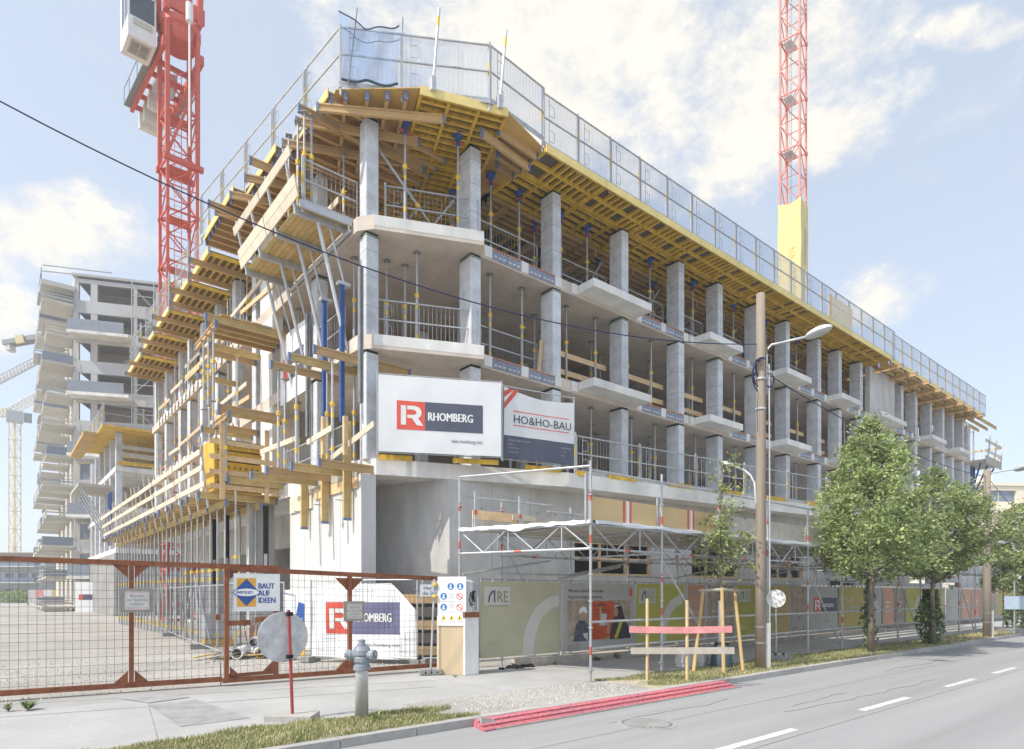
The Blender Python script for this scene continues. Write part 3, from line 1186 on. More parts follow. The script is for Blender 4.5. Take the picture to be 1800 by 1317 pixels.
def prop_meshes(h, head):
    key = (round(h, 1), head)
    if key in PM:
        return PM[key]
    h = key[0]
    cut = h * .56
    o = MB()
    o.tube((0, 0, .01), (0, 0, cut), .038, 8)
    o.k = 1
    for z0, z1 in ((.30, .42), (cut - .34, cut - .22)):
        o.tube((0, 0, z0), (0, 0, z1), .0395, 8, cap=False)
    i = MB()
    i.tube((0, 0, cut - .02), (0, 0, h - .012), .028, 8)
    n = MB()
    n.tube((0, 0, cut - .06), (0, 0, cut + .05), .056, 8)
    n.tube((-.12, 0, cut - .01), (.09, 0, cut - .01), .012, 5)
    b = MB()
    b.box((-.07, -.07, 0), (.07, .07, .012))
    hd = MB()
    if head == 'blue':
        hd.box((-.13, -.13, h - .025), (.13, .13, h))
        hd.lathe([(.05, h - .32), (.06, h - .3), (.045, h - .22), (.11, h - .06), (.11, h - .025)], n=8)
        hd.k = 1
        hd.box((-.16, -.03, h - .27), (.16, .03, h - .23))
    else:
        hd.box((-.08, -.08, h - .012), (.08, .08, h))
    PM[key] = (o.mesh('outer_tube', [steel, yellow_band]), i.mesh('inner_tube', steel), n.mesh('adjusting_nut', yellow_band), b.mesh('base_plate', steel_dark), hd.mesh('head', [blue, red_band]) if head == 'blue' else hd.mesh('head', steel_dark))
    one = MB()
    one.tube((0, 0, 0), (0, 0, cut), .038, 6)
    one.tube((0, 0, cut), (0, 0, h), .028, 6)
    one.k = 1
    one.tube((0, 0, cut - .3), (0, 0, cut - .18), .040, 6)
    one.tube((0, 0, .3), (0, 0, .45), .040, 6)
    one.box((-.08, -.08, h - .015), (.08, .08, h))
    PM[key] += (one.mesh('steel_prop', [steel, yellow_band]),)
    return PM[key]


def prop(x, y, z0, z1, label, group, head='plain', small=False):
    ms = prop_meshes(z1 - z0, head)
    rz = R.uniform(0, PI)
    if small:
        return tag(put('steel_prop', ms[5], None, (x, y, z0), rz), label, 'steel prop', group)
    t = thing('steel_prop', label, 'steel prop', (x, y, z0), rz, group)
    for nm, me in zip(('outer_tube', 'inner_tube', 'adjusting_nut', 'base_plate', 'head'), ms):
        put(nm, me, t)
    return t


FL = {1: 'first floor', 2: 'second floor', 3: 'third floor'}
for k in (1, 2, 3):
    top = Z[k + 1] - TH if k < 3 else ZB
    for i in range(15):
        a, b = UC[i], UC[i + 1]
        if i == 9 and k > 1:
            continue
        for j, f in enumerate((.32, .72)):
            x = a + (b - a) * f + R.uniform(-.12, .12)
            y = .72 if k == 3 else .62
            if k == 1 and i < 1:
                y = 1.1
            if i > 9 and j:
                continue
            prop(x, y + R.uniform(-.08, .08), Z[k], top, f'front steel prop on the {FL[k]}, {nth(i)} bay right of the corner column, {["left", "right"][j]} one', f'front steel props on the {FL[k]}', 'blue' if k == 3 and i < 9 else 'plain', small=i > 7)
        if i < 9:
            x = a + (b - a) * .55
            prop(x, 2.7 + R.uniform(-.3, .3), Z[k], top, f'rear steel prop on the {FL[k]}, set back in bay {nth(i)} from the corner', f'rear steel props on the {FL[k]}', 'blue' if k == 3 else 'plain', small=i > 4)
for k in (1, 2, 3):
    top = Z[k + 1] - TH if k < 3 else ZB
    for i in range(9):
        for j, (f, y) in enumerate(((.25, 1.9), (.8, 3.6))):
            if k == 1 and j:
                continue
            prop(UC[i] + (UC[i + 1] - UC[i]) * f + R.uniform(-.2, .2), y + R.uniform(-.3, .3), Z[k], top, f'inner steel prop on the {FL[k]}, {["middle", "deep"][j]} row, bay {nth(i)} from the corner', f'inner steel props on the {FL[k]}', 'blue' if k == 3 and j == 0 else 'plain', small=i > 3)
# chamfer bay
for k in (2, 3):
    top = Z[3] - TH if k == 2 else ZB
    for j, (px, py) in enumerate(((733, 612), (712, 628), (680, 622))):
        if k == 3:
            px, py = ((712, 393), (805, 410), (1, 1))[j]
            if j == 2:
                continue
        p = on_z(px, py + (4 if k == 2 else 0), Z[k])
        prop(p.x, p.y, Z[k], top, f'steel prop in the chamfered corner bay of the {FL[k]}, {nth(j)} one', 'steel props in the corner bay', 'blue' if k == 3 else 'plain')
# slanting push-pull braces in the top storey
def brace(p, q, label, r=.035):
    mb = MB()
    p, q = V(p), V(q)
    d = q - p
    mb.tube(p, p + d * .6, r, 8)
    mb.tube(p + d * .6, q, r * .7, 8)
    mb.k = 1
    mb.tube(p + d * .58, p + d * .62, r * 1.5, 8)
    return solo('steel_brace', mb, [steel, yellow_band], label, 'brace', 'slanting steel braces')


brace((-2.35, 1.1, Z[3] + 2.1), (-.6, .6, Z[3]), 'steel brace slanting down right from the left corner column')
brace((-.35, .5, Z[3] + 1.2), (-1.1, 1.1, Z[3] + .02), 'short steel brace leaning against the prop in the corner bay')
brace((-1.9, 1.2, Z[3] + .05), (.1, 2.4, Z[3] + 2.3), 'steel brace rising right behind the corner bay')
for i in range(8):
    a = UC[i] + .25
    brace((a, .75, Z[3] + 1.35), (a + .75, .95, Z[3] + .01), f'steel brace leaning at the foot of column {nth(i)} from the corner')
    brace((a + .3, 2.0, Z[3] + .05), (a + 1.7, 2.6, Z[3] + 2.3), f'inner steel brace rising right in bay {nth(i)} of the third floor')
    if i in (1, 2, 4, 6):
        brace((UC[i + 1] - 1.1, 1.3, Z[3]), (UC[i + 1] - .2, .8, Z[3] + 1.75), f'steel brace rising to the {nth(i + 1)} column from the corner')

# ------------------------------------------------------------------ guardrails
GM = {}


def guard_meshes(Lg, h=1.1, net=False):
    key = (round(Lg, 2), h)
    if key in GM:
        return GM[key]
    fr = MB()
    for z in (.12, h * .55, h):
        fr.box((0, -.015, z - .02), (Lg, .015, z + .012))
    for x in (.0, Lg - .03):
        fr.box((x, -.014, .1), (x + .03, .014, h - .02))
    fr.box((0, -.012, 0), (Lg, .0, .11))
    br = MB()
    n = int(Lg / .11)
    for i in range(1, n):
        x = Lg * i / n
        br.tube((x, .0, .13), (x, 0, h - .02), .0042 if h < 1.3 else .003, 4, cap=False)
    po = MB()
    po.box((-.025, .02, -.16), (.025, .07, h + .10))
    po.k = 1
    po.box((-.027, .018, h * .45), (.027, .072, h * .72))
    lp = MB()
    for x0 in (.22,):
        for z0 in (h * .14, h * .62):
            lp.path([(x0, -.02, z0), (x0 + .16, -.02, z0), (x0 + .19, -.02, z0 + .03), (x0 + .19, -.02, z0 + .27), (x0 + .16, -.02, z0 + .3), (x0, -.02, z0 + .3)], .008, 4)
        lp.path([(x0, -.02, .1), (x0, -.02, h)], .008, 4)
    nt_ = MB()
    nz, nx = 5, 8
    vs = []
    for j in range(nz + 1):
        for i in range(nx + 1):
            vs.append((Lg * i / nx, .03 + .02 * math.sin(i * 1.3 + j), h * j / nz + .05 - (.03 * math.sin(PI * i / nx) if j == nz else 0)))
    nt_.add(vs, [(j * (nx + 1) + i, j * (nx + 1) + i + 1, (j + 1) * (nx + 1) + i + 1, (j + 1) * (nx + 1) + i) for j in range(nz) for i in range(nx)])
    cd_ = MB()
    cd_.path([(Lg * i / nx, .032, h + .05 - .03 * math.sin(PI * i / nx)) for i in range(nx + 1)], .012, 4)
    GM[key] = (fr.mesh('rail_frame', steel), br.mesh('mesh_infill', steel), po.mesh('post', [steel_white, yellow_band]), lp.mesh('hook_loop', steel), nt_.mesh('net', net_m), cd_.mesh('net_cord', net_dark))
    return GM[key]


def guard(p, q, label, group, h=1.1, net=False, small=False):
    p, q = V(p), V(q)
    d = q - p
    ms = guard_meshes(d.length, h)
    t = thing('mesh_guardrail', label, 'guardrail', p, math.atan2(d.y, d.x), group)
    t.rotation_euler = (0, -math.atan2(d.z, math.hypot(d.x, d.y)), math.atan2(d.y, d.x))
    put('rail_frame', ms[0], t)
    put('mesh_infill', ms[1], t)
    put('post', ms[2], t)
    if not small:
        put('hook_loop', ms[3], t)
    if net:
        put('net', ms[4], t)
        put('net_cord', ms[5], t)
    return t


gg = 'mesh guardrails along the floor edges'
# level 3 behind the columns
for i in range(14):
    if i == 9:
        continue
    guard((UC[i] + .2, .62, Z[3]), (UC[i + 1] - .2, .62, Z[3]), f'mesh guardrail on the third floor in bay {nth(i)} from the corner column', gg, small=i > 6)
a, b = on_z(700, 385, Z[3]), on_z(812, 402, Z[3])
guard(k2 + N1 * .5 + E1 * .35, k3 + N1 * .5, 'mesh guardrail across the chamfered corner of the third floor', gg)
guard(k2 + N1 * .5 + E1 * .1 + V((0, 0, Z[2] - Z[3])), k3 + N1 * .5 + V((0, 0, Z[2] - Z[3])), 'mesh guardrail across the chamfered corner of the second floor', gg)
guard((.25, .62, Z[2]), (2.8, .62, Z[2]), 'mesh guardrail on the second floor right of the corner column', gg)
# level 1 along the slab edge, right of the banners
g0 = on_z(1016, 833, Z[1])
gdir = dd
s = 0
for i in range(5):
    p = g0 + gdir * (i * 2.52) + V((-gdir.y, gdir.x, 0)) * .08
    guard(p, p + gdir * 2.5, f'mesh guardrail on the first floor slab edge, {nth(i)} right of the banners', 'mesh guardrails on the first floor slab edge')
pl = g0 + gdir * (5 * 2.52)
for i in range(7):
    p = V((pl.x + i * 2.52, max(pl.y, c4.y + .06), Z[1]))
    guard(p, p + V((2.5, 0, 0)), f'mesh guardrail on the first floor slab edge, {nth(i + 5)} right of the banners', 'mesh guardrails on the first floor slab edge', small=True)
# timber guard planks in the second floor
pk = {}
for i in range(1, 9):
    a, b = UC[i] + .2, UC[i + 1] - .2
    Lp = round(b - a, 2)
    for j, z in enumerate((.42, .98)):
        mb = MB()
        mb.box((0, 0, 0), (Lp, .03, .17))
        solo('guard_plank', mb, plank, f'{["lower", "upper"][j]} timber guard plank on the second floor, bay {nth(i)} from the corner column', 'plank', 'timber guard planks on the second floor', loc=(a, .62, Z[2] + z))
    mb = MB()
    mb.box((0, 0, 0), (.07, .05, 1.25))
    solo('guard_post', mb, plank, f'short timber guard post on the second floor, bay {nth(i)} from the corner column', 'post', 'timber guard posts on the second floor', loc=(a + .35, .655, Z[2]))
mb = MB()
mb.box((0, 0, 0), (.13, .04, 1.15))
o = solo('leaning_board', mb, plank, 'short timber board leaning on the second column of the second floor', 'board', loc=(2.55, .35, Z[2]))
o.rotation_euler = (0, .12, 0)

# roof fences
ZR = ZB + .16
pts = [on_z(*p, ZR) for p in ((598, 153), (706, 165), (862, 182), (957, 250))]
labs = ['left of the jutting corner panel', 'above the jutting corner panel', 'right of the jutting corner panel']
for i in range(3):
    p, q = pts[i], pts[i + 1]
    guard(p, q, 'netted mesh guardrail on the roof corner, ' + labs[i], 'netted guardrails on the roof edge', 1.45, True)
x = pts[3].x + .05
i = 0
while x < 41.9:
    yy = EDGE + .06 if x < 25.8 else -.9
    guard((x, yy, ZR), (x + 1.36, yy, ZR), f'netted mesh guardrail along the right roof edge, {nth(i)} from the corner', 'netted guardrails on the roof edge', 1.45, True, small=i > 12)
    x += 1.38
    i += 1
# loose net sagging between the two corner posts
pA, pB = pts[0], pts[1]
mb = MB()
vs = []
nx, nz = 14, 8
for j in range(nz + 1):
    for i in range(nx + 1):
        f, g = i / nx, j / nz
        p = pA.lerp(pB, f * .98 + .06 * (1 - f))
        sag = .38 * 4 * f * (1 - f)
        z = ZR + .1 + (1.62 - .12 * f - sag * .7) * g
        vs.append((p.x - .1 + .05 * math.sin(i * .7 + j * .6), p.y - .08 + .05 * math.sin(i * .9 - j * .5), z))
mb.add(vs, [(j * (nx + 1) + i, j * (nx + 1) + i + 1, (j + 1) * (nx + 1) + i + 1, (j + 1) * (nx + 1) + i) for j in range(nz) for i in range(nx)])
t = thing('safety_net', 'loose blue safety net sagging between two posts at the left roof corner', 'safety net')
part('net', mb, net_m, t)
mb = MB()
for row in (nz, nz - 2):
    mb.path([vs[row * (nx + 1) + i] for i in range(nx + 1)], .018 if row == nz else .008, 4)
mb.path([V(vs[i]) + V((0, 0, .03 * math.sin(i))) for i in range(nx + 1)], .03, 5)
part('net_cord', mb, net_dark, t)
# tall poles at the roof corner
for (a, b, lab) in (((612, 150), (628, 14), 'thin leaning pole at the loose net on the roof corner'), ((706, 170), (708, 30), 'thin upright pole behind the roof corner guardrail')):
    p = on_z(*a, ZR)
    dp = (p - CAM).dot(FWD)
    q = at_d(*b, dp)
    mb = MB()
    mb.tube(p, q, .014, 6)
    solo('roof_pole', mb, steel_dark, lab, 'pole', 'thin poles on the roof corner')
for (a, b, lab) in (((761, 158), (772, 15), 'steel pole with yellow tip at the left front of the jutting corner panel'), ((878, 190), (890, 52), 'steel pole with yellow tip at the right front of the jutting corner panel')):
    p = on_z(*a, ZR - .02)
    dp = (p - CAM).dot(FWD)
    q = at_d(*b, dp)
    t = thing('corner_pole', lab, 'pole', (0, 0, 0), 0, 'steel poles on the jutting corner panel')
    mb = MB()
    mb.tube(p, q, .034, 8)
    part('tube', mb, steel_white, t)
    mb = MB()
    d = q - p
    mb.tube(p + d * .78, p + d * .9, .036, 8)
    part('yellow_tip', mb, yellow_band, t)
    mb = MB()
    mb.box((p.x - .06, p.y - .06, p.z - .02), (p.x + .06, p.y + .06, p.z + .3))
    part('socket', mb, steel_white, t)
# left roof edge: bare mesh
e0, e1 = V((pts[0].x, pts[0].y, ZR)), V((-4.5, 9.9, ZR))
for i in range(5):
    guard(e0.lerp(e1, (i + 1) / 5 - .005), e0.lerp(e1, i / 5), f'bare mesh guardrail on the left roof edge, {nth(i)} from the corner', 'bare guardrails on the left roof edge', 1.45)
for i, (a, b, u) in enumerate(ST):
    guard((u + .05, a, ZR), (u + .05, b, ZR), f'bare mesh guardrail on the stepped left roof edge, {nth(i)} step from the front', 'bare guardrails on the left roof edge', 1.45, small=True)
# things standing on the roof
p = on_z(1490, 555, ZR)
t = thing('formwork_board', 'pale board leaning upright on the roof near the far end', 'board', (p.x, p.y + .7, ZR))
mb = MB()
mb.box((0, 0, 0), (2.2, .05, 1.15))
part('sheet', mb, plank_pale, t)
mb = MB()
mb.box((-.08, -.02, 0), (0, .07, 1.2))
part('batten', mb, plank, t)


# ================================================================== LEFT FACADE PLATFORMS
# folding working platform hung off the third floor
t = thing('working_platform', 'cantilevered timber working platform with guard boards on the left facade', 'platform')
U0, U1, VA, VB = -4.3, -2.98, 1.25, 5.5
zf = Z[3] - .02
for i in range(9):
    mb = MB()
    x = U0 + i * (U1 - U0) / 9
    mb.box((x + .006, VA, zf - .05), (x + (U1 - U0) / 9 - .006, VB, zf - .004 * (i % 3)))
    part('floor_board', mb, ply if i % 2 else timber_y, t)
mb = MB()
mb.box((U0 - .03, VA - .05, zf - .14), (U1, VA, zf + .03))
part('edge_channel', mb, steel_white, t)
for v in (VA + .25, VA + 1.55, VA + 2.85, VB - .2):
    mb = MB()
    mb.box((U0 - .05, v - .05, zf - .20), (U1, v + .05, zf - .055))
    part('bearer', mb, steel, t)
    mb = MB()
    mb.bar((U0 - .02, v, zf - .15), (U0 - .32, v, zf + 1.25), .06, .05)
    part('guard_post', mb, steel_white, t)
    mb = MB()
    mb.tube((U0 + .55, v, zf - .2), (-2.98, v, zf - 3.2), .05, 8)
    part('strut', mb, steel_white, t)
    mb = MB()
    mb.tube((U0 + .9, v + .08, zf - .2), (-2.98, v + .08, zf - 1.6), .03, 8)
    part('inner_strut', mb, steel_white, t)
mb = MB()
mb.tube((-3.02, VA, zf - .24), (-3.02, VB, zf - .24), .05, 8)
part('edge_tube', mb, steel_white, t)
for j, (z, h) in enumerate(((.05, .24), (.30, .24), (.95, .22))):
    for a, b in ((VA - .1, VA + 2.1), (VA + 2.15, VB + .1)):
        x = U0 - .02 - .21 * (z + h / 2)
        mb = MB()
        mb.bar((x - .05, a, zf + z + h / 2), (x - .05, b, zf + z + h / 2), .035, h, up=(-.21, 0, 1))
        part('guard_board', mb, plank_pale, t)
# guardrail on the platform's end
guard((U0 + .1, VA + .06, zf), (U1 + .2, VA + .06, zf), 'mesh guardrail at the front end of the cantilevered timber platform', gg)
# props standing on the platform and carrying the jutting beams
for i, (px, py) in enumerate(((563, 350), (541, 356), (512, 372), (497, 392))):
    p = on_z(px, py, zf)
    p.x = min(max(p.x, U0 + .15), U1)
    prop(p.x, max(p.y, VA + .15), zf, ZB - .29, f'steel prop on the cantilevered timber platform, {nth(i)} from its front end', 'props on the timber platform')

# clutter of the left floors: rails and low mesh guards between the props
for i, (a, b, z, d_) in enumerate(((7.0, 10.4, Z[3] + .55, .25), (8.2, 12.0, Z[3] + 1.15, -.1), (9.5, 14.0, Z[2] + .5, .15), (9.8, 14.2, Z[2] + 1.05, 0), (15, 19, Z[3] + .6, .1), (15, 19, Z[3] + 1.1, .1), (16, 20, Z[2] + .8, -.1))):
    mb = MB()
    mb.bar((-2.98, a, z), (-3.0, b, z + d_), .03, .15)
    solo('guard_plank', mb, plank_pale if i % 2 else plank, f'guard plank nailed across the left facade props, {nth(i)} of the loose ones', 'plank', 'loose guard planks on the left facade')
for i, (a, k) in enumerate(((2.0, 2), (4.4, 2), (6.0, 3), (4.3, 1), (2.0, 1))):
    guard((-2.8, a + 2.0, Z[k]), (-2.8, a, Z[k]), f'mesh guardrail on the {FL[k]} at the left facade, {["nearer", "farther"][int(a > 4)]} one', gg)
# left facade props, all floors
for k in (1, 2, 3):
    top = Z[k + 1] - TH if k < 3 else ZB - .29
    for i, v in enumerate((2.2, 6.2, 7.6, 8.6, 10.5, 13.0, 15.4, 18.0, 20.0, 22.5, 25.3)):
        prop(-2.45 - .3 * (k == 3), v, Z[k], top, f'steel prop on the {FL[k]} along the left facade, {nth(i)} from the corner', 'props along the left facade', small=i > 4)

for i, v in enumerate((10.9, 12.2, 13.6, 15.0, 16.8, 18.3, 20.2, 21.6, 23.6, 25.8)):
    for k in (2, 3):
        top = Z[3] - TH if k == 2 else ZB - .29
        prop(-2.86, v + .3 * (k == 2), Z[k], top, f'outer steel prop on the {FL[k]} at the left slab edge, {nth(i)} from the front', 'outer props at the left slab edge', small=i > 3)
    if i % 2 == 0:
        brace((-2.8, v - .6, Z[3] + .02), (-2.7, v + .8, Z[3] + 2.2), f'steel brace leaning among the left facade columns of the third floor, {nth(i // 2)} from the front')
for i, (a, z) in enumerate(((2.0, Z[3] + .9), (10.4, Z[3] + .45), (13.2, Z[3] + .8), (16.4, Z[3] + .5), (19.6, Z[3] + .7), (12.0, Z[2] + .55), (20.0, Z[2] + .6), (22.5, Z[3] + .5))):
    mb = MB()
    mb.bar((-2.99, a, z), (-2.99, a + 2.6, z + .08), .03, .16)
    solo('guard_plank', mb, plank if i % 2 else plank_pale, f'guard plank across the columns of the left facade, {nth(i)} of the straight ones', 'plank', 'straight guard planks on the left facade')
# vertical blue bracket beams and dark steel walers at the left corner
for i, (px, y0, y1) in enumerate(((601, 500, 742), (570, 528, 745))):
    p = on_x(px, 620, -3.12)
    dp = (p - CAM).dot(FWD)
    zt, zb = EYE + (HY - y0) * dp / F, EYE + (HY - y1) * dp / F
    mb = MB()
    mb.box((p.x - .05, p.y - .06, zb), (p.x + .05, p.y + .06, zt))
    t = thing('bracket_beam', f'blue vertical bracket beam on the left facade, {["right", "left"][i]} one of two', 'bracket beam', (0, 0, 0), 0, 'blue bracket beams')
    part('beam', mb, blue, t)
    mb = MB()
    mb.box((p.x - .12, p.y - .08, zt - .03), (p.x + .2, p.y + .08, zt + .05))
    part('bracket_head', mb, steel_white, t)
for i, (px, y0, y1) in enumerate(((634, 470, 708), (541, 552, 768))):
    p = on_x(px, 620, -3.02)
    dp = (p - CAM).dot(FWD)
    mb = MB()
    zb, zt = EYE + (HY - y1) * dp / F, EYE + (HY - y0) * dp / F
    mb.box((p.x - .05, p.y - .06, zb), (p.x - .01, p.y + .06, zt))
    mb.box((p.x + .01, p.y - .06, zb), (p.x + .05, p.y + .06, zt))
    n = int((zt - zb) / .35)
    for j in range(n):
        mb.tube((p.x - .055, p.y - .062, zb + .2 + j * .35), (p.x - .055, p.y - .09, zb + .2 + j * .35), .02, 6)
    solo('steel_waler', mb, steel_dark, f'dark perforated steel waler standing at the left corner, {["right", "left"][i]} one', 'waler', 'dark steel walers')

# beam brackets under the second floor (left corner) and under the first floor
g2 = 'cantilever beams at the left corner'
for i, (y, u0, u1) in enumerate(((1.05, -4.05, -1.4), (1.9, -4.35, -1.9), (2.75, -4.5, -2.5))):
    hbeam((u0, y, Z[2] - .70), (u1, y, Z[2] - .70), f'cantilever timber beam under the second floor at the left corner, {nth(i)} from the front', g2, timber if i != 1 else timber_y)
for i, (y, u0, u1) in enumerate(((.75, -4.05, -2.3), (1.6, -4.4, -2.5), (2.5, -4.7, -2.6), (3.4, -4.8, -2.6))):
    hbeam((u0, y, Z[1] - .38 + .0), (u1, y, Z[1] - .38), f'cantilever timber beam at the first floor above the white end wall, {nth(i)} from the front', g2, timber_y if i % 2 else timber)
for i, (x, y) in enumerate(((-3.55, 1.1), (-4.15, 1.9), (-4.3, 2.75), (-3.3, 2.0), (-3.9, 3.4))):
    prop(x, y, Z[1] - .17, Z[2] - .70, f'steel prop outside the left corner on the first floor beams, {nth(i)} one', 'props outside the left corner')
# vertical yellow beams clamped to the white wall
for i, (px, y0, y1) in enumerate(((610, 740, 914), (571, 745, 920), (535, 820, 930))):
    p = on_x(px, 860, -3.12)
    dp = (p - CAM).dot(FWD)
    vbeam(p, EYE + (HY - y1) * dp / F, EYE + (HY - y0) * dp / F, f'upright yellow timber beam clamped to the white end wall, {nth(2 - i)} from the left', 'upright beams on the white end wall', rz=PI / 2)
    mb = MB()
    mb.tube((p.x - .25, p.y + .12, EYE + (HY - y1) * dp / F + .5), (p.x + .15, p.y + .12, EYE + (HY - y1) * dp / F + .5), .012, 6)
    mb.box((p.x - .02, p.y + .1, EYE + (HY - y1) * dp / F + .35), (p.x + .06, p.y + .17, EYE + (HY - y1) * dp / F + 1.5))
    solo('form_tie', mb, steel_dark, f'steel tie and dark upright behind the yellow beam, {nth(2 - i)} from the left', 'form tie', 'form ties on the white end wall')
# edge boards nailed along the top of the white wall
for i, (a, b, z0, z1, m) in enumerate(((.9, 3.6, G1 - .34, G1 - .06, plank), (.9, 3.9, G1 - .05, G1 + .18, plank_grey), (3.8, 5.5, G1 - .55, G1 - .10, plank_pale))):
    mb = MB()
    mb.box((-3.0, a, z0), (-2.955, b, z1))
    solo('edge_formboard', mb, m, ['fresh edge board along the top of the white end wall', 'grey edge board above the fresh one on the white end wall', 'wide pale formwork board at the left end of the white end wall'][i], 'board', 'edge boards on the white end wall')
# two plank rails and posts rising to the right at the first floor corner
for i, (a, b) in enumerate((((582, 806), (657, 745)), ((540, 778), (583, 752)), ((458, 795), (522, 770)))):
    p, q = on_x(*a, -3.55 - .25 * i), on_x(*b, -3.4 - .25 * i)
    mb = MB()
    mb.bar(p, q, .03, .14)
    solo('guard_plank', mb, plank_pale, f'pale guard plank at the left corner of the first floor, {nth(2 - i)} from the left', 'plank', 'guard planks at the left corner')
for i, (px, y0, y1) in enumerate(((607, 732, 800), (569, 733, 800))):
    p = on_x(px, 780, -3.62)
    dp = (p - CAM).dot(FWD)
    mb = MB()
    mb.box((p.x - .05, p.y - .05, EYE + (HY - y1) * dp / F), (p.x + .05, p.y + .05, EYE + (HY - y0) * dp / F))
    solo('guard_post', mb, plank, f'short pale timber post at the left corner of the first floor, {["right", "left"][i]} one', 'post', 'timber posts at the left corner')

# bundles of beams jutting out of the left facade at three heights
for bi, (zz, y0, u0, u1, n) in enumerate(((9.55, 5.9, -5.3, -2.9, 4), (7.05, 6.1, -4.9, -2.9, 2), (4.95, 6.2, -4.6, -2.9, 2))):
    nm = ['upper', 'middle', 'lower'][bi]
    for i in range(n):
        hbeam((u0 + .12 * i, y0 + i * .42, zz), (u1, y0 + i * .42, zz), f'timber beam of the {nm} bundle jutting out of the left facade, {nth(i)} from the front', f'{nm} beam bundle on the left facade', timber if (i + bi) % 2 else timber_y)
    if bi < 2:
        hbeam((u0 + .25, y0 - .2, zz - .21), (u0 + .25, y0 + n * .42 + .5, zz - .21), f'cross beam carrying the {nm} beam bundle on the left facade', f'{nm} beam bundle on the left facade')
    for i in range(3 if bi < 2 else 1):
        top = zz - (.21 if bi < 2 else 0)
        prop(u0 + .25, y0 + .1 + i * .55, (7.26 if bi == 0 else 5.0 if bi == 1 else .02), top, f'steel prop under the {nm} beam bundle on the left facade, {nth(i)} one', 'props under the beam bundles')

for i, (v, z, u0) in enumerate(((8.3, 9.62, -4.6), (8.9, 9.62, -4.75), (11.0, 9.4, -4.3), (8.6, 7.1, -4.4), (9.3, 7.1, -4.6), (12.2, 7.0, -4.2), (6.6, 9.78, -5.0), (7.0, 9.78, -4.9))):
    hbeam((u0, v, z), (-2.9, v + .1, z), f'single timber beam jutting out of the left facade, {nth(i)} of the scattered ones', 'scattered beams on the left facade', timber if i % 2 else timber_y)
for i in range(6):
    mb = MB()
    mb.box((-4.9 + i * .3, 5.8, 9.76), (-4.62 + i * .3, 7.6, 9.80))
    solo('platform_board', mb, [ply, plank_grey, plank][i % 3], f'board lying on the upper beam bundle of the left facade, {nth(i)} from outside', 'board', 'boards on the upper beam bundle', loc=(0, 0, .002))
for i, (x, y, z0, z1) in enumerate(((-3.7, 8.4, 7.32, 9.62), (-4.3, 9.0, 7.32, 9.62), (-3.9, 11.1, 4.75, 9.4), (-3.8, 8.8, 4.75, 7.1), (-3.7, 12.3, 4.75, 7.0))):
    prop(x, y, z0, z1, f'steel prop under the scattered left facade beams, {nth(i)} one', 'props under the scattered beams', small=True)
# long working deck on the first floor left side, carried by a forest of props
zd = 4.72
for i in range(10):
    a = 6.3 + i * 2.15
    mb = MB()
    mb.box((-5.0, a, zd - .03), (-3.0, a + 2.13, zd))
    solo('deck_sheet', mb, ply, f'ochre deck sheet of the left working platform, {nth(i)} from the front', 'deck sheet', 'deck sheets of the left working platform')
    for j in range(3):
        hbeam((-5.35 + .2 * (j % 2), a + .25 + j * .7, zd - .235), (-3.02, a + .25 + j * .7, zd - .235), f'cross beam under the left working platform, {nth(i * 3 + j)} from the front', 'cross beams under the left platform', timber_y)
    hbeam((-4.6, a, zd - .44), (-4.6, a + 2.12, zd - .44), f'lengthwise beam on the outer props of the left platform, {nth(i)} from the front', 'lengthwise beams on the left props', timber_y)
    hbeam((-3.6, a, zd - .44), (-3.6, a + 2.12, zd - .44), f'lengthwise beam on the inner props of the left platform, {nth(i)} from the front', 'lengthwise beams on the left props', timber_y)
for i in range(26):
    v = 6.5 + i * .82
    prop(-4.6, v, 0, zd - .44, f'outer steel prop under the left working platform, {nth(i)} from the front', 'outer props under the left platform', small=i > 6)
    if i % 2 == 0:
        prop(-3.6, v + .3, 0, zd - .44, f'inner steel prop under the left working platform, {nth(i // 2)} from the front', 'inner props under the left platform', small=i > 4)
for i, (x, y) in enumerate(((-3.42, 6.4), (-3.7, 9.6), (-3.7, 11.2))):
    mb = MB()
    mb.box((x - .07, y - .05, 2.0), (x + .07, y + .05, 4.4))
    mb.k = 1
    mb.box((x - .072, y - .052, 2.5), (x + .03, y - .048, 2.9))
    solo('steel_waler', mb, [black, steel_white], f'black upright steel waler among the left props, {nth(i)} from the front', 'waler', 'black walers among the left props')
# guard fence of the left platform
for i in range(20):
    v = 6.6 + i * 1.1
    mb = MB()
    mb.bar((-5.05, v, zd - .5), (-5.3 + R.uniform(-.05, .05), v + R.uniform(-.05, .05), zd + 1.35 + R.uniform(0, .35)), .05, .045)
    solo('guard_post', mb, plank_pale if i % 3 else steel_white, f'slanting guard post on the outer edge of the left platform, {nth(i)} from the front', 'post', 'guard posts of the left platform')
for i in range(6):
    a = 6.5 + i * 3.6
    for j, z in enumerate((.12, .6, 1.05)):
        mb = MB()
        x = -5.13 - .13 * z
        mb.bar((x - .03, a, zd + z + .08), (x - .03, a + 3.7, zd + z + .08 + R.uniform(-.03, .03)), .03, .16)
        solo('guard_plank', mb, plank_pale, f'{["low", "middle", "top"][j]} pale guard plank on the left platform edge, {nth(i)} length from the front', 'plank', 'guard planks of the left platform')
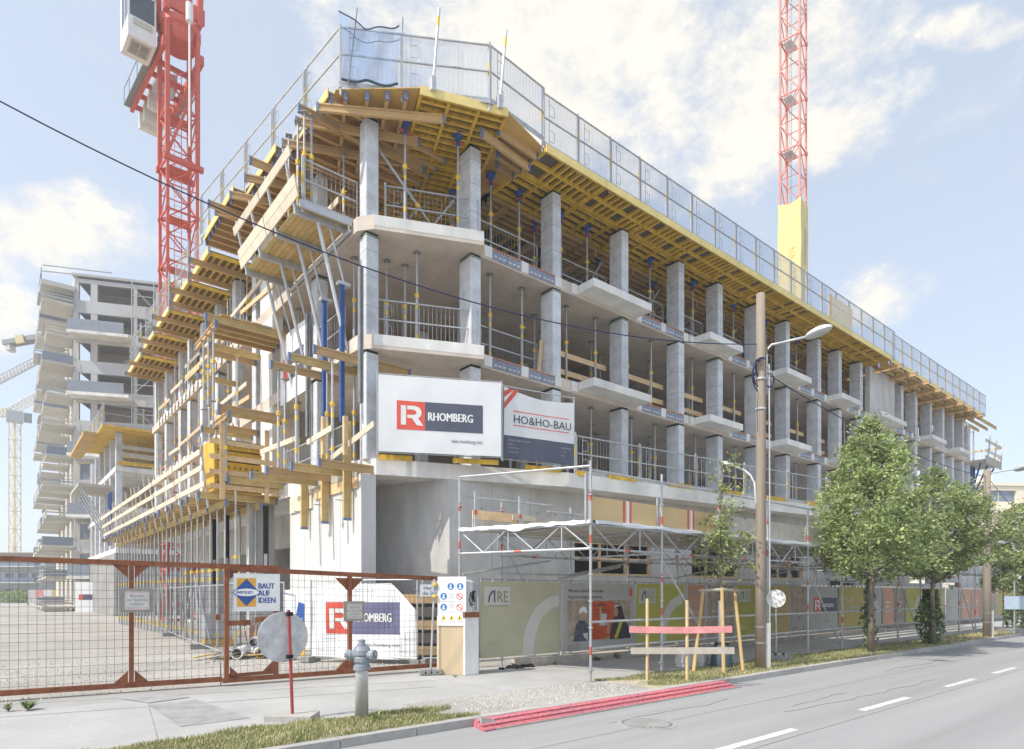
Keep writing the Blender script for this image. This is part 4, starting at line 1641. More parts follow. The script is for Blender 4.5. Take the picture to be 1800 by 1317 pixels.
# front end of the platform: fence and a yellow formwork box
for j, z in enumerate((.12, .55, 1.0, 1.45)):
    mb = MB()
    mb.bar((-5.1, 6.25, zd + z), (-3.1, 6.25, zd + z), .03, .15)
    solo('guard_plank', mb, plank, f'fresh guard plank across the front end of the left platform, {nth(j)} from below', 'plank', 'guard planks at the platform front')
for j, x in enumerate((-4.75, -3.45)):
    mb = MB()
    mb.box((x - .07, 6.18, zd - .25), (x + .07, 6.23, zd + 2.0))
    solo('guard_post', mb, plank, f'thick timber post at the front end of the left platform, {["left", "right"][j]} one', 'post', 'timber posts at the platform front')
t = thing('formwork_box', 'perforated yellow formwork box standing on the left platform', 'formwork box', (-4.75, 6.7, zd))
for j in range(5):
    mb = MB()
    mb.box((0, 0, j * .33 + .02), (1.3, .12, j * .33 + .31))
    mb.k = 1
    for i in range(7):
        mb.box((.12 + i * .17, -.004, j * .33 + .12), (.17 + i * .17, .0, j * .33 + .18))
    part('waler_row', mb, [yellow, ply_dark], t)
mb = MB()
mb.box((.0, .12, 0), (1.3, .16, 1.68))
part('plywood_face', mb, ply_dark, t)
mb = MB()
mb.box((-.1, .0, 0), (-.01, 1.3, 1.66))
part('side_panel', mb, yellow, t)

# ================================================================== BANNERS ON THE BUILDING
def rip(ax=.013, ph=0.0):
    return lambda a, b: ax * math.sin(a * 4.1 + ph) * math.cos(b * 3.1 + ph * 2) + ax * .6 * math.sin(a * 9 + b * 5 + ph)


def logo_r(t, x, z, s, y, rp, m=None):
    """white R on its square"""
    m = m or white
    mb = MB()
    a = lambda u, v: (x + u * s, z + v * s)
    poly(mb, [a(.14, .16), a(.32, .16), a(.32, .84), a(.14, .84)], y, rp)
    poly(mb, [a(.36, .84), a(.36, .70), a(.60, .70), a(.68, .64), a(.68, .57), a(.60, .52), a(.36, .52), a(.36, .40), a(.52, .40), a(.70, .16), a(.92, .16), a(.74, .41), a(.84, .50), a(.86, .66), a(.78, .79), a(.64, .84)], y, rp)
    return part('logo_letter', mb, m, t)


def banner_frame(t, w, h, m=steel, legs=True):
    mb = MB()
    mb.tube((-.02, .04, -.08), (-.02, .04, h + .06), .021, 6)
    mb.tube((w + .02, .04, -.08), (w + .02, .04, h + .06), .021, 6)
    mb.tube((-.02, .04, h + .03), (w + .02, .04, h + .03), .016, 6)
    mb.tube((-.02, .04, -.02), (w + .02, .04, -.02), .016, 6)
    return part('fence_frame', mb, m, t)


def rhomberg(t, w, h, rp, sx=1.0):
    part('banner_cloth', sheet(w, h, 0, rp, 20, 10), banner_w, t, smooth=True)
    # red square and navy field
    x0, z0, s = w * .145, h * .30, h * .375
    part('red_square', sheet(s * .98, s, -.006, rp, 6, 5, x0, z0), banner_red, t)
    part('navy_field', sheet(w * .845 - x0 - s * .98, s, -.006, rp, 12, 5, x0 + s * .98, z0), banner_navy, t)
    logo_r(t, x0, z0, s, -.011, rp)
    text('RHOMBERG', h * .155, white, t, x0 + s * 1.07, z0 + s * .36, -.011, bold=.008 * h / 1.8, ripple=rp, sx=(w * .815 - x0 - s * 1.07) / (h * .155 * 6.05))
    text('wien.rhomberg.com', h * .075, ink, t, w * .585, h * .155, -.009, ripple=rp, sx=(w * .27) / (h * .075 * 8.6))


bl_, br_ = on_z(665, 793, Z[1] + .13), on_z(881, 803, Z[1] + .13)
W1 = (br_ - bl_).length
t = thing('banner', 'large white banner with a red and navy logo on the first floor corner', 'banner', bl_, ang(bl_, br_))
banner_frame(t, W1, 1.9)
rhomberg(t, W1, 1.9, rip(.008))
b2l, b2r = on_z(886, 805, Z[1] + .13), on_z(1009, 821, Z[1] + .10)
W2 = (b2r - b2l).length
H2 = 1.85
t = thing('banner', 'white and navy banner with red corner stripes right of the large white one', 'banner', b2l, ang(b2l, b2r))
rp = lambda a, b: .010 * math.sin(a * 3.3 + 1) * math.cos(b * 2.1) + .006 * math.sin(a * 8 + b * 3)
mb = MB()
nx, nz = 16, 8
vs = []
for j in range(nz + 1):
    for i in range(nx + 1):
        f = i / nx
        hh = H2 - .12 * math.sin(f * PI) - .12 * f
        vs.append((W2 * f, rp(W2 * f, hh * j / nz), hh * j / nz))
mb.add(vs, [(j * (nx + 1) + i, j * (nx + 1) + i + 1, (j + 1) * (nx + 1) + i + 1, (j + 1) * (nx + 1) + i) for j in range(nz) for i in range(nx)])
part('banner_cloth', mb, banner_w, t, smooth=True)
banner_frame(t, W2, H2)
part('navy_field', sheet(W2, .60, -.006, rp, 14, 4, 0, 0), banner_navy, t)
mb = MB()
for o in (0, .30):
    poly(mb, [(0, H2 - .42 + o), (.0, H2 - .58 + o), (.42 - o * .55, H2 - .06), (.30 - o * .5, H2 - .03)], -.007, rp)
part('red_stripe', mb, banner_red, t)
text('HO&HO-BAU', .30, ink, t, W2 * .12, .95, -.008, bold=.002, ripple=rp, sx=W2 * .78 / (.30 * 5.55))
mb = MB()
sheet(W2 * .80, .022, -.008, rp, 10, 1, W2 * .12, 1.24, mb)
sheet(W2 * .80, .022, -.008, rp, 10, 1, W2 * .12, .87, mb)
part('red_line', mb, banner_red, t)
for i, s in enumerate(('HO&HO-BAU GmbH', 'Wien', '1100 Wien', 'Österreich')):
    text(s, .075, banner_grey, t, W2 * .05, .46 - i * .10, -.010, ripple=rp)
for i, s in enumerate(('KONTAKT', 'T +43', 'office')):
    text(s, .07, banner_grey, t, W2 * .80, .42 - i * .10, -.010, ripple=rp)
# yellow toe boards under the two banners
for i, (a, b, m) in enumerate((((664, 804), (724, 807), 1), ((795, 810), (875, 814), 1), ((922, 822), (985, 828), 1), ((1012, 832), (1030, 834), 1))):
    p, q = on_z(*a, Z[1] + .02), on_z(*b, Z[1] + .02)
    mb = MB()
    mb.bar(p - N1 * .05, q - N1 * .05, .03, .13)
    solo('toe_board', mb, yellow, f'yellow toe board at the slab edge under the banners, {nth(i)} from the left', 'toe board', 'yellow toe boards')
g5 = c2 + dd * .6
for i in range(5):
    p = g5 + dd * (i * 2.5 + .9) + V((0, 0, .05))
    mb = MB()
    mb.bar(p, p + dd * 1.1, .02, .14)
    solo('toe_board', mb, yellow, f'yellow toe board under the mesh guardrails, {nth(i)} right of the banners', 'toe board', 'yellow toe boards')
# the banner on the left facade
lb0, lb1 = on_x(493, 700, -3.0), on_x(540, 672, -3.0)
hL = 2.1
t = thing('banner', 'white logo banner hanging high on the left facade behind the steel struts', 'banner', (lb1.x, max(lb0.y, lb1.y), lb1.z - .2), -PI / 2)
Wl = abs(lb0.y - lb1.y)
part('banner_cloth', sheet(Wl, hL, 0, rip(.01), 10, 6), banner_w, t, smooth=True)
part('red_square', sheet(Wl * .16, hL * .36, -.012, None, 1, 1, Wl * .13, hL * .3), banner_red, t)
part('navy_field', sheet(Wl * .6, hL * .36, -.012, None, 1, 1, Wl * .29, hL * .3), banner_navy, t)
text('RHOMBERG', .26, white, t, Wl * .31, hL * .42, -.02, bold=.015, sx=Wl * .55 / (.26 * 6.05))


# ================================================================== PROTECTIVE SCAFFOLD OVER THE PAVEMENT
g_s = 'scaffold over the pavement'
FY = -5.55
U0S = on_z(1027, 1197).x
scaf = thing('scaffold', 'tubular steel protective scaffold gantry standing over the pavement', 'scaffold')
NB = 14
BAY = 2.15
ZT1, ZT0 = 2.98, 2.50                                      # truss chords
ring = MB()
red_tube = lambda mb, x, y, z0, z1: mb.tube((x, y, z0), (x, y, z1), .0255, 8, cap=False)


def tubes(name, segs, r=.024, m=steel, n=7):
    mb = MB()
    for a, b in segs:
        mb.tube(a, b, r, n)
    return part(name, mb, m, scaf)


up = {}
for i in range(NB):
    x = U0S + i * BAY
    for j, (y, top) in enumerate(((FY, 4.15 if i < 2 else 4.0), (-2.75, 3.75))):
        key = (j, top, i % 3)
        if key not in up:
            mb = MB()
            mb.tube((0, 0, .05), (0, 0, top), .026, 8)
            mb.k = 1
            for z0 in ((.5, 2.6, 3.4) if i % 3 == 0 else (1.9, 3.1, 1.2) if i % 3 == 1 else (.8, 2.4, 3.6)):
                mb.tube((0, 0, z0), (0, 0, z0 + .16), .0272, 8, cap=False)
            mb.k = 2
            for z0 in (1.0, 1.5, 2.0, 2.5, 2.98, 3.5):
                mb.tube((0, 0, z0), (0, 0, z0 + .025), .042, 8)
            mb.k = 0
            mb.tube((0, 0, 0), (0, 0, .3), .018, 6)
            mb.box((-.075, -.075, 0), (.075, .075, .012))
            mb.tube((0, 0, .2), (0, 0, .225), .06, 6)
            up[key] = mb.mesh('upright', [steel, red_band, steel_white])
        put('upright', up[key], scaf, (x + (0 if j == 0 else .1), y, 0))
# left end: pole in front of the info board
xB = on_z(808, 1181).x
yB = on_z(808, 1181).y
put('upright', up[(0, 4.15, 0)], scaf, (xB, yB, 0))
xe = U0S + (NB - 1) * BAY
A0 = V((U0S, FY, 0))
B0 = V((xB, yB, 0))


def zz(v, z):
    return V((v.x, v.y, z))


def truss(p, q, name='lattice_girder', n=None):
    p, q = V(p), V(q)
    L_ = (q - p).length
    n = n or max(2, int(L_ / .55))
    mb = MB()
    for z in (ZT0, ZT1 - .02):
        mb.tube(zz(p, z), zz(q, z), .024, 7)
    for i in range(n):
        a, b = p.lerp(q, i / n), p.lerp(q, (i + 1) / n)
        if i % 2:
            mb.tube(zz(a, ZT0), zz(b, ZT1), .016, 5)
        else:
            mb.tube(zz(a, ZT1), zz(b, ZT0), .016, 5)
        if i % 2 == 0:
            mb.tube(zz(a, ZT0), zz(a, ZT1), .016, 5)
    mb.k = 1
    m_ = p.lerp(q, .45)
    d = (q - p).normalized() * .16
    mb.tube(zz(m_, ZT0), zz(m_ + d, ZT0), .0255, 7, cap=False)
    return part(name, mb, [steel, red_band], scaf)


truss(B0, A0)
for i in range(NB - 1):
    truss((U0S + i * BAY, FY, 0), (U0S + (i + 1) * BAY, FY, 0))
    truss((U0S + i * BAY, -2.75, 0), (U0S + (i + 1) * BAY, -2.75, 0))
segs = [(zz(B0, 4.12), zz(A0, 4.05)), (zz(B0, 3.72), (U0S + 1.5, -2.9, 3.72)), ((U0S, FY, 3.98), (xe, FY, 3.98)), ((U0S + 1.5, -2.75, 3.6), (xe, -2.75, 3.6))]
tubes('handrail', segs)
# low rails between the uprights, as braced guard
segs = []
for i in range(NB - 1):
    x0, x1 = U0S + i * BAY, U0S + (i + 1) * BAY
    if i in (0, 1, 2) or i > 2:
        segs.append(((x0, FY, .62), (x1, FY, .62 + .02)))
        segs.append(((x0, FY, 1.12), (x1, FY, 1.12)))
tubes('low_rail', segs)
segs = []
for i in range(0, NB - 1):
    x0, x1 = U0S + i * BAY, U0S + (i + 1) * BAY
    segs.append(((x0, FY + .05, ZT0), (x0, -2.75, ZT0)))
    segs.append(((x0, FY + .05, ZT1 - .02), (x0, -2.75, ZT1 - .02)))
    if i % 3 == 1:
        segs.append(((x0 + .05, FY + .06, 2.4), (x1, FY + .06, .15)))
    if i % 3 == 0:
        segs.append(((x0 + .1, -2.65, 2.9), (x1, -2.65, .2)))
    segs.append(((x0, -2.8, 2.1), (x1, -2.8, 2.1 + (.35 if i % 2 else 0))))
tubes('cross_tube', segs)
p0 = on_y(828, 1004, -2.8)
tubes('slanting_tube', [((-2.4, -2.85, 2.06), (.1, -2.85, 2.42)), ((.4, -2.85, 2.0), (2.6, -2.85, 2.35))], .026)
# deck planks of the gantry, laid lengthwise
for i in range(NB - 1):
    x0 = U0S + i * BAY
    for j in range(8):
        y = FY + .12 + j * .335
        mb = MB()
        mb.box((x0 + .01, y, ZT1 + .005), (x0 + BAY - .01, y + .315, ZT1 + .05))
        if i == 0 and j == 0:
            pm_ = mb.mesh('deck_plank', plank_grey)
            px0, py0 = x0, y
        if j in (0, 1, 2, 4, 6) or i < 6:
            put('deck_plank', pm_, scaf, (x0 - px0, y - py0, R.uniform(0, .004)))
mb = MB()
mb.prism([B0 + V((.1, .05, 0)), A0 + V((.02, .1, 0)), (U0S, -2.8, 0), (xB + .5, -2.7, 0)], ZT1 + .004, ZT1 + .045)
part('end_deck', mb, plank_grey, scaf)
# white sheeting lying over the gantry edge
mb = MB()
nx = 26
vs = []
for i in range(nx + 1):
    f = i / nx
    p = B0.lerp(A0, f)
    o = V((-.88, -.47, 0))
    dz = .022 * math.sin(i * 1.7) + .014 * math.sin(i * 3.1)
    vs += [zz(p + o * (.05 + .02 * math.sin(i * 2)), ZT1 + .0 - abs(dz) - (.07 if i in (11, 12, 13) else 0)), zz(p + o * .03, ZT1 + .06 + dz * .5), zz(p - o * .45, ZT1 + .07 + .03 * math.sin(i * 2.3))]
mb.add(vs, [(i * 3 + k, (i + 1) * 3 + k, (i + 1) * 3 + k + 1, i * 3 + k + 1) for i in range(nx) for k in (0, 1)])
solo('white_sheeting', mb, white_soft, 'crumpled white sheeting lying over the left end of the scaffold deck', 'sheeting', smooth=True)
mb = MB()
vs = []
for i in range(90):
    x = U0S + .1 + i * .31
    vs += [(x, FY - .04, ZT1 - .01 + .015 * math.sin(i * 1.3)), (x, FY - .03, ZT1 + .065 + .01 * math.sin(i * 2.1)), (x, FY + .2, ZT1 + .07)]
mb.add(vs, [(i * 3 + k, (i + 1) * 3 + k, (i + 1) * 3 + k + 1, i * 3 + k + 1) for i in range(89) for k in (0, 1)])
solo('white_sheeting', mb, white_soft, 'long strip of white sheeting along the street edge of the scaffold deck', 'sheeting', smooth=True)
# guard boards on the deck
for i in range(NB - 2):
    x0 = U0S + i * BAY + .06
    t = thing('guard_board', f'{"yellow plywood" if i < 2 else "weathered grey"} guard board on the scaffold\'s street side, {nth(i)} bay from its left corner', 'guard board', (x0, FY + .08, ZT1 + .06), 0, 'guard boards of the scaffold')
    mb = MB()
    mb.box((0, 0, 0), (BAY - .12, .03, .46))
    part('board', mb, mat('yellowed_plywood', (.58, .43, .22), .75, .12, 3, streak=(.2, 1, 1)) if i == 0 else MATS['yellowed_plywood'] if i < 2 else plank_grey, t)
    if i < 2:
        for k, (xx, m) in enumerate(((.95, red_band), (1.06, white), (1.14, red_band))):
            mb = MB()
            mb.box((xx, -.004, 0), (xx + (.07 if k != 1 else .08), .0, .46))
            part('warning_stripe', mb, m, t)
        mb = MB()
        mb.box((-.14, -.03, -.05), (-.07, .0, .62 + .25 * (i == 0)))
        part('edge_post', mb, steel, t)
q0 = V((xB + .25, -2.85, ZT1 + .07))
q1 = V((U0S + 1.2, -2.95, ZT1 + .07))
for i, (a, b, z, h, m) in enumerate(((0, .62, 0, .18, plank_grey), (0, .66, .185, .2, plank), (.52, .85, .24, .12, plank_pale), (.7, 1.5, .0, .34, plank_grey))):
    p, q = q0.lerp(q1, a), q0.lerp(q1, b)
    mb = MB()
    y_ = -.04 * (i == 2)
    mb.bar(p + V((0, y_, z + h / 2)), q + V((0, y_, z + h / 2)), .035, h)
    solo('guard_board', mb, m, ['lowest weathered plank on the building side of the scaffold end', 'upper brown plank on the building side of the scaffold end', 'short pale plank end sticking out over the brown plank', 'wide grey plank on the building side of the scaffold'][i], 'guard board', 'guard boards of the scaffold')
for i, f in enumerate((0.02, .62)):
    p = q0.lerp(q1, f)
    mb = MB()
    mb.box((p.x - .03, p.y - .07, ZT1 + .06), (p.x + .03, p.y - .03, ZT1 + .85))
    mb.k = 1
    mb.box((p.x - .032, p.y - .072, ZT1 + .35), (p.x + .032, p.y - .028, ZT1 + .45))
    solo('edge_post', mb, [steel, red_band], f'grey steel edge post holding the weathered planks, {["left", "right"][i]} one', 'post', 'edge posts of the scaffold')

# ================================================================== HOARDING
HYY = -2.9


def xat(px):
    return on_y(px, 1044, HYY).x


def arch(mb, x, w, h, rp, y=-.007, flip=False):
    """the tall leaning arch of the banner print"""
    o, i_ = [], []
    for k in range(13):
        f = k / 12
        a = PI * .5 * f
        o.append((x + w - w * math.cos(a) ** 1.0 * 1.0 if False else x + w * (1 - math.cos(a)), h * math.sin(a) ** .9))
        i_.append((x + w * .30 + w * .70 * (1 - math.cos(a)), h * .80 * math.sin(a) ** .9))
    for k in range(12):
        mb.add([(p[0], y + rp(*p), p[1]) for p in (o[k], i_[k], i_[k + 1], o[k + 1])], [(0, 1, 2, 3)])
    return mb


def hoarding(px0, px1, label, m, z0=.26, z1=1.92, ph=0.0):
    x0, x1 = xat(px0) + .04, xat(px1) - .04
    t = thing('banner_fence', label, 'banner fence', (x0, HYY, z0), 0, 'printed banner fence along the pavement')
    wd, h = x1 - x0, z1 - z0
    rp = rip(.009, ph)
    part('banner_cloth', sheet(wd, h, 0, rp, 26, 14), m, t, smooth=True)
    mb = MB()
    for xx in (-.03, wd + .03):
        mb.tube((xx, .04, -z0 + .02), (xx, .04, h + .08), .021, 6)
    mb.tube((-.03, .04, h + .04), (wd + .03, .04, h + .04), .016, 6)
    mb.tube((-.03, .04, -.05), (wd + .03, .04, -.05), .016, 6)
    part('fence_frame', mb, steel, t)
    mb = MB()
    for k in range(8):
        mb.box((wd * k / 7 - .008, -.014, h - .012), (wd * k / 7 + .008, .03, h + .05))
    part('cable_tie', mb, steel_white, t)
    return t, wd, h, rp


def are(t, wd, h, rp, box_m, arch_m, ax=.52, aw=.5, txt=white):
    mb = MB()
    arch(mb, wd * ax, wd * aw, h * .82, rp)
    part('arch_print', mb, arch_m, t)
    s = h / 1.66
    part('logo_field', sheet(.72 * s, .42 * s, -.006, rp, 4, 3, .09, h * .68), box_m, t)
    mb = MB()
    x, z = .19, h * .725
    pts_o = [(x + .0 * s, z), (x + .02 * s, z + .12 * s), (x + .09 * s, z + .24 * s), (x + .20 * s, z + .27 * s)]
    pts_i = [(x + .04 * s, z), (x + .06 * s, z + .11 * s), (x + .11 * s, z + .20 * s), (x + .16 * s, z + .225 * s)]
    for k in range(3):
        mb.add([(p[0], -.011 + rp(*p), p[1]) for p in (pts_o[k], pts_i[k], pts_i[k + 1], pts_o[k + 1])], [(0, 1, 2, 3)])
    poly(mb, [(x + .16 * s, z), (x + .20 * s, z), (x + .20 * s, z + .27 * s), (x + .16 * s, z + .225 * s)], -.011, rp)
    part('logo_letter', mb, banner_navy, t)
    text('RE', .36 * s, MATS['banner_olive'] if box_m is not olive_pale else MATS['olive_dim'], t, x + .23 * s, z, -.011, bold=.004, ripple=rp, sx=.88)
    text('AUSTRIAN REAL ESTATE', .055 * s, banner_grey if box_m is not olive_pale else MATS['olive_dim'], t, x, z - .09 * s, -.011, ripple=rp)
    text('ARE.AT', .12 * s, txt, t, .14, h * .16, -.013, ripple=rp)


mat('olive_dim', (.30, .285, .17), .7)
olive_txt = mat('olive_text', (.50, .485, .33), .7)
t, wd, h, rp = hoarding(842, 985, 'olive banner with a tall pale arch, first of the fence beside the pillar', olive)
are(t, wd, h, rp, olive_pale, olive_pale, .50, .5, olive_txt)
# poster with two people
t, wd, h, rp = hoarding(990, 1114, 'grey banner with a printed photo of two people in front of a red machine', banner_grey, ph=1.0)
for i, s_ in enumerate(('Was wäre, wenn Bauen nur eine', 'Frage des richtigen Partners ist.')):
    text(s_, .115, ink, t, .12, h * .86 - i * .15, -.010, ripple=rp, sx=.82)
part('red_square', sheet(.12, .2, -.008, rp, 2, 2, wd - .17, h * .80), banner_red, t)
X0, Z0, PW, PH = .1, h * .14, wd - .2, h * .60
mats_p = dict(bg=banner_photo, org=mat('print_machine_red', (.50, .09, .03), .7, .3, 5), jk=mat('print_jacket', (.10, .10, .13), .7, .3, 6), hel=white, skin=mat('print_skin', (.45, .27, .19), .7), hair=mat('print_hair', (.07, .045, .035), .7), jacket=mat('print_dark', (.045, .045, .06), .7), yel=mat('print_yellow', (.55, .45, .05), .7), paper=mat('print_paper', (.55, .55, .5), .7))


def P(u, v):
    return (X0 + PW * u, Z0 + PH * v)


def pr(name, mk, pts, y, ell=None):
    mb = MB()
    if ell:
        u, v, a, b = ell
        pts = [(u + a * math.cos(k * PI / 8), v + b * math.sin(k * PI / 8)) for k in range(16)]
    poly(mb, [P(*p) for p in pts], y, rp)
    return part(name, mb, mats_p[mk], t)


part('photo_print', sheet(PW, PH, -.006, rp, 8, 5, X0, Z0), banner_photo, t)
pr('print_machine', 'org', [(.33, .05), (.70, .05), (.72, .97), (.36, .97)], -.010)
for k in range(3):
    pr('print_machine_slot', 'jacket', [(.40, .60 + k * .13), (.68, .60 + k * .13), (.68, .63 + k * .13), (.40, .63 + k * .13)], -.013)
pr('print_machine_part', 'org', [(.36, .02), (.56, .02), (.58, .2), (.50, .26), (.36, .22)], -.014)
pr('print_jacket', 'jk', [(.08, 0), (.12, .4), (.17, .52), (.26, .5), (.34, .3), (.33, 0)], -.012)
pr('print_trousers', 'paper', [(.2, 0), (.2, .18), (.30, .2), (.31, 0)], -.015)
pr('print_face', 'skin', None, -.015, (.225, .62, .045, .1))
pr('print_helmet', 'hel', [(.165, .68), (.165, .76), (.19, .83), (.23, .85), (.27, .82), (.285, .75), (.29, .68)], -.017)
pr('print_sheet', 'paper', [(.48, .36), (.58, .36), (.6, .66), (.50, .66)], -.015)
pr('print_hair', 'hair', [(.70, .52), (.72, .75), (.755, .88), (.80, .9), (.85, .82), (.88, .6), (.93, .4), (.88, .3)], -.012)
pr('print_jacket', 'jacket', [(.64, 0), (.68, .36), (.75, .5), (.86, .48), (.95, .36), (1.0, 0)], -.014)
pr('print_face', 'skin', None, -.016, (.745, .69, .038, .125))
pr('print_strap', 'yel', [(.71, .02), (.77, .02), (.87, .46), (.81, .46)], -.017)
pr('print_band', 'hel', [(.72, .80), (.74, .86), (.80, .88), (.80, .85), (.75, .83)], -.018)
for i in range(3):
    text('ARE Austrian Real Estate', .045, ink, t, .1, .13 - i * .06, -.010, ripple=rp)
t, wd, h, rp = hoarding(1117, 1204, 'lime green banner with a pale arch behind the pink topped barrier', lime, ph=2.0)
are(t, wd, h, rp, mat('logo_field_pale', (.50, .50, .42), .7), lime_arch, .45, .5)
t, wd, h, rp = hoarding(1207, 1240, 'narrow orange banner with white lettering behind the tree stakes', banner_orange, ph=3)
for i, s_ in enumerate(('NATUR', 'JETZT', 'MIETEN', 'WOHNEN')):
    text(s_, .19, MATS['banner_arch'], t, .08, h * .82 - i * .30, -.010, ripple=rp, sx=.78)
t, wd, h, rp = hoarding(1242, 1291, 'brownish photo banner between the orange banner and the green one', banner_photo, ph=4)
text('www.are.at', .12, white, t, .2, h * .5, -.01, ripple=rp)
t, wd, h, rp = hoarding(1294, 1362, 'green banner with a pale arch behind the utility pole', lime, ph=5)
are(t, wd, h, rp, MATS['logo_field_pale'], lime_arch, .45, .5)
t, wd, h, rp = hoarding(1364, 1387, 'narrow amber banner right of the round white sign', banner_amber, ph=6)
for i, s_ in enumerate(('BAUEN', 'JETZT', 'WOHN', 'RAUM')):
    text(s_, .15, MATS['banner_arch'], t, .06, h * .5 - i * .2, -.010, ripple=rp, sx=.8)
t, wd, h, rp = hoarding(1389, 1421, 'grey photo banner of a townscape right of the amber banner', banner_photo, ph=7)
mb = MB()
for k in range(9):
    a = wd * k / 9
    sheet(wd / 10, .25 + .25 * R.random(), -.009, rp, 1, 1, a, .15 + .1 * R.random(), mb)
part('townscape_print', mb, banner_grey, t)
t, wd, h, rp = hoarding(1423, 1472, 'pale grey banner with a small red and navy logo on the pavement fence', banner_grey, ph=8)
s = h * .33
part('red_square', sheet(s, s, -.006, rp, 3, 3, wd * .13, h * .42), banner_red, t)
part('navy_field', sheet(wd * .62, s, -.006, rp, 5, 3, wd * .13 + s, h * .42), banner_navy, t)
logo_r(t, wd * .13, h * .42, s, -.012, rp)
text('RHOMBERG', s * .36, white, t, wd * .13 + s * 1.1, h * .42 + s * .35, -.012, bold=.006, ripple=rp, sx=wd * .52 / (s * .36 * 6.05))
text('wien.rhomberg.com', .08, ink, t, wd * .5, h * .2, -.01, ripple=rp)
t, wd, h, rp = hoarding(1474, 1519, 'olive yellow banner with pale lettering left of the first big tree', mat('banner_mustard', (.43, .36, .10), .65, .08), ph=9)
for i, s_ in enumerate(('ALLES', 'IN BEWEGUNG')):
    text(s_, .3, olive_pale, t, .5, h * .66 - i * .36, -.01, ripple=rp)
far_h = [(1521, 1550, banner_grey, 'pale grey photo banner behind the first big tree'), (1552, 1572, banner_orange, 'orange banner right of the first big tree trunk'), (1574, 1590, banner_photo, 'brown photo banner right of the orange one'), (1592, 1622, lime, 'lime banner left of the trunk shoots'), (1624, 1660, MATS['banner_mustard'], 'mustard banner behind the leafy trunk shoots'), (1662, 1688, banner_grey, 'grey banner between the trunk shoots and the far pole'), (1690, 1706, banner_orange, 'orange banner left of the far utility pole'), (1708, 1722, mat('banner_faded_red', (.50, .24, .17), .7, .1), 'red banner left of the far utility pole'), (1724, 1752, banner_photo, 'brown banner behind the far utility pole'), (1754, 1790, MATS['banner_mustard'], 'yellowish banner at the far right end of the fence')]
for k, (a, b, m, lab) in enumerate(far_h):
    t, wd, h, rp = hoarding(a, b, lab, m, ph=10 + k)
    if m is lime:
        mb = MB()
        arch(mb, wd * .4, wd * .5, h * .8, rp)
        part('arch_print', mb, lime_arch, t)
    else:
        mb = MB()
        for q in range(3):
            sheet(wd * R.uniform(.3, .6), .06, -.008, rp, 2, 1, wd * .2, h * (.6 - q * .12), mb)
        part('print_line', mb, olive_pale, t)
# low concrete base under the hoarding
for i in range(13):
    mb = MB()
    mb.box((0, 0, 0), (2.3, .25, .16 + R.uniform(-.02, .03)))
    solo('base_block', mb, mat('old_base', (.42, .38, .32), .9, .25, 4, bump=.3) if i == 0 else MATS['old_base'], f'low worn concrete base block under the banner fence, {nth(i)} from the left', 'concrete block', 'base blocks under the banner fence', loc=(-.9 + i * 2.35, HYY + .02, -.01))
mb = MB()
for k in range(26):
    x = -1.5 + R.random() * .95
    r = R.uniform(.03, .07)
    mb.lathe([(r * .7, 0), (r, r * .4), (r * .4, r)], (x, HYY - .1 + R.uniform(-.05, .15), -.005), 6)
put('rubble', mb.mesh('rubble', [dark]), None, kind='stuff')

# ------------------------------------------------------------------ pillar, info board and sign at the gate
p = on_z(828, 1186)
t = thing('gate_pillar', 'round capped concrete gate pillar with black graffiti between info board and banner', 'pillar', (p.x, p.y + .12, 0))
mb = MB()
mb.box((-.17, -.15, 0), (.17, .2, 1.30))
part('shaft', mb, concrete_light, t)
mb = MB()
mb.tube((0, .0, 1.30), (0, .0, 1.88), .165, 16)
mb.tube((0, .0, 1.88), (0, .0, 1.94), .165, 16, .08)
part('cap_cylinder', mb, steel_white, t, smooth=False)
mb = MB()
mb.box((-.19, -.17, 1.17), (.17, .0, 1.28))
part('clamp', mb, rust, t)
mb = MB()
g_ = [(.02, 1.42), (.06, 1.5), (.04, 1.62), (.10, 1.72), (.07, 1.58), (.12, 1.48), (.09, 1.66), (.14, 1.7)]
mb.path([(a_ - .06, -.168 + (abs(a_ - .06) ** 2) * 2, z_ + .0) for a_, z_ in g_], .014, 5)
mb.path([(.02, -.166, 1.70), (-.05, -.166, 1.66), (-.07, -.160, 1.52), (-.03, -.166, 1.40), (.02, -.168, 1.44)], .014, 5)
part('graffiti', mb, black, t)
a, b = on_z(768, 1186), on_z(818, 1187)
t = thing('info_board', 'white safety board with blue and yellow pictograms on a plywood upright', 'info board', a, ang(a, b))
wd = (b - a).length
mb = MB()
mb.box((.04, 0, .0), (wd, .1, 1.08))
part('plywood_base', mb, mat('new_plywood', (.62, .49, .32), .75, .1, 2.5, streak=(1, 1, .15)), t)
mb = MB()
mb.box((.0, .0, .0), (.09, .12, 1.2))
part('side_post', mb, plank_pale, t)
mb = MB()
mb.box((.02, -.02, 1.0), (wd + .02, .0, 2.0))
part('board', mb, white, t)
SB = wd + .02


def disc(mb, x, z, r, y, n=16):
    poly(mb, [(x + r * math.cos(k * 2 * PI / n), z + r * math.sin(k * 2 * PI / n)) for k in range(n)], y)


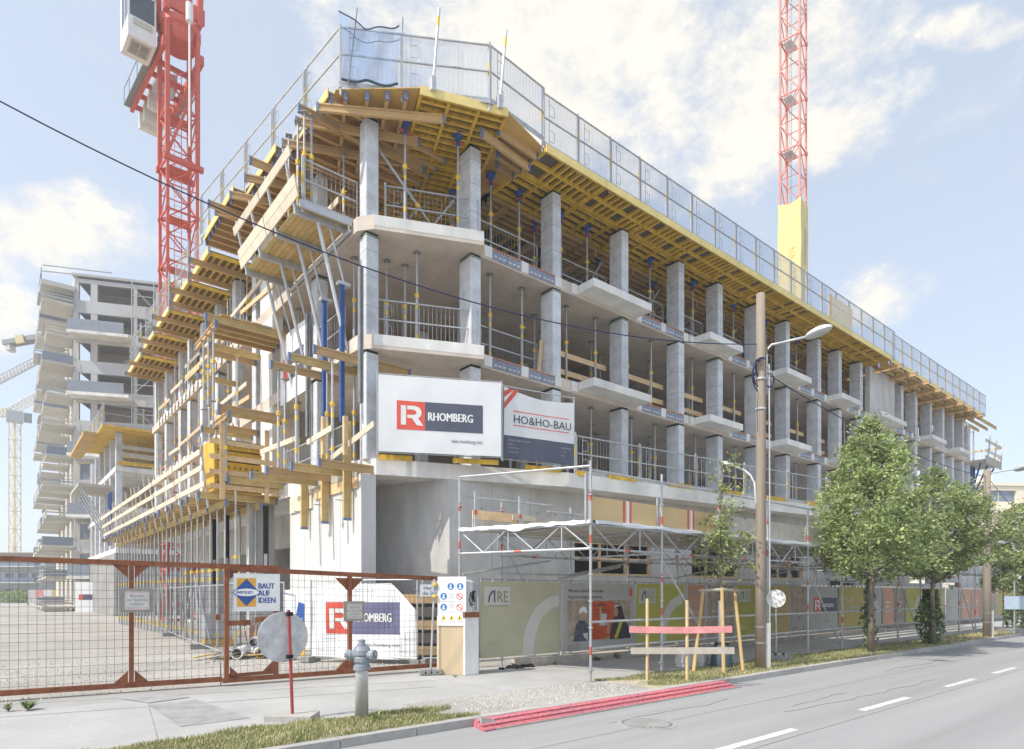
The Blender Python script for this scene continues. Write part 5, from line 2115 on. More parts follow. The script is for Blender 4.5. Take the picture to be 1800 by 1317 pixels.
blue_p = mat('pictogram_blue', (.03, .16, .48), .5)
grey_p = mat('pictogram_grey', (.55, .57, .62), .5)
amber_p = mat('pictogram_yellow', (.78, .60, .10), .5)
for i, (x, z) in enumerate(((.48, 1.80), (.80, 1.80), (.24, 1.60), (.24, 1.38))):
    mb = MB()
    disc(mb, x * SB + .0, z, .068, -.0235)
    part('blue_pictogram', mb, blue_p, t)
    mb = MB()
    disc(mb, x * SB, z + .022, .02, -.0265, 8)
    poly(mb, [(x * SB - .03, z - .045), (x * SB + .03, z - .045), (x * SB + .018, z + .0), (x * SB - .018, z)], -.0265)
    part('pictogram_figure', mb, white, t)
for i, (x, z) in enumerate(((.78, 1.60), (.78, 1.38))):
    mb = MB()
    for k in range(16):
        a0, a1 = k * PI / 8, (k + 1) * PI / 8
        mb.add([(x * SB + .068 * math.cos(a0), -.0235, z + .068 * math.sin(a0)), (x * SB + .068 * math.cos(a1), -.0235, z + .068 * math.sin(a1)), (x * SB + .055 * math.cos(a1), -.0235, z + .055 * math.sin(a1)), (x * SB + .055 * math.cos(a0), -.0235, z + .055 * math.sin(a0))], [(0, 3, 2, 1)])
    poly(mb, [(x * SB - .05, z + .03), (x * SB - .04, z + .045), (x * SB + .05, z - .03), (x * SB + .04, z - .045)], -.0236)
    part('ban_pictogram', mb, banner_red, t)
for i in range(3):
    x = (.24 + i * .27) * SB
    mb = MB()
    poly(mb, [(x - .06, 1.12), (x + .06, 1.12), (x, 1.225)], -.0235)
    part('warning_pictogram', mb, amber_p, t)
    mb = MB()
    poly(mb, [(x - .012, 1.14), (x + .012, 1.14), (x + .012, 1.185), (x - .012, 1.185)], -.0265)
    part('warning_mark', mb, ink, t)
mb = MB()
for z in (1.49, 1.28, 1.085):
    for x in (.1, .42, .7):
        poly(mb, [(x * SB, z), ((x + .22) * SB, z), ((x + .22) * SB, z + .012), (x * SB, z + .012)], -.0235)
for z in (1.36, 1.40, 1.44, 1.56, 1.60, 1.64):
    poly(mb, [(.42 * SB, z), (.60 * SB, z), (.60 * SB, z + .012), (.42 * SB, z + .012)], -.0235)
part('caption_line', mb, grey_p, t)

p = on_z(757, 1186)
t = thing('road_sign', 'small grey sign on a pole lettered Hier gilt die StVO', 'sign', p, -PHI * .6)
mb = MB()
mb.tube((0, 0, .1), (.08, 0, 1.95), .022, 8)
part('pole', mb, steel, t)
mb = MB()
mb.box((-.22, -.12, 0), (.22, .12, .03))
for x in (-.18, -.06, .06, .18):
    mb.box((x - .04, -.13, .02), (x + .04, .13, .11))
part('foot', mb, mat('recycled_foot', (.28, .28, .27), .8, .2, 10), t)
mb = MB()
mb.box((-.22, -.05, 1.60), (.24, -.03, 1.84))
part('plate', mb, mat('sign_plate_grey', (.55, .57, .60), .5, .06), t)
text('Hier gilt', .105, ink, t, .01, 1.735, -.054, align='CENTER', sx=.95)
text('die StVO', .105, ink, t, .01, 1.630, -.054, align='CENTER', sx=.95)
for z in (1.60, 1.84):
    mb = MB()
    mb.lathe([(.02, -.03), (.05, -.025), (.055, .0), (.05, .025), (.02, .03)], (.08, -.06, z), 10)
    part('yellow_clip', mb, yellow_band, t)


# ================================================================== SLIDING GATE
gl, gr = on_z(0, 1219, .12), on_z(785, 1167, .12)
GA = ang(gl, gr)
gdv = V((math.cos(GA), math.sin(GA), 0))


def gx(px):
    d = ray(px, 900)
    a = gl - CAM
    return -(d.x * a.y - d.y * a.x) / (d.x * gdv.y - d.y * gdv.x)


def gz(px, py):
    s = gx(px)
    p = gl + gdv * s
    dp = (p - CAM).dot(FWD)
    return EYE + (HY - py) * dp / F - .12


def gp(px, py):
    return V((gx(px), 0, gz(px, py)))


t = thing('sliding_gate', 'long rusty steel mesh gate with an inset wicket door across the site entrance', 'gate', gl, GA)
rb = lambda nm, a, b, w_=.085, h=.085, y=0: part(nm, MB().bar(V(a) + V((0, y, 0)), V(b) + V((0, y, 0)), w_, h), rust, t)
TL, TR = gp(0, 982), gp(492, 999)
BL, BR = gp(0, 1219), gp(390, 1194)
ext = 1.6
dT = (TR - TL) / (TR.x - TL.x)
dB = (BR - BL) / (BR.x - BL.x)
rb('top_bar', TL - dT * ext, TR)
rb('bottom_bar', BL - dB * ext, BR)
TL2, TR2 = gp(397, 1000), gp(785, 1018)
BL2, BR2 = gp(390, 1196), gp(785, 1167)
rb('top_bar', TL2, TR2, y=-.06)
rb('bottom_bar', BL2 + V((.0, 0, 0)), BR2, y=-.06)


def gpost(px, y0, y1, y=0, w_=.10):
    a, b = gp(px, y0), gp(px, y1)
    rb('post', a, b, w_, .07, y)
    return a, b


def gusset(x, z, sx, sz, s=.24, y=0.0):
    mb = MB()
    vs = [(x, y - .02, z), (x + sx * s, y - .02, z), (x, y - .02, z + sz * s), (x, y + .02, z), (x + sx * s, y + .02, z), (x, y + .02, z + sz * s)]
    mb.add(vs, [(0, 1, 2), (5, 4, 3), (0, 3, 4, 1), (1, 4, 5, 2), (2, 5, 3, 0)])
    part('gusset', mb, rust, t)


a, b = gpost(231, 989, 1206)
for sx in (-1, 1):
    gusset(a.x + sx * .05, a.z - .02, sx, -1)
    gusset(b.x + sx * .05, b.z + .02, sx, 1)
a, b = gpost(613, 1013, 1180, -.06)
for sx in (-1, 1):
    gusset(a.x + sx * .05, a.z - .04, sx, -1, y=-.06)
    gusset(b.x + sx * .05, b.z + .04, sx, 1, y=-.06)
a, b = gpost(397, 1000, 1197, -.06, .12)
gusset(a.x + .06, a.z - .04, 1, -1, .15, -.06)
gusset(b.x + .06, b.z + .1, 1, 1, .16, -.06)
a2, b2 = gpost(485, 1001, 1187, -.03, .08)
gusset(b2.x - .05, b2.z + .08, -1, 1, .2, -.03)
gusset(a2.x - .04, a2.z - .05, -1, -1, .15, -.03)
rb('door_rail', V((b.x, -.03, b.z + .09)), V((b2.x, -.03, b2.z + .07)), .06, .06)
m1, m2 = gp(400, 1096), gp(440, 1094)
rb('lock_rail', m1, m2, .05, .09, -.03)
m1, m2 = gp(448, 1090), gp(484, 1086)
rb('lock_rail', m1, m2, .05, .09, -.03)
part('drop_bolt', MB().tube(gp(388, 1165), gp(388, 1214), .012, 6), steel_dark, t)
part('hinge_box', MB().box(gp(384, 1085) - V((.05, .05, .05)), gp(384, 1085) + V((.03, .03, .05))), rust, t)
mb = MB()
x = -1.5
while x < TR2.x - .03:
    zt = (TL + dT * x).z if x < TR.x else (TL2 + (TR2 - TL2) * ((x - TL2.x) / (TR2.x - TL2.x))).z
    zb = (BL + dB * x).z if x < BR.x else (BL2 + (BR2 - BL2) * ((x - BL2.x) / (BR2.x - BL2.x))).z
    mb.tube((x, .02, zb), (x, .02, zt), .0028, 4, cap=False)
    x += .115
for k in range(15):
    f = (k + .6) / 15
    pts_ = []
    for (p, q, r_, s_) in ((TL - dT * ext, TR, BL - dB * ext, BR),):
        pts_ += [r_.lerp(p, f), BR.lerp(V((BR.x, 0, (TL + dT * BR.x).z)), f)]
    pts_ += [BR2.lerp(TR2, f)]
    for p, q in zip(pts_, pts_[1:]):
        mb.tube(p + V((0, .026, 0)), q + V((0, .026, 0)), .0028, 4, cap=False)
part('wire_mesh', mb, wire_m, t)


def gsign(px0, py0, px1, py1, label, y=-.10, m=white, th=.02):
    a, b = gp(px0, py1), gp(px1, py1)
    h = gz(px0, py0) - gz(px0, py1)
    o = gl + gdv * a.x + V((0, 0, a.z)) + V((math.sin(GA), -math.cos(GA), 0)) * -y
    s = thing('sign', label, 'sign', o, GA)
    mb = MB()
    mb.box((0, 0, 0), (b.x - a.x, th, h))
    part('plate', mb, m, s)
    return s, b.x - a.x, h


s, wd, h = gsign(409, 1008, 490, 1075, 'white sign with an orange and blue emblem lettered BAUT AUF IDEEN on the gate door')
mb = MB()
cx, cz, q = wd * .27, h * .50, h * .30
poly(mb, [(cx - q * .78, cz - q * 1.25), (cx + q * .78, cz - q * 1.25), (cx + q * .78, cz + q * 1.25), (cx - q * .78, cz + q * 1.25)], -.004)
part('emblem_field', mb, ink_orange, s)
mb = MB()
poly(mb, [(cx, cz - q * 1.2), (cx + q * .78, cz - q * .35), (cx + q * .78, cz + q * .35), (cx, cz + q * 1.2), (cx - q * .78, cz + q * .35), (cx - q * .78, cz - q * .35)], -.007)
part('emblem_diamond', mb, ink_blue, s)
mb = MB()
pts_ = [(cx + q * 1.12 * math.cos(k * PI / 10) , cz + q * .40 * math.sin(k * PI / 10)) for k in range(20)]
poly(mb, pts_, -.010)
part('emblem_oval', mb, ink_blue, s)
mb = MB()
poly(mb, [(cx + q * 1.04 * math.cos(k * PI / 10), cz + q * .33 * math.sin(k * PI / 10)) for k in range(20)], -.012)
part('emblem_oval_inner', mb, white, s)
text('SWIETELSKY', q * .36, ink_blue, s, cx - q * .88, cz - q * .12, -.015, bold=.002, sx=.70)
for i, tx in enumerate(('BAUT', 'AUF', 'IDEEN')):
    text(tx, h * .21, ink_blue, s, wd * .52, h * .60 - i * h * .19, -.006, bold=.004, sx=.80, space=.95)

for (box, lab, k) in (((211, 1035, 269, 1077), 'weathered white sign on a grey board forbidding entry on the left gate post', 0), ((601, 1057, 637, 1092), 'small worn sign forbidding entry on the right gate post', 1)):
    s, wd, h = gsign(*box, lab, -.13 if k else -.07, mat('sign_backboard', (.34, .31, .28), .85, .2, 6) if k == 0 else MATS['sign_backboard'], .03)
    mb = MB()
    mb.box((wd * .14, -.008, h * .12), (wd * .88, -.003, h * .88))
    part('print_plate', mb, mat('aged_white', (.60, .585, .55), .6, .1, 5) if k == 0 else MATS['aged_white'], s)
    mb = MB()
    for (x0, z0, x1, z1) in ((.17, .16, .85, .175), (.17, .83, .85, .845), (.17, .16, .18, .845), (.84, .16, .85, .845)):
        poly(mb, [(wd * x0, h * z0), (wd * x1, h * z0), (wd * x1, h * z1), (wd * x0, h * z1)], -.0095)
    part('red_border', mb, pink, s)
    for i, tx in enumerate(('Betreten', 'der Baustelle', 'verboten')):
        text(tx, h * .19, MATS['pictogram_grey'] if False else steel_dark, s, wd * .51, h * (.64 - i * .17), -.010, align='CENTER', sx=.78)
    text('Eltern haften für ihre Kinder', h * .07, steel_dark, s, wd * .51, h * .20, -.010, align='CENTER', sx=.9)

# ================================================================== YARD BEHIND THE GATE
gy = 'mobile site fences in the yard'


def site_fence(p, q, h, label, n=26, group=gy):
    p, q = V(p), V(q)
    L_ = (q - p).length
    t = thing('mobile_fence', label, 'site fence', p, ang(p, q), group)
    mb = MB()
    for x in (.02, L_ - .02):
        mb.tube((x, 0, .05), (x, 0, h), .021, 6)
    for z in (.14, h - .02):
        mb.tube((.02, 0, z), (L_ - .02, 0, z), .017, 6)
    part('frame', mb, steel, t)
    mb = MB()
    for i in range(1, n):
        mb.tube((L_ * i / n, 0, .14), (L_ * i / n, 0, h), .003, 4, cap=False)
    for i in range(1, 7):
        mb.tube((0, .004, h * i / 7), (L_, .004, h * i / 7), .003, 4, cap=False)
    part('wire_mesh', mb, wire_m, t)
    for x in (.0, L_):
        mb = MB()
        mb.box((x - .11, -.28, 0), (x + .11, .28, .13))
        part('foot', mb, MATS['recycled_foot'], t)
    return t


f0, f1 = on_z(546, 1163), on_z(735, 1168)
fa = ang(f0, f1)
site_fence(f0, f1, 2.0, 'mobile site fence carrying the white logo banner behind the gate')
f2 = on_z(775, 1172)
site_fence(f1 + V((.1, 0, 0)), f2 + V((.5, .3, 0)), 2.0, 'mobile site fence in front of the dark timber stack right of the logo banner')
t = thing('banner', 'white logo banner with a folded corner hung on the fence behind the gate', 'banner', f0 + V((.02, -.04, .10)), fa)
Wf = (f1 - f0).length - .1
Hf = 1.80
rp = lambda a, b: .016 * math.sin(a * 2.9 + b * 2.2) + .012 * math.sin(a * 6 - b * 4)
mb = MB()
nx, nz = 22, 12
vs = []
for j in range(nz + 1):
    for i in range(nx + 1):
        x, z = Wf * i / nx, Hf * j / nz
        cut = Hf - max(0, (x - Wf * .78) / (Wf * .22)) * .62 - .12 * math.exp(-x * 3) 
        z = min(z, cut)
        vs.append((x, rp(x, z), z))
mb.add(vs, [(j * (nx + 1) + i, j * (nx + 1) + i + 1, (j + 1) * (nx + 1) + i + 1, (j + 1) * (nx + 1) + i) for j in range(nz) for i in range(nx)])
part('banner_cloth', mb, banner_w, t, smooth=True)
x0, z0, s_ = Wf * .14, Hf * .33, Hf * .42
part('red_square', sheet(s_ * .92, s_, -.008, rp, 8, 6, x0, z0), banner_red, t)
part('navy_field', sheet(Wf * .85 - x0 - s_ * .92, s_, -.008, rp, 12, 6, x0 + s_ * .92, z0), mat('print_violet', (.14, .14, .24), .6, .08), t)
logo_r(t, x0, z0, s_ * .95, -.016, rp)
text('RHOMBERG', Hf * .165, white, t, x0 + s_ * 1.0, z0 + s_ * .38, -.016, bold=.008, ripple=rp, sx=(Wf * .82 - x0 - s_ * 1.0) / (Hf * .165 * 6.05))
text('wien.rhomberg.com', .11, ink, t, Wf * .50, Hf * .17, -.014, ripple=rp, sx=1.05)
# blue and white company banner left of it
p, q = on_z(505, 1160), on_z(543, 1162)
t = thing('banner', 'narrow blue white and yellow banner left of the white logo banner', 'banner', p + V((0, .25, .1)), ang(p, q))
wb = (q - p).length
part('banner_cloth', sheet(wb, 1.65, 0, rip(.012), 6, 10), banner_w, t, smooth=True)
part('blue_field', MB().add([(wb * .35, -.02, .3), (wb, -.02, .3), (wb, -.02, 1.3), (wb * .72, -.02, 1.35)], [(0, 1, 2, 3)]), ink_blue, t)
part('yellow_field', sheet(wb * .5, .28, -.02, None, 1, 1, wb * .5, .02), ink_orange, t)
part('white_mark', MB().add([(wb * .55, -.028, .72), (wb * .95, -.028, .95), (wb * .62, -.028, .88)], [(0, 1, 2)]), white, t)
site_fence(on_z(400, 1152), on_z(500, 1161), 1.95, 'mobile site fence behind the gate door')
# fences along the prop forest
fp = [(236, 1090), (300, 1118), (352, 1140), (396, 1158)]
for i in range(3):
    site_fence(on_z(*fp[i]), on_z(*fp[i + 1]), 1.9, f'mobile site fence running along the left props, {nth(i)} from the back', 18)
# stack of dark formwork behind the right fence
p = on_z(760, 1160)
for j in range(5):
    mb = MB()
    mb.box((0, 0, j * .33), (1.5, 1.2, j * .33 + .24))
    solo('timber_pack', mb, [timber, ply_dark][j % 2], f'pack of dark formwork timber behind the right fence, {nth(j)} from the ground', 'timber pack', 'timber packs behind the right fence', loc=(p.x - .5, p.y + .9, .08), rz=fa)
# pipes and debris in front of the props
pp = on_z(440, 1157)
pipe_w = mat('pipe_white', (.66, .68, .70), .5, .1, 4)
for i, (dx, dy, z, l, r_, rz_, m, lab) in enumerate(((-.15, .3, .15, 1.0, .14, 1.1, pipe_w, 'white pipe lying leftmost in the debris heap'), (.25, .2, .14, .9, .13, 1.4, pipe_w, 'white pipe with yellow end in the debris heap'), (.55, .1, .13, .8, .13, 1.2, steel_dark, 'dark steel pipe with open end in the debris heap'), (.75, .45, .16, 1.1, .15, .8, pipe_w, 'white pipe at the right of the debris heap'), (.3, .6, .38, 1.0, .12, 1.2, pipe_w, 'white pipe on top of the debris heap'))):
    t = thing('pipe', lab, 'pipe', (pp.x + dx, pp.y + dy, z), rz_, 'pipes in the debris heap')
    mb = MB()
    n = 14
    mb.tube((-l / 2, 0, 0), (l / 2, 0, 0), r_, n, cap=False)
    mb.tube((l / 2, 0, 0), (-l / 2, 0, 0), r_ * .86, n, cap=False)
    part('pipe_wall', mb, m, t, smooth=False)
    mb = MB()
    for e in (-l / 2, l / 2):
        mb.tube((e - .015, 0, 0), (e + .015, 0, 0), r_ * 1.06, n, cap=False)
        for k in range(n):
            a0, a1 = 2 * PI * k / n, 2 * PI * (k + 1) / n
            mb.add([(e, math.cos(a0) * r_ * 1.06, math.sin(a0) * r_ * 1.06), (e, math.cos(a1) * r_ * 1.06, math.sin(a1) * r_ * 1.06), (e, math.cos(a1) * r_ * .85, math.sin(a1) * r_ * .85), (e, math.cos(a0) * r_ * .85, math.sin(a0) * r_ * .85)], [(0, 1, 2, 3)])
    part('pipe_rim', mb, yellow_band if i == 1 else m, t)
for i in range(9):
    p = pp + V((R.uniform(-1.0, 1.6), R.uniform(-.1, 1.0), .04 + .04 * (i % 3)))
    mb = MB()
    l = R.uniform(.5, 1.5)
    mb.box((-l / 2, -.06, -.015), (l / 2, .06, .015))
    o = solo('loose_board', mb, [plank, timber_y, plank_grey][i % 3], f'loose {["fresh", "yellow", "grey"][i % 3]} board in the debris heap behind the gate door, {nth(i)} from the left', 'board', 'loose boards in the debris heap', loc=p, rz=R.uniform(0, PI))
    o.rotation_euler = (R.uniform(-.1, .1), R.uniform(-.12, .12), R.uniform(-.5, .9))
p = pp + V((.55, .9, 0))
t = thing('rebar_bundle', 'bundle of rusty rebar starter bars standing in the debris behind the gate door', 'rebar', p)
mb = MB()
for i in range(14):
    a0 = R.uniform(0, 6)
    mb.tube((.3 * math.cos(a0), .15 * math.sin(a0), 0), (.3 * math.cos(a0) + R.uniform(-.3, .3), .15 * math.sin(a0), R.uniform(.6, 1.0)), .012, 4)
part('bar', mb, rust, t, kind='stuff')
# leaning steel tubes and stacked props beside the fences
for i in range(14):
    q = on_z(265 + i * 8.5, 1095 + i * 3.4)
    mb = MB()
    l = R.uniform(1.6, 2.5)
    lean = R.uniform(-.5, .5)
    mb.tube((0, 0, 0), (lean * .8, .5, l), .025, 6)
    solo('leaning_tube', mb, steel if i % 4 else steel_dark, f'steel tube leaning against the props behind the yard fence, {nth(i)} from the left', 'steel tube', 'steel tubes leaning in the yard', loc=q + V((0, .25, 0)))
t = thing('toolbox', 'pale steel crate with a yellow base by the fence near the gate door', 'crate', on_z(385, 1136))
mb = MB()
mb.box((-.4, 0, .25), (.4, .5, 1.0))
part('crate_body', mb, steel, t)
mb = MB()
mb.box((-.42, -.02, 0), (.42, .52, .22))
part('crate_base', mb, yellow, t)
# far side of the yard
p = on_z(132, 1076)
t = thing('site_hut_banner', 'white site banner with a small red and navy logo far across the yard', 'banner', p, -.55)
mb = MB()
mb.box((0, 0, 0), (1.75, .05, 2.75))
part('panel', mb, banner_w, t)
part('red_square', sheet(.35, .5, -.012, None, 1, 1, .3, 1.1), banner_red, t)
part('navy_field', sheet(.8, .5, -.012, None, 1, 1, .65, 1.1), banner_navy, t)
for i, (px, pyb, w_, h, m, nm, lab) in enumerate(((172, 1072, 1.2, 2.2, timber_y, 'crate', 'upright yellow formwork crate behind the white site banner'), (186, 1072, .9, 1.7, steel_dark, 'crate', 'dark skewed crate next to the yellow crate in the yard'), (198, 1072, .8, 1.6, concrete, 'crate', 'grey concrete element beside the crates in the yard'))):
    p = on_z(px, pyb)
    mb = MB()
    mb.box((-w_ / 2, 0, .06), (w_ / 2, .6, h))
    mb.k = 1
    for k in range(3):
        mb.box((-w_ / 2 - .01, -.03, .15 + k * h / 3), (w_ / 2 + .01, -.0, .25 + k * h / 3))
    solo('crate', mb, [m, plank_grey], lab, nm, 'crates across the yard', loc=p, rz=-.5 + .2 * i)
for i in range(5):
    p = on_z(60 + i * 14, 1064)
    mb = MB()
    mb.box((-.8, 0, .3), (.8, .05, 2.3))
    mb.box((-.9, -.2, 0), (-.7, .25, .3))
    mb.box((.7, -.2, 0), (.9, .25, .3))
    solo('site_barrier', mb, [concrete, pink, white_soft, timber_y, steel][i], f'{["grey", "reddish", "white", "yellow", "steel"][i]} barrier panel at the far edge of the yard', 'barrier', 'barrier panels at the far edge of the yard', loc=p, rz=-.4)

# ================================================================== STREET FURNITURE
p = on_z(514, 1264)
t = thing('round_sign', 'round road sign seen from its grey back on a red pole in the grass', 'round sign', p)
mb = MB()
mb.tube((0, 0, .05), (-.05, .0, 1.44), .021, 10)
part('pole', mb, mat('red_pole', (.36, .07, .06), .6, .2, 8), t)
rz_ = -PHI + .72
mb = MB()
nrm = V((math.sin(rz_), -math.cos(rz_), 0))
rgt = V((math.cos(rz_), math.sin(rz_), 0))
c = V((-.045, 0, 1.08)) - nrm * .035 - RGT * .06
def sdisc(mb, c, r, th, n=32):
    vs = [c + rgt * (r * math.cos(2 * PI * k / n)) + V((0, 0, r * math.sin(2 * PI * k / n))) for k in range(n)]
    vs += [v - nrm * th for v in vs]
    mb.add(vs, [tuple(range(n)), tuple(range(2 * n - 1, n - 1, -1))] + [(k, n + k, n + (k + 1) % n, (k + 1) % n) for k in range(n)])
sdisc(mb, c, .335, .012)
part('disc', mb, sign_back, t)
mb = MB()
for z in (.80, 1.36):
    mb.box((-.075, -.03, z), (.0, .03, z + .05))
part('clamp', mb, black, t)
mb = MB()
mb.box((-.3, -.2, -.02), (.3, .2, .07))
part('foot_slab', mb, kerb_m, t, rz=-PHI)
p = on_z(636, 1262)
t = thing('fire_hydrant', 'grey pillar fire hydrant with two outlets on the grass verge', 'hydrant', p)
mb = MB()
mb.lathe([(.088, 0), (.084, .62), (.088, .64)], n=18)
part('post', mb, hyd_col, t, smooth=True)
mb = MB()
mb.lathe([(.088, .63), (.115, .64), (.115, .70), (.10, .71), (.10, .74), (.118, .75), (.118, .80), (.105, .82), (.12, .84), (.12, .90), (.10, .93), (.085, .95), (.06, .955), (.06, .98), (.045, .985), (.045, 1.04), (.02, 1.045)], n=16)
part('head', mb, hyd, t)
for sgn, nm in ((-1, 0), (1, 1)):
    d = (RGT * sgn - FWD * .35).normalized()
    c = V((0, 0, .84))
    mb = MB()
    mb.tube(c + d * .09, c + d * .16, .062, 12)
    mb.tube(c + d * .16, c + d * .20, .072, 12)
    mb.tube(c + d * .20, c + d * .225, .03, 8)
    o = part('outlet', mb, hyd, t)
    mb = MB()
    mb.tube(c + d * .155, c + d * .166, .076, 12)
    part('outlet_ring', mb, steel_white, o)

# barrier with a pink board
p, q = on_z(1138, 1196), on_z(1208, 1198)
t = thing('barrier', 'timber barrier of two stakes with a pink board above a white board', 'barrier', p, 0)
d = q - p
u = d.normalized()
for i, b in enumerate((V((0, 0, 0)), d)):
    mb = MB()
    mb.box((b.x - .022, b.y - .022, -.15), (b.x + .022, b.y + .022, 1.56 - .03 * i))
    part('stake', mb, stake_m if False else plank, t)
n_ = V((u.y, -u.x, 0)) * .04
mb = MB()
mb.bar(-u * .34 + n_ + V((0, 0, .97)), d * .5 + u * .0 + n_ + V((0, 0, .965)), .022, .125)
part('pink_board', mb, pink, t)
mb = MB()
mb.bar(d * .5 + u * .39 + n_ + V((0, 0, .97)), d + u * .8 + n_ + V((0, 0, .995)), .022, .125)
mb.bar(d * .5 + u * .003 + n_ + V((0, 0, .965)), d * .5 + u * .387 + n_ + V((0, 0, .968)), .022, .125)
part('pink_board', mb, pink, t)
mb = MB()
mb.bar(-u * .31 + n_ + V((0, 0, .56)), d + u * .84 + n_ + V((0, 0, .60)), .022, .125)
part('white_board', mb, plank_grey, t)
# three red planks as a ramp along the kerb
for i in range(3):
    a, b = on_z(846, 1281, -.1), on_z(1297, 1209, -.1)
    y = KY - .055 - i * .125
    mb = MB()
    z1 = .0 - i * .034
    L_ = b.x - a.x + (.0, .05, .1)[i]
    mb.add([(0, -.06, -.098), (L_, -.06, -.098), (L_, .06, -.098), (0, .06, -.098), (0, -.058, z1 - .012), (L_, -.058, z1 - .012), (L_, .058, z1), (0, .058, z1)],
           [(0, 3, 2, 1), (4, 5, 6, 7), (0, 1, 5, 4), (1, 2, 6, 5), (2, 3, 7, 6), (3, 0, 4, 7)])
    solo('red_plank', mb, pink_red, ['red plank laid against the kerb, highest of the three', 'red plank in the middle of three along the kerb', 'red plank on the road side, lowest of three along the kerb'][i], 'plank', 'red planks along the kerb', loc=(a.x - .04 * i, y, 0))
    mb = MB()
    mb.box((.05 * i, -.068 if i == 2 else -.05, -.099), (L_, -.0615 if i == 2 else -.04, -.075))
    if i == 2:
        solo('edge_strip', mb, plank_grey, 'worn wooden edge strip under the lowest red plank', 'strip', loc=(a.x, y, 0))
p = on_z(862, 1276, -.1)
mb = MB()
mb.add([(-.16, -.1, 0), (.14, -.12, 0), (.18, .1, 0), (-.12, .12, 0), (-.12, -.06, .13), (.06, -.08, .10), (.1, .06, .05), (-.08, .09, .15)], [(0, 3, 2, 1), (4, 5, 6, 7), (0, 1, 5, 4), (1, 2, 6, 5), (2, 3, 7, 6), (3, 0, 4, 7)])
solo('concrete_chunk', mb, asphalt_old, 'broken grey concrete chunk at the left end of the red planks', 'rubble', loc=(p.x - .05, p.y + .02, -.1))
# small round white sign at the utility pole
p = on_z(1364, 1160)
t = thing('round_sign', 'plain round white sign on a grey pole beside the utility pole', 'round sign', p)
mb = MB()
mb.tube((0, 0, .08), (0, 0, 1.72), .022, 8)
part('pole', mb, steel, t)
rz_ = -PHI - .35
nrm = V((math.sin(rz_), -math.cos(rz_), 0))
rgt = V((math.cos(rz_), math.sin(rz_), 0))
mb = MB()
sdisc(mb, V((0, 0, 1.53)) + nrm * .045, .225, .012, 28)
part('disc', mb, white, t)
mb = MB()
mb.box((-.3, -.2, 0), (.3, .2, .12))
for x in (-.2, 0, .2):
    mb.box((x - .06, -.21, .1), (x + .06, .21, .2))
part('foot', mb, MATS['recycled_foot'], t, rz=-PHI)
p = on_z(1783, 1113)
t = thing('road_sign', 'small pale blue square sign on a pole near the far right tree', 'sign', p, -PHI)
mb = MB()
mb.tube((0, 0, .1), (0, 0, 2.2), .03, 8)
part('pole', mb, steel, t)
part('plate', MB().box((-.45, -.06, 1.0), (.4, -.04, 1.55)), mat('pale_blue_plate', (.50, .60, .70), .5), t)
part('foot', MB().box((-.45, -.3, 0), (.45, .3, .2)), MATS['recycled_foot'], t)
p = on_z(1797, 1104)
t = thing('road_sign', 'blue traffic sign on a pole at the right edge behind the pale sign', 'sign', p, -PHI)
part('pole', MB().tube((0, 0, 0), (0, 0, 3.2), .03, 8), steel, t)
part('plate', MB().box((-.3, -.06, 2.6), (.3, -.04, 3.3)), ink_blue, t)
for i, (px, py) in enumerate(((1205, 1172), (1229, 1171))):
    p = on_z(px, py)
    mb = MB()
    mb.box((-.2, -.15, 0), (.2, .15, .32))
    mb.box((-.22, -.17, .1), (.22, .17, .2))
    solo('ballast_weight', mb, concrete, f'grey concrete foot block on the grass behind the barrier, {["left", "right"][i]} one', 'foot block', 'foot blocks behind the barrier', loc=p, rz=.3)

# ------------------------------------------------------------------ utility poles and cables
def wood_pole(px, py, top_y, r, label):
    p = on_z(px, py)
    dp = (p - CAM).dot(FWD)
    h = EYE + (HY - top_y) * dp / F
    t = thing('utility_pole', label, 'utility pole', p)
    mb = MB()
    mb.path([(0, 0, -.2), (0, 0, h * .3), (.015, 0, h * .65), (0, 0, h)], [r * 1.12, r * 1.06, r * .98, r * .88], 14)
    part('shaft', mb, pole_wood, t, smooth=True)
    mb = MB()
    mb.box((r * .9, -.05, 0), (r * .9 + .11, .06, 1.0))
    part('base_stub', mb, concrete, t, rz=-PHI)
    mb = MB()
    for z in (.55, .9):
        mb.tube((0, 0, z), (0, 0, z + .04), r * 1.15, 14)
    mb.k = 1
    for z in (h * .69, h * .77):
        mb.tube((0, 0, z), (0, 0, z + .04), r * 1.08, 14)
    part('band', mb, [steel_dark, steel_white], t)
    return t, p, h


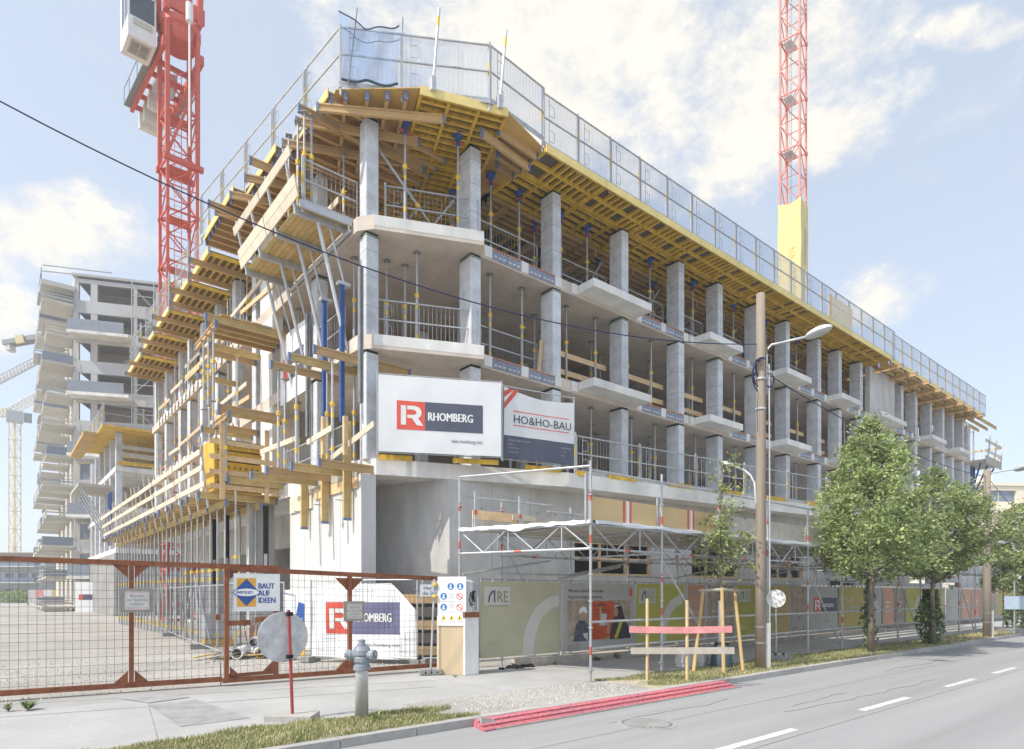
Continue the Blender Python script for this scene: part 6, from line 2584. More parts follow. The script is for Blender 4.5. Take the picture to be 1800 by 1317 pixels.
def lamp_arm(t, h0, pts, head, label=None):
    mb = MB()
    mb.path(pts, .027, 8)
    part('lamp_arm', mb, steel_white, t, smooth=True)
    c = V(pts[-1])
    d = (V(pts[-1]) - V(pts[-2]))
    d.z *= .3
    d.normalize()
    s = V((-d.y, d.x, 0))
    vs, fs = [], []
    nu, nv = 14, 6
    for j in range(nv + 1):
        a = PI / 2 * j / nv
        for i in range(nu):
            b = 2 * PI * i / nu
            vs.append(c + d * (head * .85 + head * math.cos(a) * math.cos(b)) + s * (head * .48 * math.cos(a) * math.sin(b)) + V((0, 0, head * .42 * math.sin(a) + head * .12 * math.cos(b) * math.cos(a))))
    for j in range(nv):
        for i in range(nu):
            fs.append((j * nu + i, j * nu + (i + 1) % nu, (j + 1) * nu + (i + 1) % nu, (j + 1) * nu + i))
    o = part('lamp_head', MB().add(vs, fs), mat('lamp_shell', (.52, .54, .55), .35, .06) if 'lamp_shell' not in MATS else MATS['lamp_shell'], t, smooth=True)
    vs2 = [v - V((0, 0, .02)) for v in vs[:nu]]
    inner = [c + d * (head * .85 + head * .75 * math.cos(2 * PI * i / nu)) + s * (head * .36 * math.sin(2 * PI * i / nu)) + V((0, 0, -.07 * head * 2 + head * .09 * math.cos(2 * PI * i / nu))) for i in range(nu)]
    part('lamp_glass', MB().add(vs[:nu] + inner, [(i, (i + 1) % nu, nu + (i + 1) % nu, nu + i) for i in range(nu)] + [tuple(range(nu, 2 * nu))]), mat('lamp_diffuser', (.50, .52, .54), .2, .05) if 'lamp_diffuser' not in MATS else MATS['lamp_diffuser'], t)


t, pp1, h1 = wood_pole(1337, 1175, 517, .105, 'tall wooden utility pole with a lamp arm and coiled cables beside the young tree')
dp1 = (pp1 - CAM).dot(FWD)
L1 = lambda px, py, dd_=0.0: at_d(px, py, dp1 + dd_) - pp1
lamp_arm(t, 0, [L1(1347, 694), L1(1347, 625), L1(1350, 612), L1(1357, 606), L1(1372, 603, -.2), L1(1418, 592, -.7)], .30)
lamp_arm(t, 0, [L1(1341, 912), L1(1328, 880), L1(1326, 850), L1(1320, 836, .2), L1(1310, 828, .4), L1(1283, 815, .9)], .17)
mb = MB()
mb.path([L1(1352, 640), L1(1353, 900), L1(1353, 1168)], .018, 6)
part('conduit', mb, steel, t)
mb = MB()
for (cx_, cy_, rx_, ry_, a0, a1) in ((1337, 655, 14, 26, -.3, 3.6), (1339, 660, 17, 30, .2, 3.4), (1340, 648, 12, 20, -.5, 3.2), (1352, 668, 8, 12, 2.5, 6.6)):
    for k in range(2):
        mb.path([L1(cx_ - rx_ * math.sin(a0 + (a1 - a0) * i / 9) + k * 1.2, cy_ - ry_ * math.cos(a0 + (a1 - a0) * i / 9) + k, -.13 - .05 * k + .02 * i) for i in range(10)], .012, 5)
mb.path([L1(1333, 690, -.12), L1(1331, 720, -.12), L1(1332, 760, -.12)], .007, 4)
part('cable_coil', mb, mat('cable_blue_black', (.015, .02, .07), .5), t)
t, pp2, h2 = wood_pole(1735, 1120, 826, .125, 'second wooden utility pole far along the verge with a lamp arm')
dp2 = (pp2 - CAM).dot(FWD)
L2 = lambda px, py, dd_=0.0: at_d(px, py, dp2 + dd_) - pp2
lamp_arm(t, 0, [L2(1738, 836), L2(1742, 832), L2(1752, 830), L2(1785, 825, -.6)], .42)


def cable(p, q, sag, r, label, n=30):
    p, q = V(p), V(q)
    mb = MB()
    mb.path([p.lerp(q, i / n) - V((0, 0, sag * 4 * (i / n) * (1 - i / n))) for i in range(n + 1)], r, 6)
    return solo('overhead_cable', mb, MATS['cable_blue_black'], label, 'cable', 'overhead cables')


pA_ = at_d(1333, 605, dp1)
pB_ = at_d(-150, 96, 8.4)
cable(pA_, pB_, 1.02, .0105, 'black overhead cable sagging across the picture from upper left to the near utility pole')
cable(at_d(1345, 655, dp1), at_d(1733, 838, dp2), .35, .012, 'black overhead cable running from the near utility pole to the far one')
cable(at_d(1737, 840, dp2), at_d(1830, 925, 34), .3, .012, 'thin overhead cable leaving the far utility pole to the right')

# ================================================================== TREES
def tree(px, py, prof, ncl, per, label, leaf=(leaf_a, leaf_light), lsize=.06, trunk_r=.07, clump=.26, name='linden_tree', lights=.28, th=None, seed=1, extra=None):
    rr = random.Random(seed)
    p = on_z(px, py)
    t = thing(name, label, 'tree', p, 0, 'trees along the verge')
    zs = [a[0] for a in prof]
    z0, z1 = zs[0], zs[-1]

    def rad(z):
        for (a, ra), (b, rb_) in zip(prof, prof[1:]):
            if a <= z <= b:
                return ra + (rb_ - ra) * (z - a) / (b - a)
        return 0
    mb = MB()
    pts_ = [(0, 0, -.1)]
    n = 7
    for i in range(1, n + 1):
        f = i / n
        pts_.append((rr.uniform(-.05, .05) * (i > 1), rr.uniform(-.05, .05) * (i > 1), z1 * .9 * f))
    mb.path(pts_, [trunk_r * (1.2 - 1.05 * i / n) for i in range(n + 1)], 9)
    part('trunk', mb, bark, t, smooth=True)
    centers = []
    mb = MB()
    for i in range(ncl):
        for _ in range(40):
            z = rr.uniform(z0, z1)
            if rr.random() * max(a[1] for a in prof) < rad(z):
                break
        a = rr.uniform(0, 2 * PI)
        k = .86 + .26 * math.sin(3 * a + z * 2.1 + seed) * math.sin(z * 3.1 + a) + .08 * math.sin(7 * a + z * 5)
        r_ = rad(z) * k * math.sqrt(rr.uniform(.18, 1))
        centers.append(V((r_ * math.cos(a), r_ * math.sin(a), z)))
    for i in range(0, len(centers), max(1, len(centers) // 46)):
        c = centers[i]
        zb = max(z0 * .8, c.z - .35 * math.hypot(c.x, c.y) - .2)
        mb.path([(0, 0, zb), (c.x * .5, c.y * .5, (zb + c.z) / 2 + .05), c], [trunk_r * .32, trunk_r * .18, .006], 5)
    part('limb', mb, bark, t, kind='stuff')
    mb = MB()
    for c in centers:
        cr = clump * rr.uniform(.55, 1.45)
        for _ in range(per):
            d = V((rr.gauss(0, 1), rr.gauss(0, 1), rr.gauss(0, .8)))
            q = c + d * (cr * .5)
            s = lsize * rr.uniform(.65, 1.25)
            u_ = V((rr.gauss(0, 1), rr.gauss(0, 1), rr.gauss(0, .6) - .35)).normalized()
            w_ = u_.cross(V((rr.gauss(0, 1), rr.gauss(0, 1), rr.gauss(0, 1)))).normalized()
            mb.k = 1 if rr.random() < lights else 0
            if mb.k:
                w_ *= .45
            nn = u_.cross(w_)
            mb.add([q - u_ * s, q + w_ * s * .62 + nn * s * .18, q + u_ * s * 1.05, q - w_ * s * .62 + nn * s * .18], [(0, 1, 2), (0, 2, 3)])
    part('crown', mb, list(leaf), t)
    return t, p


tree(1531, 1147, [(2.1, .6), (2.45, 1.6), (3.0, 1.95), (3.6, 1.85), (4.3, 1.6), (5.0, 1.2), (5.6, .85), (6.1, .48), (6.6, .05)], 350, 58, 'tall linden tree with pointed crown and leafy trunk, largest on the verge', seed=3, trunk_r=.085)
tree(1640, 1133, [(2.2, .7), (2.6, 1.6), (3.3, 2.05), (4.0, 1.95), (4.7, 1.45), (5.2, .8), (5.65, .1)], 330, 56, 'rounded linden tree just right of the tallest one with bushy shoots below', seed=8, trunk_r=.085)
tree(1800, 1108, [(1.5, .6), (2.1, 1.5), (3.2, 1.9), (4.3, 1.6), (5.2, .9), (5.8, .1)], 300, 46, 'linden tree cut by the right edge of the picture', seed=12, lsize=.07)
t1, p1_ = tree(1266, 1172, [(2.0, .35), (2.3, .75), (2.8, .8), (3.4, .68), (3.9, .55), (4.35, .25), (4.55, .05)], 52, 26, 'slender young tree with sparse crown tied to three stakes', (leaf_b, leaf_light), .052, .035, .22, 'young_tree', .25, seed=5)
mb = MB()
rr = random.Random(4)
for c in ((.22, -.16, 4.62), (.26, -.2, 4.78), (.16, -.1, 4.5)):
    for _ in range(16):
        q = V(c) + V((rr.gauss(0, .09), rr.gauss(0, .09), rr.gauss(0, .06)))
        s = .05
        u_ = V((rr.gauss(0, 1), rr.gauss(0, 1), rr.gauss(0, .6))).normalized()
        w_ = u_.cross(V((rr.gauss(0, 1), rr.gauss(0, 1), 1))).normalized()
        mb.add([q - u_ * s, q + w_ * s * .6, q + u_ * s, q - w_ * s * .6], [(0, 1, 2, 3)])
part('top_shoot', mb, leaf_b, t1)
# leafy shoots on the trunks
def shoots(px, py, r_, h, n, label, seed):
    rr = random.Random(seed)
    p = on_z(px, py)
    mb = MB()
    for _ in range(n):
        z = h * rr.random() ** .8
        k = r_ * (.5 + .5 * math.sin(PI * min(1, z / h * 1.0 + .12))) * math.sqrt(rr.random())
        a = rr.uniform(0, 2 * PI)
        q = V((k * math.cos(a) + .1 * math.sin(z * 5), k * math.sin(a), z + .05))
        s = .055 * rr.uniform(.7, 1.3)
        u_ = V((rr.gauss(0, 1), rr.gauss(0, 1), rr.gauss(0, .7))).normalized()
        w_ = u_.cross(V((rr.gauss(0, 1), rr.gauss(0, 1), rr.gauss(0, 1)))).normalized()
        mb.add([q - u_ * s, q + w_ * s * .62, q + u_ * s, q - w_ * s * .62], [(0, 1, 2, 3)])
    t = thing('trunk_shoots', label, 'shrub', p, 0, 'leafy shoots round the trunks')
    part('foliage', mb, leaf_c, t)
    mb = MB()
    for k in range(6):
        a = k * 1.05
        mb.path([(0, 0, 0), (r_ * .4 * math.cos(a), r_ * .4 * math.sin(a), h * .5), (r_ * .6 * math.cos(a), r_ * .6 * math.sin(a), h * .85)], .008, 4)
    part('stem', mb, bark, t, kind='stuff')


shoots(1634, 1132, .42, 1.75, 1500, 'bushy green shoots hiding the trunk of the rounded linden', 2)
shoots(1527, 1146, .22, 2.1, 420, 'thin leafy shoots climbing the trunk of the tallest linden', 4)
shoots(1783, 1110, .45, 1.5, 900, 'bushy shoots round the trunk at the right edge', 6)
# stakes, ties and watering bag of the young tree
tb = V((p1_.x, p1_.y, 0))
st = [(1219, 1182, 1236, 1036), (1272, 1184, 1269, 1034), (1306, 1180, 1291, 1036)]
tops = []
dpt = (tb - CAM).dot(FWD)
for i, (a, b, c_, d_) in enumerate(st):
    q = on_z(a, b)
    tp = at_d(c_, d_, dpt + (-.05, -.2, .1)[i])
    tops.append(tp)
    mb = MB()
    mb.tube(q, tp, .038, 9)
    solo('tree_stake', mb, stake_m, f'round timber stake of the young tree, {["left slanting", "middle upright", "right slanting"][i]} one', 'tree stake', 'stakes of the young tree')
for i, (a, b) in enumerate(((0, 1), (1, 2), (0, 2))):
    mb = MB()
    mb.tube(tops[a] - V((0, 0, .03)) - (tops[b] - tops[a]) * .12, tops[b] - V((0, 0, .03)) + (tops[b] - tops[a]) * .12, .032, 8)
    solo('stake_rail', mb, plank_grey, f'short round rail joining the stake tops of the young tree, {["front left", "front right", "rear"][i]} one', 'rail', 'rails joining the tree stakes')
t = thing('watering_bag', 'dark green watering bag wrapped round the foot of the young tree', 'watering bag', tb + V((-.04, -.06, 0)))
mb = MB()
mb.lathe([(.23, 0), (.25, .06), (.22, .3), (.18, .46), (.15, .52)], n=14)
part('bag', mb, bag_m, t, smooth=True)
mb = MB()
mb.tube((-.05, -.15, .5), (.05, -.15, .5), .012, 6)
mb.lathe([(.155, .50), (.16, .53), (.15, .55)], n=14)
part('strap', mb, black, t)
mb = MB()
mb.tube((0, 0, .55), (0, 0, 1.5), .048, 9)
solo('trunk_wrap', mb, white_soft, 'pale wrap round the trunk of the young tree', 'trunk wrap', loc=tb)


# ================================================================== CRANES
def mast(t, w, z0, z1, rz, m, sec=3.0, ch=.13, ladder=True):
    """square lattice mast in sections; local frame turned by rz"""
    c, s = math.cos(rz), math.sin(rz)
    h = w / 2
    cor = [V((c * a - s * b, s * a + c * b, 0)) for a, b in ((-h, -h), (h, -h), (h, h), (-h, h))]
    n = max(1, int(round((z1 - z0) / sec)))
    sec = (z1 - z0) / n
    mb = MB()
    for q in cor:
        mb.bar(q, q + V((0, 0, sec)), ch, ch, up=(c, s, 0))
    for i in range(4):
        a, b = cor[i], cor[(i + 1) % 4]
        for k in range(2):
            za, zb = sec * k / 2, sec * (k + 1) / 2
            p, q = (a, b) if (k + i) % 2 else (b, a)
            mb.tube(p + V((0, 0, za)), q + V((0, 0, zb)), ch * .26, 5)
            mb.tube(a + V((0, 0, za + .02)), b + V((0, 0, za + .02)), ch * .24, 5)
        mb.bar(a + V((0, 0, .05)), b + V((0, 0, .05)), ch * .6, ch * .6)
    for q in cor:
        mb.box((q.x - ch * .75, q.y - ch * .75, -.12), (q.x + ch * .75, q.y + ch * .75, .12))
    me = mb.mesh('mast_section', m)
    ml = MB()
    if ladder:
        for k in (-.2, .2):
            ml.tube((k, .2, 0), (k, .2, sec), .02, 4)
        for k in range(int(sec / .3)):
            ml.tube((-.2, .2, k * .3), (.2, .2, k * .3), .013, 4, cap=False)
        ml.box((-h * .8, -h * .1, .02), (h * .8, h * .8, .05))
        lm = ml.mesh('ladder', steel_white if m is red_pale else m)
    for k in range(n):
        o = put('mast_section', me, t, (0, 0, z0 + k * sec))
        if ladder:
            put('ladder', lm, o)


D1 = 39.0
q = at_d(314, 1044, D1)
vd = (V((q.x, q.y, 0)) - V((CAM.x, CAM.y, 0))).normalized()
base_rz = math.atan2(vd.y, vd.x) - PI / 2
t = thing('tower_crane', 'red lattice tower crane with white cab and ballast rising at the upper left', 'tower crane', (q.x, q.y, 0))
zt = EYE + (HY - 122) * D1 / F
mast(t, 1.66, 0, zt, base_rz + math.radians(15), red, 3.1, .16)
c, s = math.cos(base_rz + .26), math.sin(base_rz + .26)
Q = lambda a, b, z: V(((c * a - s * b) * .86, (s * a + c * b) * .86, z))
# head frame: four legs, ring, cross plates
mb = MB()
for a, b in ((-1, -1), (1, -1), (1, 1), (-1, 1)):
    mb.bar(Q(a * .98, b * .98, zt - 6.2), Q(a * .98, b * .98, zt + 2.0), .24, .24, up=(c, s, 0))
mb.bar(Q(-1.2, -1.02, zt - 6.2), Q(1.35, -1.02, zt - 6.2), .28, .3)
mb.bar(Q(-1.2, 1.02, zt - 6.2), Q(1.35, 1.02, zt - 6.2), .28, .3)
mb.bar(Q(-.95, -1.0, zt - 5.9), Q(.95, -1.0, zt - 1.0), .16, .16)
part('climbing_frame', mb, red, t)
mb = MB()
mb.lathe([(.9, zt + 1.3), (1.05, zt + 1.5), (1.12, zt + 2.0), (1.25, zt + 2.1), (1.25, zt + 2.5), (.2, zt + 2.5)], n=20)
for a, b in ((-1, -1), (1, -1), (1, 1), (-1, 1)):
    mb.bar(Q(a * 1.05, b * 1.05, zt + 2.5), Q(a * 1.1, b * 1.1, zt + 4.6), .5, .3, up=(c, s, 0))
mb.bar(Q(-1.25, -1.1, zt + 3.2), Q(1.4, -1.1, zt + 3.2), .2, .9)
mb.bar(Q(-1.25, 1.1, zt + 3.2), Q(1.4, 1.1, zt + 3.2), .2, .9)
part('slewing_ring', mb, red, t)
mb = MB()
for a in (-1, 1):
    mb.bar(Q(a * .9, 0, zt + 3), Q(a * .5, .3, zt + 9), .22, .22)
for k in range(3):
    mb.bar(Q(-.8, .1, zt + 3.8 + k * 1.6), Q(.8, .1, zt + 4.4 + k * 1.6), .12, .12)
part('head_post', mb, red, t)
# cab
cabc = at_d(244, 38, D1 - 1.2) - V((q.x, q.y, 0))
cab = MB()
X, Y, Zc = .85, 1.0, 1.1


def Cq(a, b, z):
    v = Q(a, b, 0)
    return V((cabc.x + v.x, cabc.y + v.y, cabc.z + z))


def cbox(mb, a0, b0, z0, a1, b1, z1):
    vs = [Cq(a, b, z) for z in (z0, z1) for a, b in ((a0, b0), (a1, b0), (a1, b1), (a0, b1))]
    mb.add(vs, [(0, 3, 2, 1), (4, 5, 6, 7), (0, 1, 5, 4), (1, 2, 6, 5), (2, 3, 7, 6), (3, 0, 4, 7)])


cbox(cab, -X, -Y, -1.7, X, Y, -1.55)
cbox(cab, -X, -Y, -1.55, X, Y + .4, -.5)
cbox(cab, -X, Y - .1, -.5, X, Y + .4, 2.2)
for a in (-X, X - .1):
    cbox(cab, a, -Y, -.5, a + .1, -Y + .1, 2.2)
    cbox(cab, a, -.05, -.5, a + .1, .05, 2.2)
cbox(cab, -X, -Y, 1.0, X, -Y + .08, 1.14)
cbox(cab, -X - .04, -Y - .04, 2.2, X + .04, Y + .44, 2.4)
o = part('cab', cab, white, t)
mb = MB()
cbox(mb, -X + .1, -Y + .03, -.5, X - .1, -Y + .06, 2.2)
cbox(mb, -X + .03, -Y + .1, -.5, -X + .06, Y, 2.2)
part('cab_window', mb, glass, o)
mb = MB()
cbox(mb, -.55, -Y - .06, -.95, .6, -Y - .005, -.62)
part('cab_vent', mb, mat('cab_beige', (.50, .47, .40), .6), o)
mb = MB()
cbox(mb, -.6, -.7, -1.76, .6, .6, -1.705)
part('cab_floor', mb, MATS['cab_beige'], o)
for (a0, b0, a1, b1) in ((-.52, -.6, -.06, -.1), (.04, -.6, .5, -.1), (-.52, 0, -.06, .5), (.04, 0, .5, .5)):
    mb = MB()
    cbox(mb, a0, b0, -1.775, a1, b1, -1.762)
    part('floor_panel', mb, steel_dark, o)
# counter-jib with ballast
ce = at_d(262, 205, 43.6) - V((q.x, q.y, 0))
cs = V((0, 0, ce.z))
dj = (ce - cs)
dj.normalize()
sd_ = V((-dj.y, dj.x, 0)).normalized()
mb = MB()
for k in (-1.05, 1.05):
    mb.bar(cs + sd_ * k - dj * 1, ce + sd_ * k, .22, .55)
for k in range(5):
    p = cs.lerp(ce, .15 + k * .2)
    mb.bar(p - sd_ * 1.0, p + sd_ * 1.0, .15, .3)
part('counter_jib', mb, red, t)
mb = MB()
for k in (-1.5, 1.5):
    for f in (.2, .5, .8, 1.0):
        p = cs.lerp(ce, f) + sd_ * k
        mb.tube(p, p + V((0, 0, 1.1)), .025, 5)
    mb.tube(cs.lerp(ce, .2) + sd_ * k + V((0, 0, 1.1)), ce + sd_ * k + V((0, 0, 1.1)), .025, 5)
    mb.bar(cs.lerp(ce, .2) + sd_ * (k * .85), ce + sd_ * (k * .85), .5, .05)
part('walkway', mb, steel_dark, t)
bal = mat('ballast_concrete', (.66, .64, .58), .8, .08, 2)
for i, (f, hgt) in enumerate(((.66, 1.1), (.82, 1.35), (.98, 1.35))):
    p = cs.lerp(ce, f)
    mb = MB()
    mb.bar(p - sd_ * .62 - V((0, 0, hgt / 2 - .2)), p + sd_ * .62 - V((0, 0, hgt / 2 - .2)), .42, hgt)
    part('ballast_block', mb, bal, t)
mb = MB()
p = cs.lerp(ce, .45)
mb.bar(p - sd_ * .6 + V((0, 0, .2)), p + sd_ * .6 + V((0, 0, .2)), 1.2, .9)
part('winch', mb, steel, t)
hk = at_d(333, 22, D1 - 1.4) - V((q.x, q.y, 0))
mb = MB()
mb.tube(hk + V((0, 0, .5)), hk - V((0, 0, .55)), .2, 10)
mb.tube(hk, hk - V((0, 0, 8)), .06, 6)
part('hoist_pulley', mb, white, t)

D2 = 46.0
q = at_d(1394, 1044, D2)
vd = (V((q.x, q.y, 0)) - V((CAM.x, CAM.y, 0))).normalized()
rz2 = math.atan2(vd.y, vd.x) - PI / 2 - math.radians(18)
t = thing('tower_crane', 'pale red lattice crane mast wrapped in a yellow banner behind the right roof', 'tower crane', (q.x, q.y, 0))
zb = EYE + (HY - 560) * D2 / F
mast(t, 1.36, zb, zb + 32, rz2, red_pale, 4.0, .13)
zy = EYE + (HY - 362) * D2 / F
c, s = math.cos(rz2), math.sin(rz2)
Q2 = lambda a, b, z: V((c * a - s * b, s * a + c * b, z))
hb = .80
mb = MB()
vs = []
ring_ = [(-hb, -hb), (0, -hb - .02), (hb, -hb), (hb + .02, 0), (hb, hb), (-hb, hb)]
for j in range(8):
    for k, (a, b) in enumerate(ring_):
        vs.append(Q2(a + .02 * math.sin(j * 2 + k), b + .03 * math.sin(j * 1.7 + k * 2), zy - j * 1.1 - (.25 * (k % 2) if j == 0 else 0)))
mb.add(vs, [(j * 6 + k, (j + 1) * 6 + k, (j + 1) * 6 + (k + 1) % 6, j * 6 + (k + 1) % 6) for j in range(7) for k in range(6)])
o = part('mast_banner', mb, mat('banner_yellow', (.66, .56, .26), .7, .06, 1), t)
tx = text('UNTERNEHMEN', .62, MATS['pale_yellow_board'], t, -6.6, -.2, 0, sx=.9, name='banner_lettering')
for v in tx.data.vertices:
    a, b = v.co.x, v.co.z
    v.co = Q2(.05 - b + .1, -hb - .06, zy - 7.4 + (a + 6.6))
tx = text('STRABAG', .7, banner_grey, t, 0, 0, 0, sx=.9, name='banner_lettering')
for v in tx.data.vertices:
    a, b = v.co.x, v.co.z
    v.co = Q2(hb + .06, .3 - b, zy - 4.6 + a)

# far yellow cranes at the left
cy = mat('crane_far_yellow', (.60, .50, .28), .6, .1)
cw = mat('crane_far_white', (.60, .58, .52), .6, .1)
D3 = 150.0
q = at_d(26, 1044, D3)
t = thing('tower_crane', 'distant yellow tower crane with a white base at the left edge', 'tower crane', (q.x, q.y, 0))
zt = EYE + (HY - 742) * D3 / F
mast(t, 1.6, 8.5, zt, -PHI, cy, 4.0, .17, False)
o = MB()
part('base_tower', o.box((-1.9, -1.9, 0), (-1.4, -1.4, 9)).box((1.4, -1.9, 0), (1.9, -1.4, 9)).box((-1.9, 1.4, 0), (-1.4, 1.9, 9)).box((1.4, 1.4, 0), (1.9, 1.9, 9)).box((-1.9, -1.9, 8.6), (1.9, 1.9, 9)).bar((-1.7, -1.7, 0), (1.7, -1.7, 4), .3).bar((1.7, -1.7, 4), (-1.7, -1.7, 8.5), .3).bar((-1.7, -1.7, 4), (1.7, -1.7, 4), .3), cw, t)
part('red_collar', MB().box((-2.1, -2.1, 9), (2.1, 2.1, 9.7)), red, t)
part('cab', MB().box((-1.6, -1.5, zt), (1.6, 1.5, zt + 2.4)), steel, t)
part('cab', MB().box((1.7, -1.5, zt + .2), (3.2, 0, zt + 2.2)), steel_dark, t)


def jib(t, p, q, h, w, m, n=12):
    p, q = V(p), V(q)
    d = (q - p).normalized()
    s_ = V((-d.y, d.x, 0)).normalized() * (w / 2)
    u_ = V((0, 0, h))
    mb = MB()
    for o_ in (s_, -s_, u_):
        mb.bar(p + o_, q + o_, .16, .16)
    for i in range(n):
        a, b = p.lerp(q, i / n), p.lerp(q, (i + 1) / n)
        m_ = (a + b) / 2 + u_
        for o_ in (s_, -s_):
            mb.tube(a + o_, m_, .07, 4)
            mb.tube(m_, b + o_, .07, 4)
        mb.tube(a + s_, b - s_, .06, 4)
    return part('jib', mb, m, t)


A_ = at_d(20, 728, D3) - V((q.x, q.y, 0))
jib(t, A_, at_d(82, 692, D3 + 20) - V((q.x, q.y, 0)), 2.0, 1.6, cw, 14)
jib(t, A_, at_d(-30, 736, D3) - V((q.x, q.y, 0)), 1.6, 1.4, cy, 8)
t = thing('crane_jib', 'pale lattice jib of another crane rising from the left edge', 'crane')
jib(t, at_d(-60, 706, 110), at_d(74, 636, 118), 1.5, 1.3, cw, 22)
t = thing('crane_jib', 'grey and yellow counter jib end of a crane behind the pale apartment tower', 'crane')
mb = MB()
a, b = at_d(10, 605, 95), at_d(90, 591, 95)
mb.bar(a, b, 1.4, .7)
part('jib_beam', mb, steel_dark, t)
part('jib_panel', MB().bar(at_d(28, 598, 94.2), at_d(42, 595, 94.2), .3, 1.2), cy, t)
part('ballast_block', MB().bar(at_d(14, 610, 95), at_d(22, 609, 95), 1.2, 1.4), cw, t)

# ================================================================== PALE APARTMENT TOWER (under construction, far left)
DA = 60.0
A = at_d(131, 1044, DA)
A.z = 0
aR = math.radians(75)
dR = FWD * math.cos(aR) + RGT * math.sin(aR)
aL = math.radians(-39)
dL = FWD * math.cos(aL) + RGT * math.sin(aL)
inn = V((-dR.y, dR.x, 0))
if inn.dot(FWD) < 0:
    inn = -inn
lft = V((dL.y, -dL.x, 0))
if lft.dot(RGT) > 0:
    lft = -lft
t = thing('apartment_tower', 'tall pale concrete apartment tower with stacked balconies at the left', 'building', A)
ST_ = 2.86
NF = 11
zc = EYE + (HY - 484) * DA / F
zs0 = zc - NF * ST_
LR, LL = 17.0, 26.0


def blk(mb, o, d, s0, s1, n_, t0, t1, z0, z1):
    P_ = [o + d * s0 + n_ * t0, o + d * s1 + n_ * t0, o + d * s1 + n_ * t1, o + d * s0 + n_ * t1]
    vs = [V((p.x, p.y, z)) for z in (z0, z1) for p in P_]
    mb.add(vs, [(0, 3, 2, 1), (4, 5, 6, 7), (0, 1, 5, 4), (1, 2, 6, 5), (2, 3, 7, 6), (3, 0, 4, 7)])


O0 = V((0, 0, 0))
rail_m = mat('balcony_rail_blue', (.25, .28, .33), .5, .1)
win_m = mat('far_window', (.16, .20, .26), .15, .2, 1, spec=.6)
frame_w = mat('window_frame_wood', (.62, .50, .32), .7)
for k in range(NF):
    z0 = zs0 + k * ST_
    mb = MB()
    blk(mb, O0, dR, 0, LR, inn, 0, 7, z0 - .25, z0 + .02)
    blk(mb, O0, dR, 0.0, LR, inn, 0, .3, z0 + .02, z0 + .55)
    blk(mb, O0, dR, 0.0, LR, inn, 0, .3, z0 + ST_ - .62, z0 + ST_ - .25)
    for a, b in ((0, .35), (1.35, 1.9), (5.0, 5.3), (6.9, 8.2), (10.9, 13), (16, 17)):
        blk(mb, O0, dR, a, b, inn, .02, .32, z0 + .55, z0 + ST_ - .62)
    part('storey_wall', mb, pale_render, t)
    mb = MB()
    blk(mb, O0, dR, .1, LR - .1, inn, 3.6, 3.8, z0, z0 + ST_ - .2)
    part('back_wall', mb, concrete_soffit, t)
    if k < 6:
        for a, b in ((.35, 1.35), (2.2, 4.2)):
            mb = MB()
            blk(mb, O0, dR, a, b, inn, .12, .18, z0 + .55, z0 + ST_ - .62)
            o = part('window', mb, win_m, t)
            mb = MB()
            for a0, b0, za, zb_ in ((a, a + .1, .5, ST_ - .6), (b - .1, b, .5, ST_ - .6), (a, b, .5, .62), (a, b, ST_ - .72, ST_ - .6)):
                blk(mb, O0, dR, a0, b0, inn, .04, .2, z0 + za, z0 + zb_)
            part('window_frame', mb, frame_w, o)
        mb = MB()
        blk(mb, O0, dR, 1.9, 2.2, inn, .05, .3, z0 + .55, z0 + ST_ - .62)
        blk(mb, O0, dR, 4.2, 5.0, inn, .05, .3, z0 + .55, z0 + ST_ - .62)
        part('wall_pier', mb, pale_render, t)
    for a, b in ((8.2, 10.9), (13, 16)):
        mb = MB()
        blk(mb, O0, dR, a, b, inn, .2, .26, z0 + .55, z0 + ST_ - .62)
        part('window', mb, win_m, t)
    if k % 2 == 1:
        mb = MB()
        blk(mb, O0, dR, -.1, 5.0, inn, -1.6, -.01, z0 - .28, z0)
        o = part('balcony', mb, concrete_light, t)
        mb = MB()
        blk(mb, O0, dR, -.05, 4.6, inn, -1.55, -1.5, z0 + .05, z0 + 1.05)
        part('balcony_rail', mb, rail_m, o)
    # side balconies, seen end on, in two ranks
    for j, (s0, s1) in enumerate(((-.2, 3.6), (5.2, 9.0), (11, 15), (17, 21))):
        zz_ = z0
        out = 2.5 - (.35 if k % 2 else 0)
        mb = MB()
        blk(mb, O0, dL, s0 + (.6 if k % 2 else 0), s1, lft, .02, out, zz_ - .2, zz_)
        o = part('balcony', mb, beige_soffit, t)
        mb = MB()
        sa = s0 + (.6 if k % 2 else 0)
        if (k + j) % 3 == 2:
            blk(mb, O0, dL, sa, sa + .05, lft, .1, out - .05, zz_ + .02, zz_ + .8)
            blk(mb, O0, dL, sa + .1, s1, lft, out - .08, out - .03, zz_ + .02, zz_ + .8)
        else:
            for q_ in (.2, .5, .85):
                blk(mb, O0, dL, sa, sa + .05, lft, .1, out - .05, zz_ + q_, zz_ + q_ + (.06 if q_ > .2 else .16))
                blk(mb, O0, dL, sa + .1, s1, lft, out - .08, out - .03, zz_ + q_, zz_ + q_ + (.06 if q_ > .2 else .16))
        part('balcony_rail', mb, [concrete_soffit, steel, rail_m][(k + j) % 3], o)
        if j == 0:
            mb = MB()
            blk(mb, O0, dL, s0 + .3, s1, lft, out + .02, out + .25, zz_ + .5, zz_ + .55)
            part('guard_tube', mb, steel, o)
mb = MB()
blk(mb, O0, dL, 0.0, LL, lft, -.3, 0, 0, zc)
part('side_wall', mb, beige_soffit, t)
mb = MB()
blk(mb, O0, dR, -.2, LR, inn, -.15, 7, zc - .05, zc + .18)
part('roof_slab', mb, pale_render, t)
mb = MB()
blk(mb, O0, dR, 7.6, 12.0, inn, -1.5, -.1, zc - .3, zc + .0)
part('roof_slab', mb, concrete_light, t)
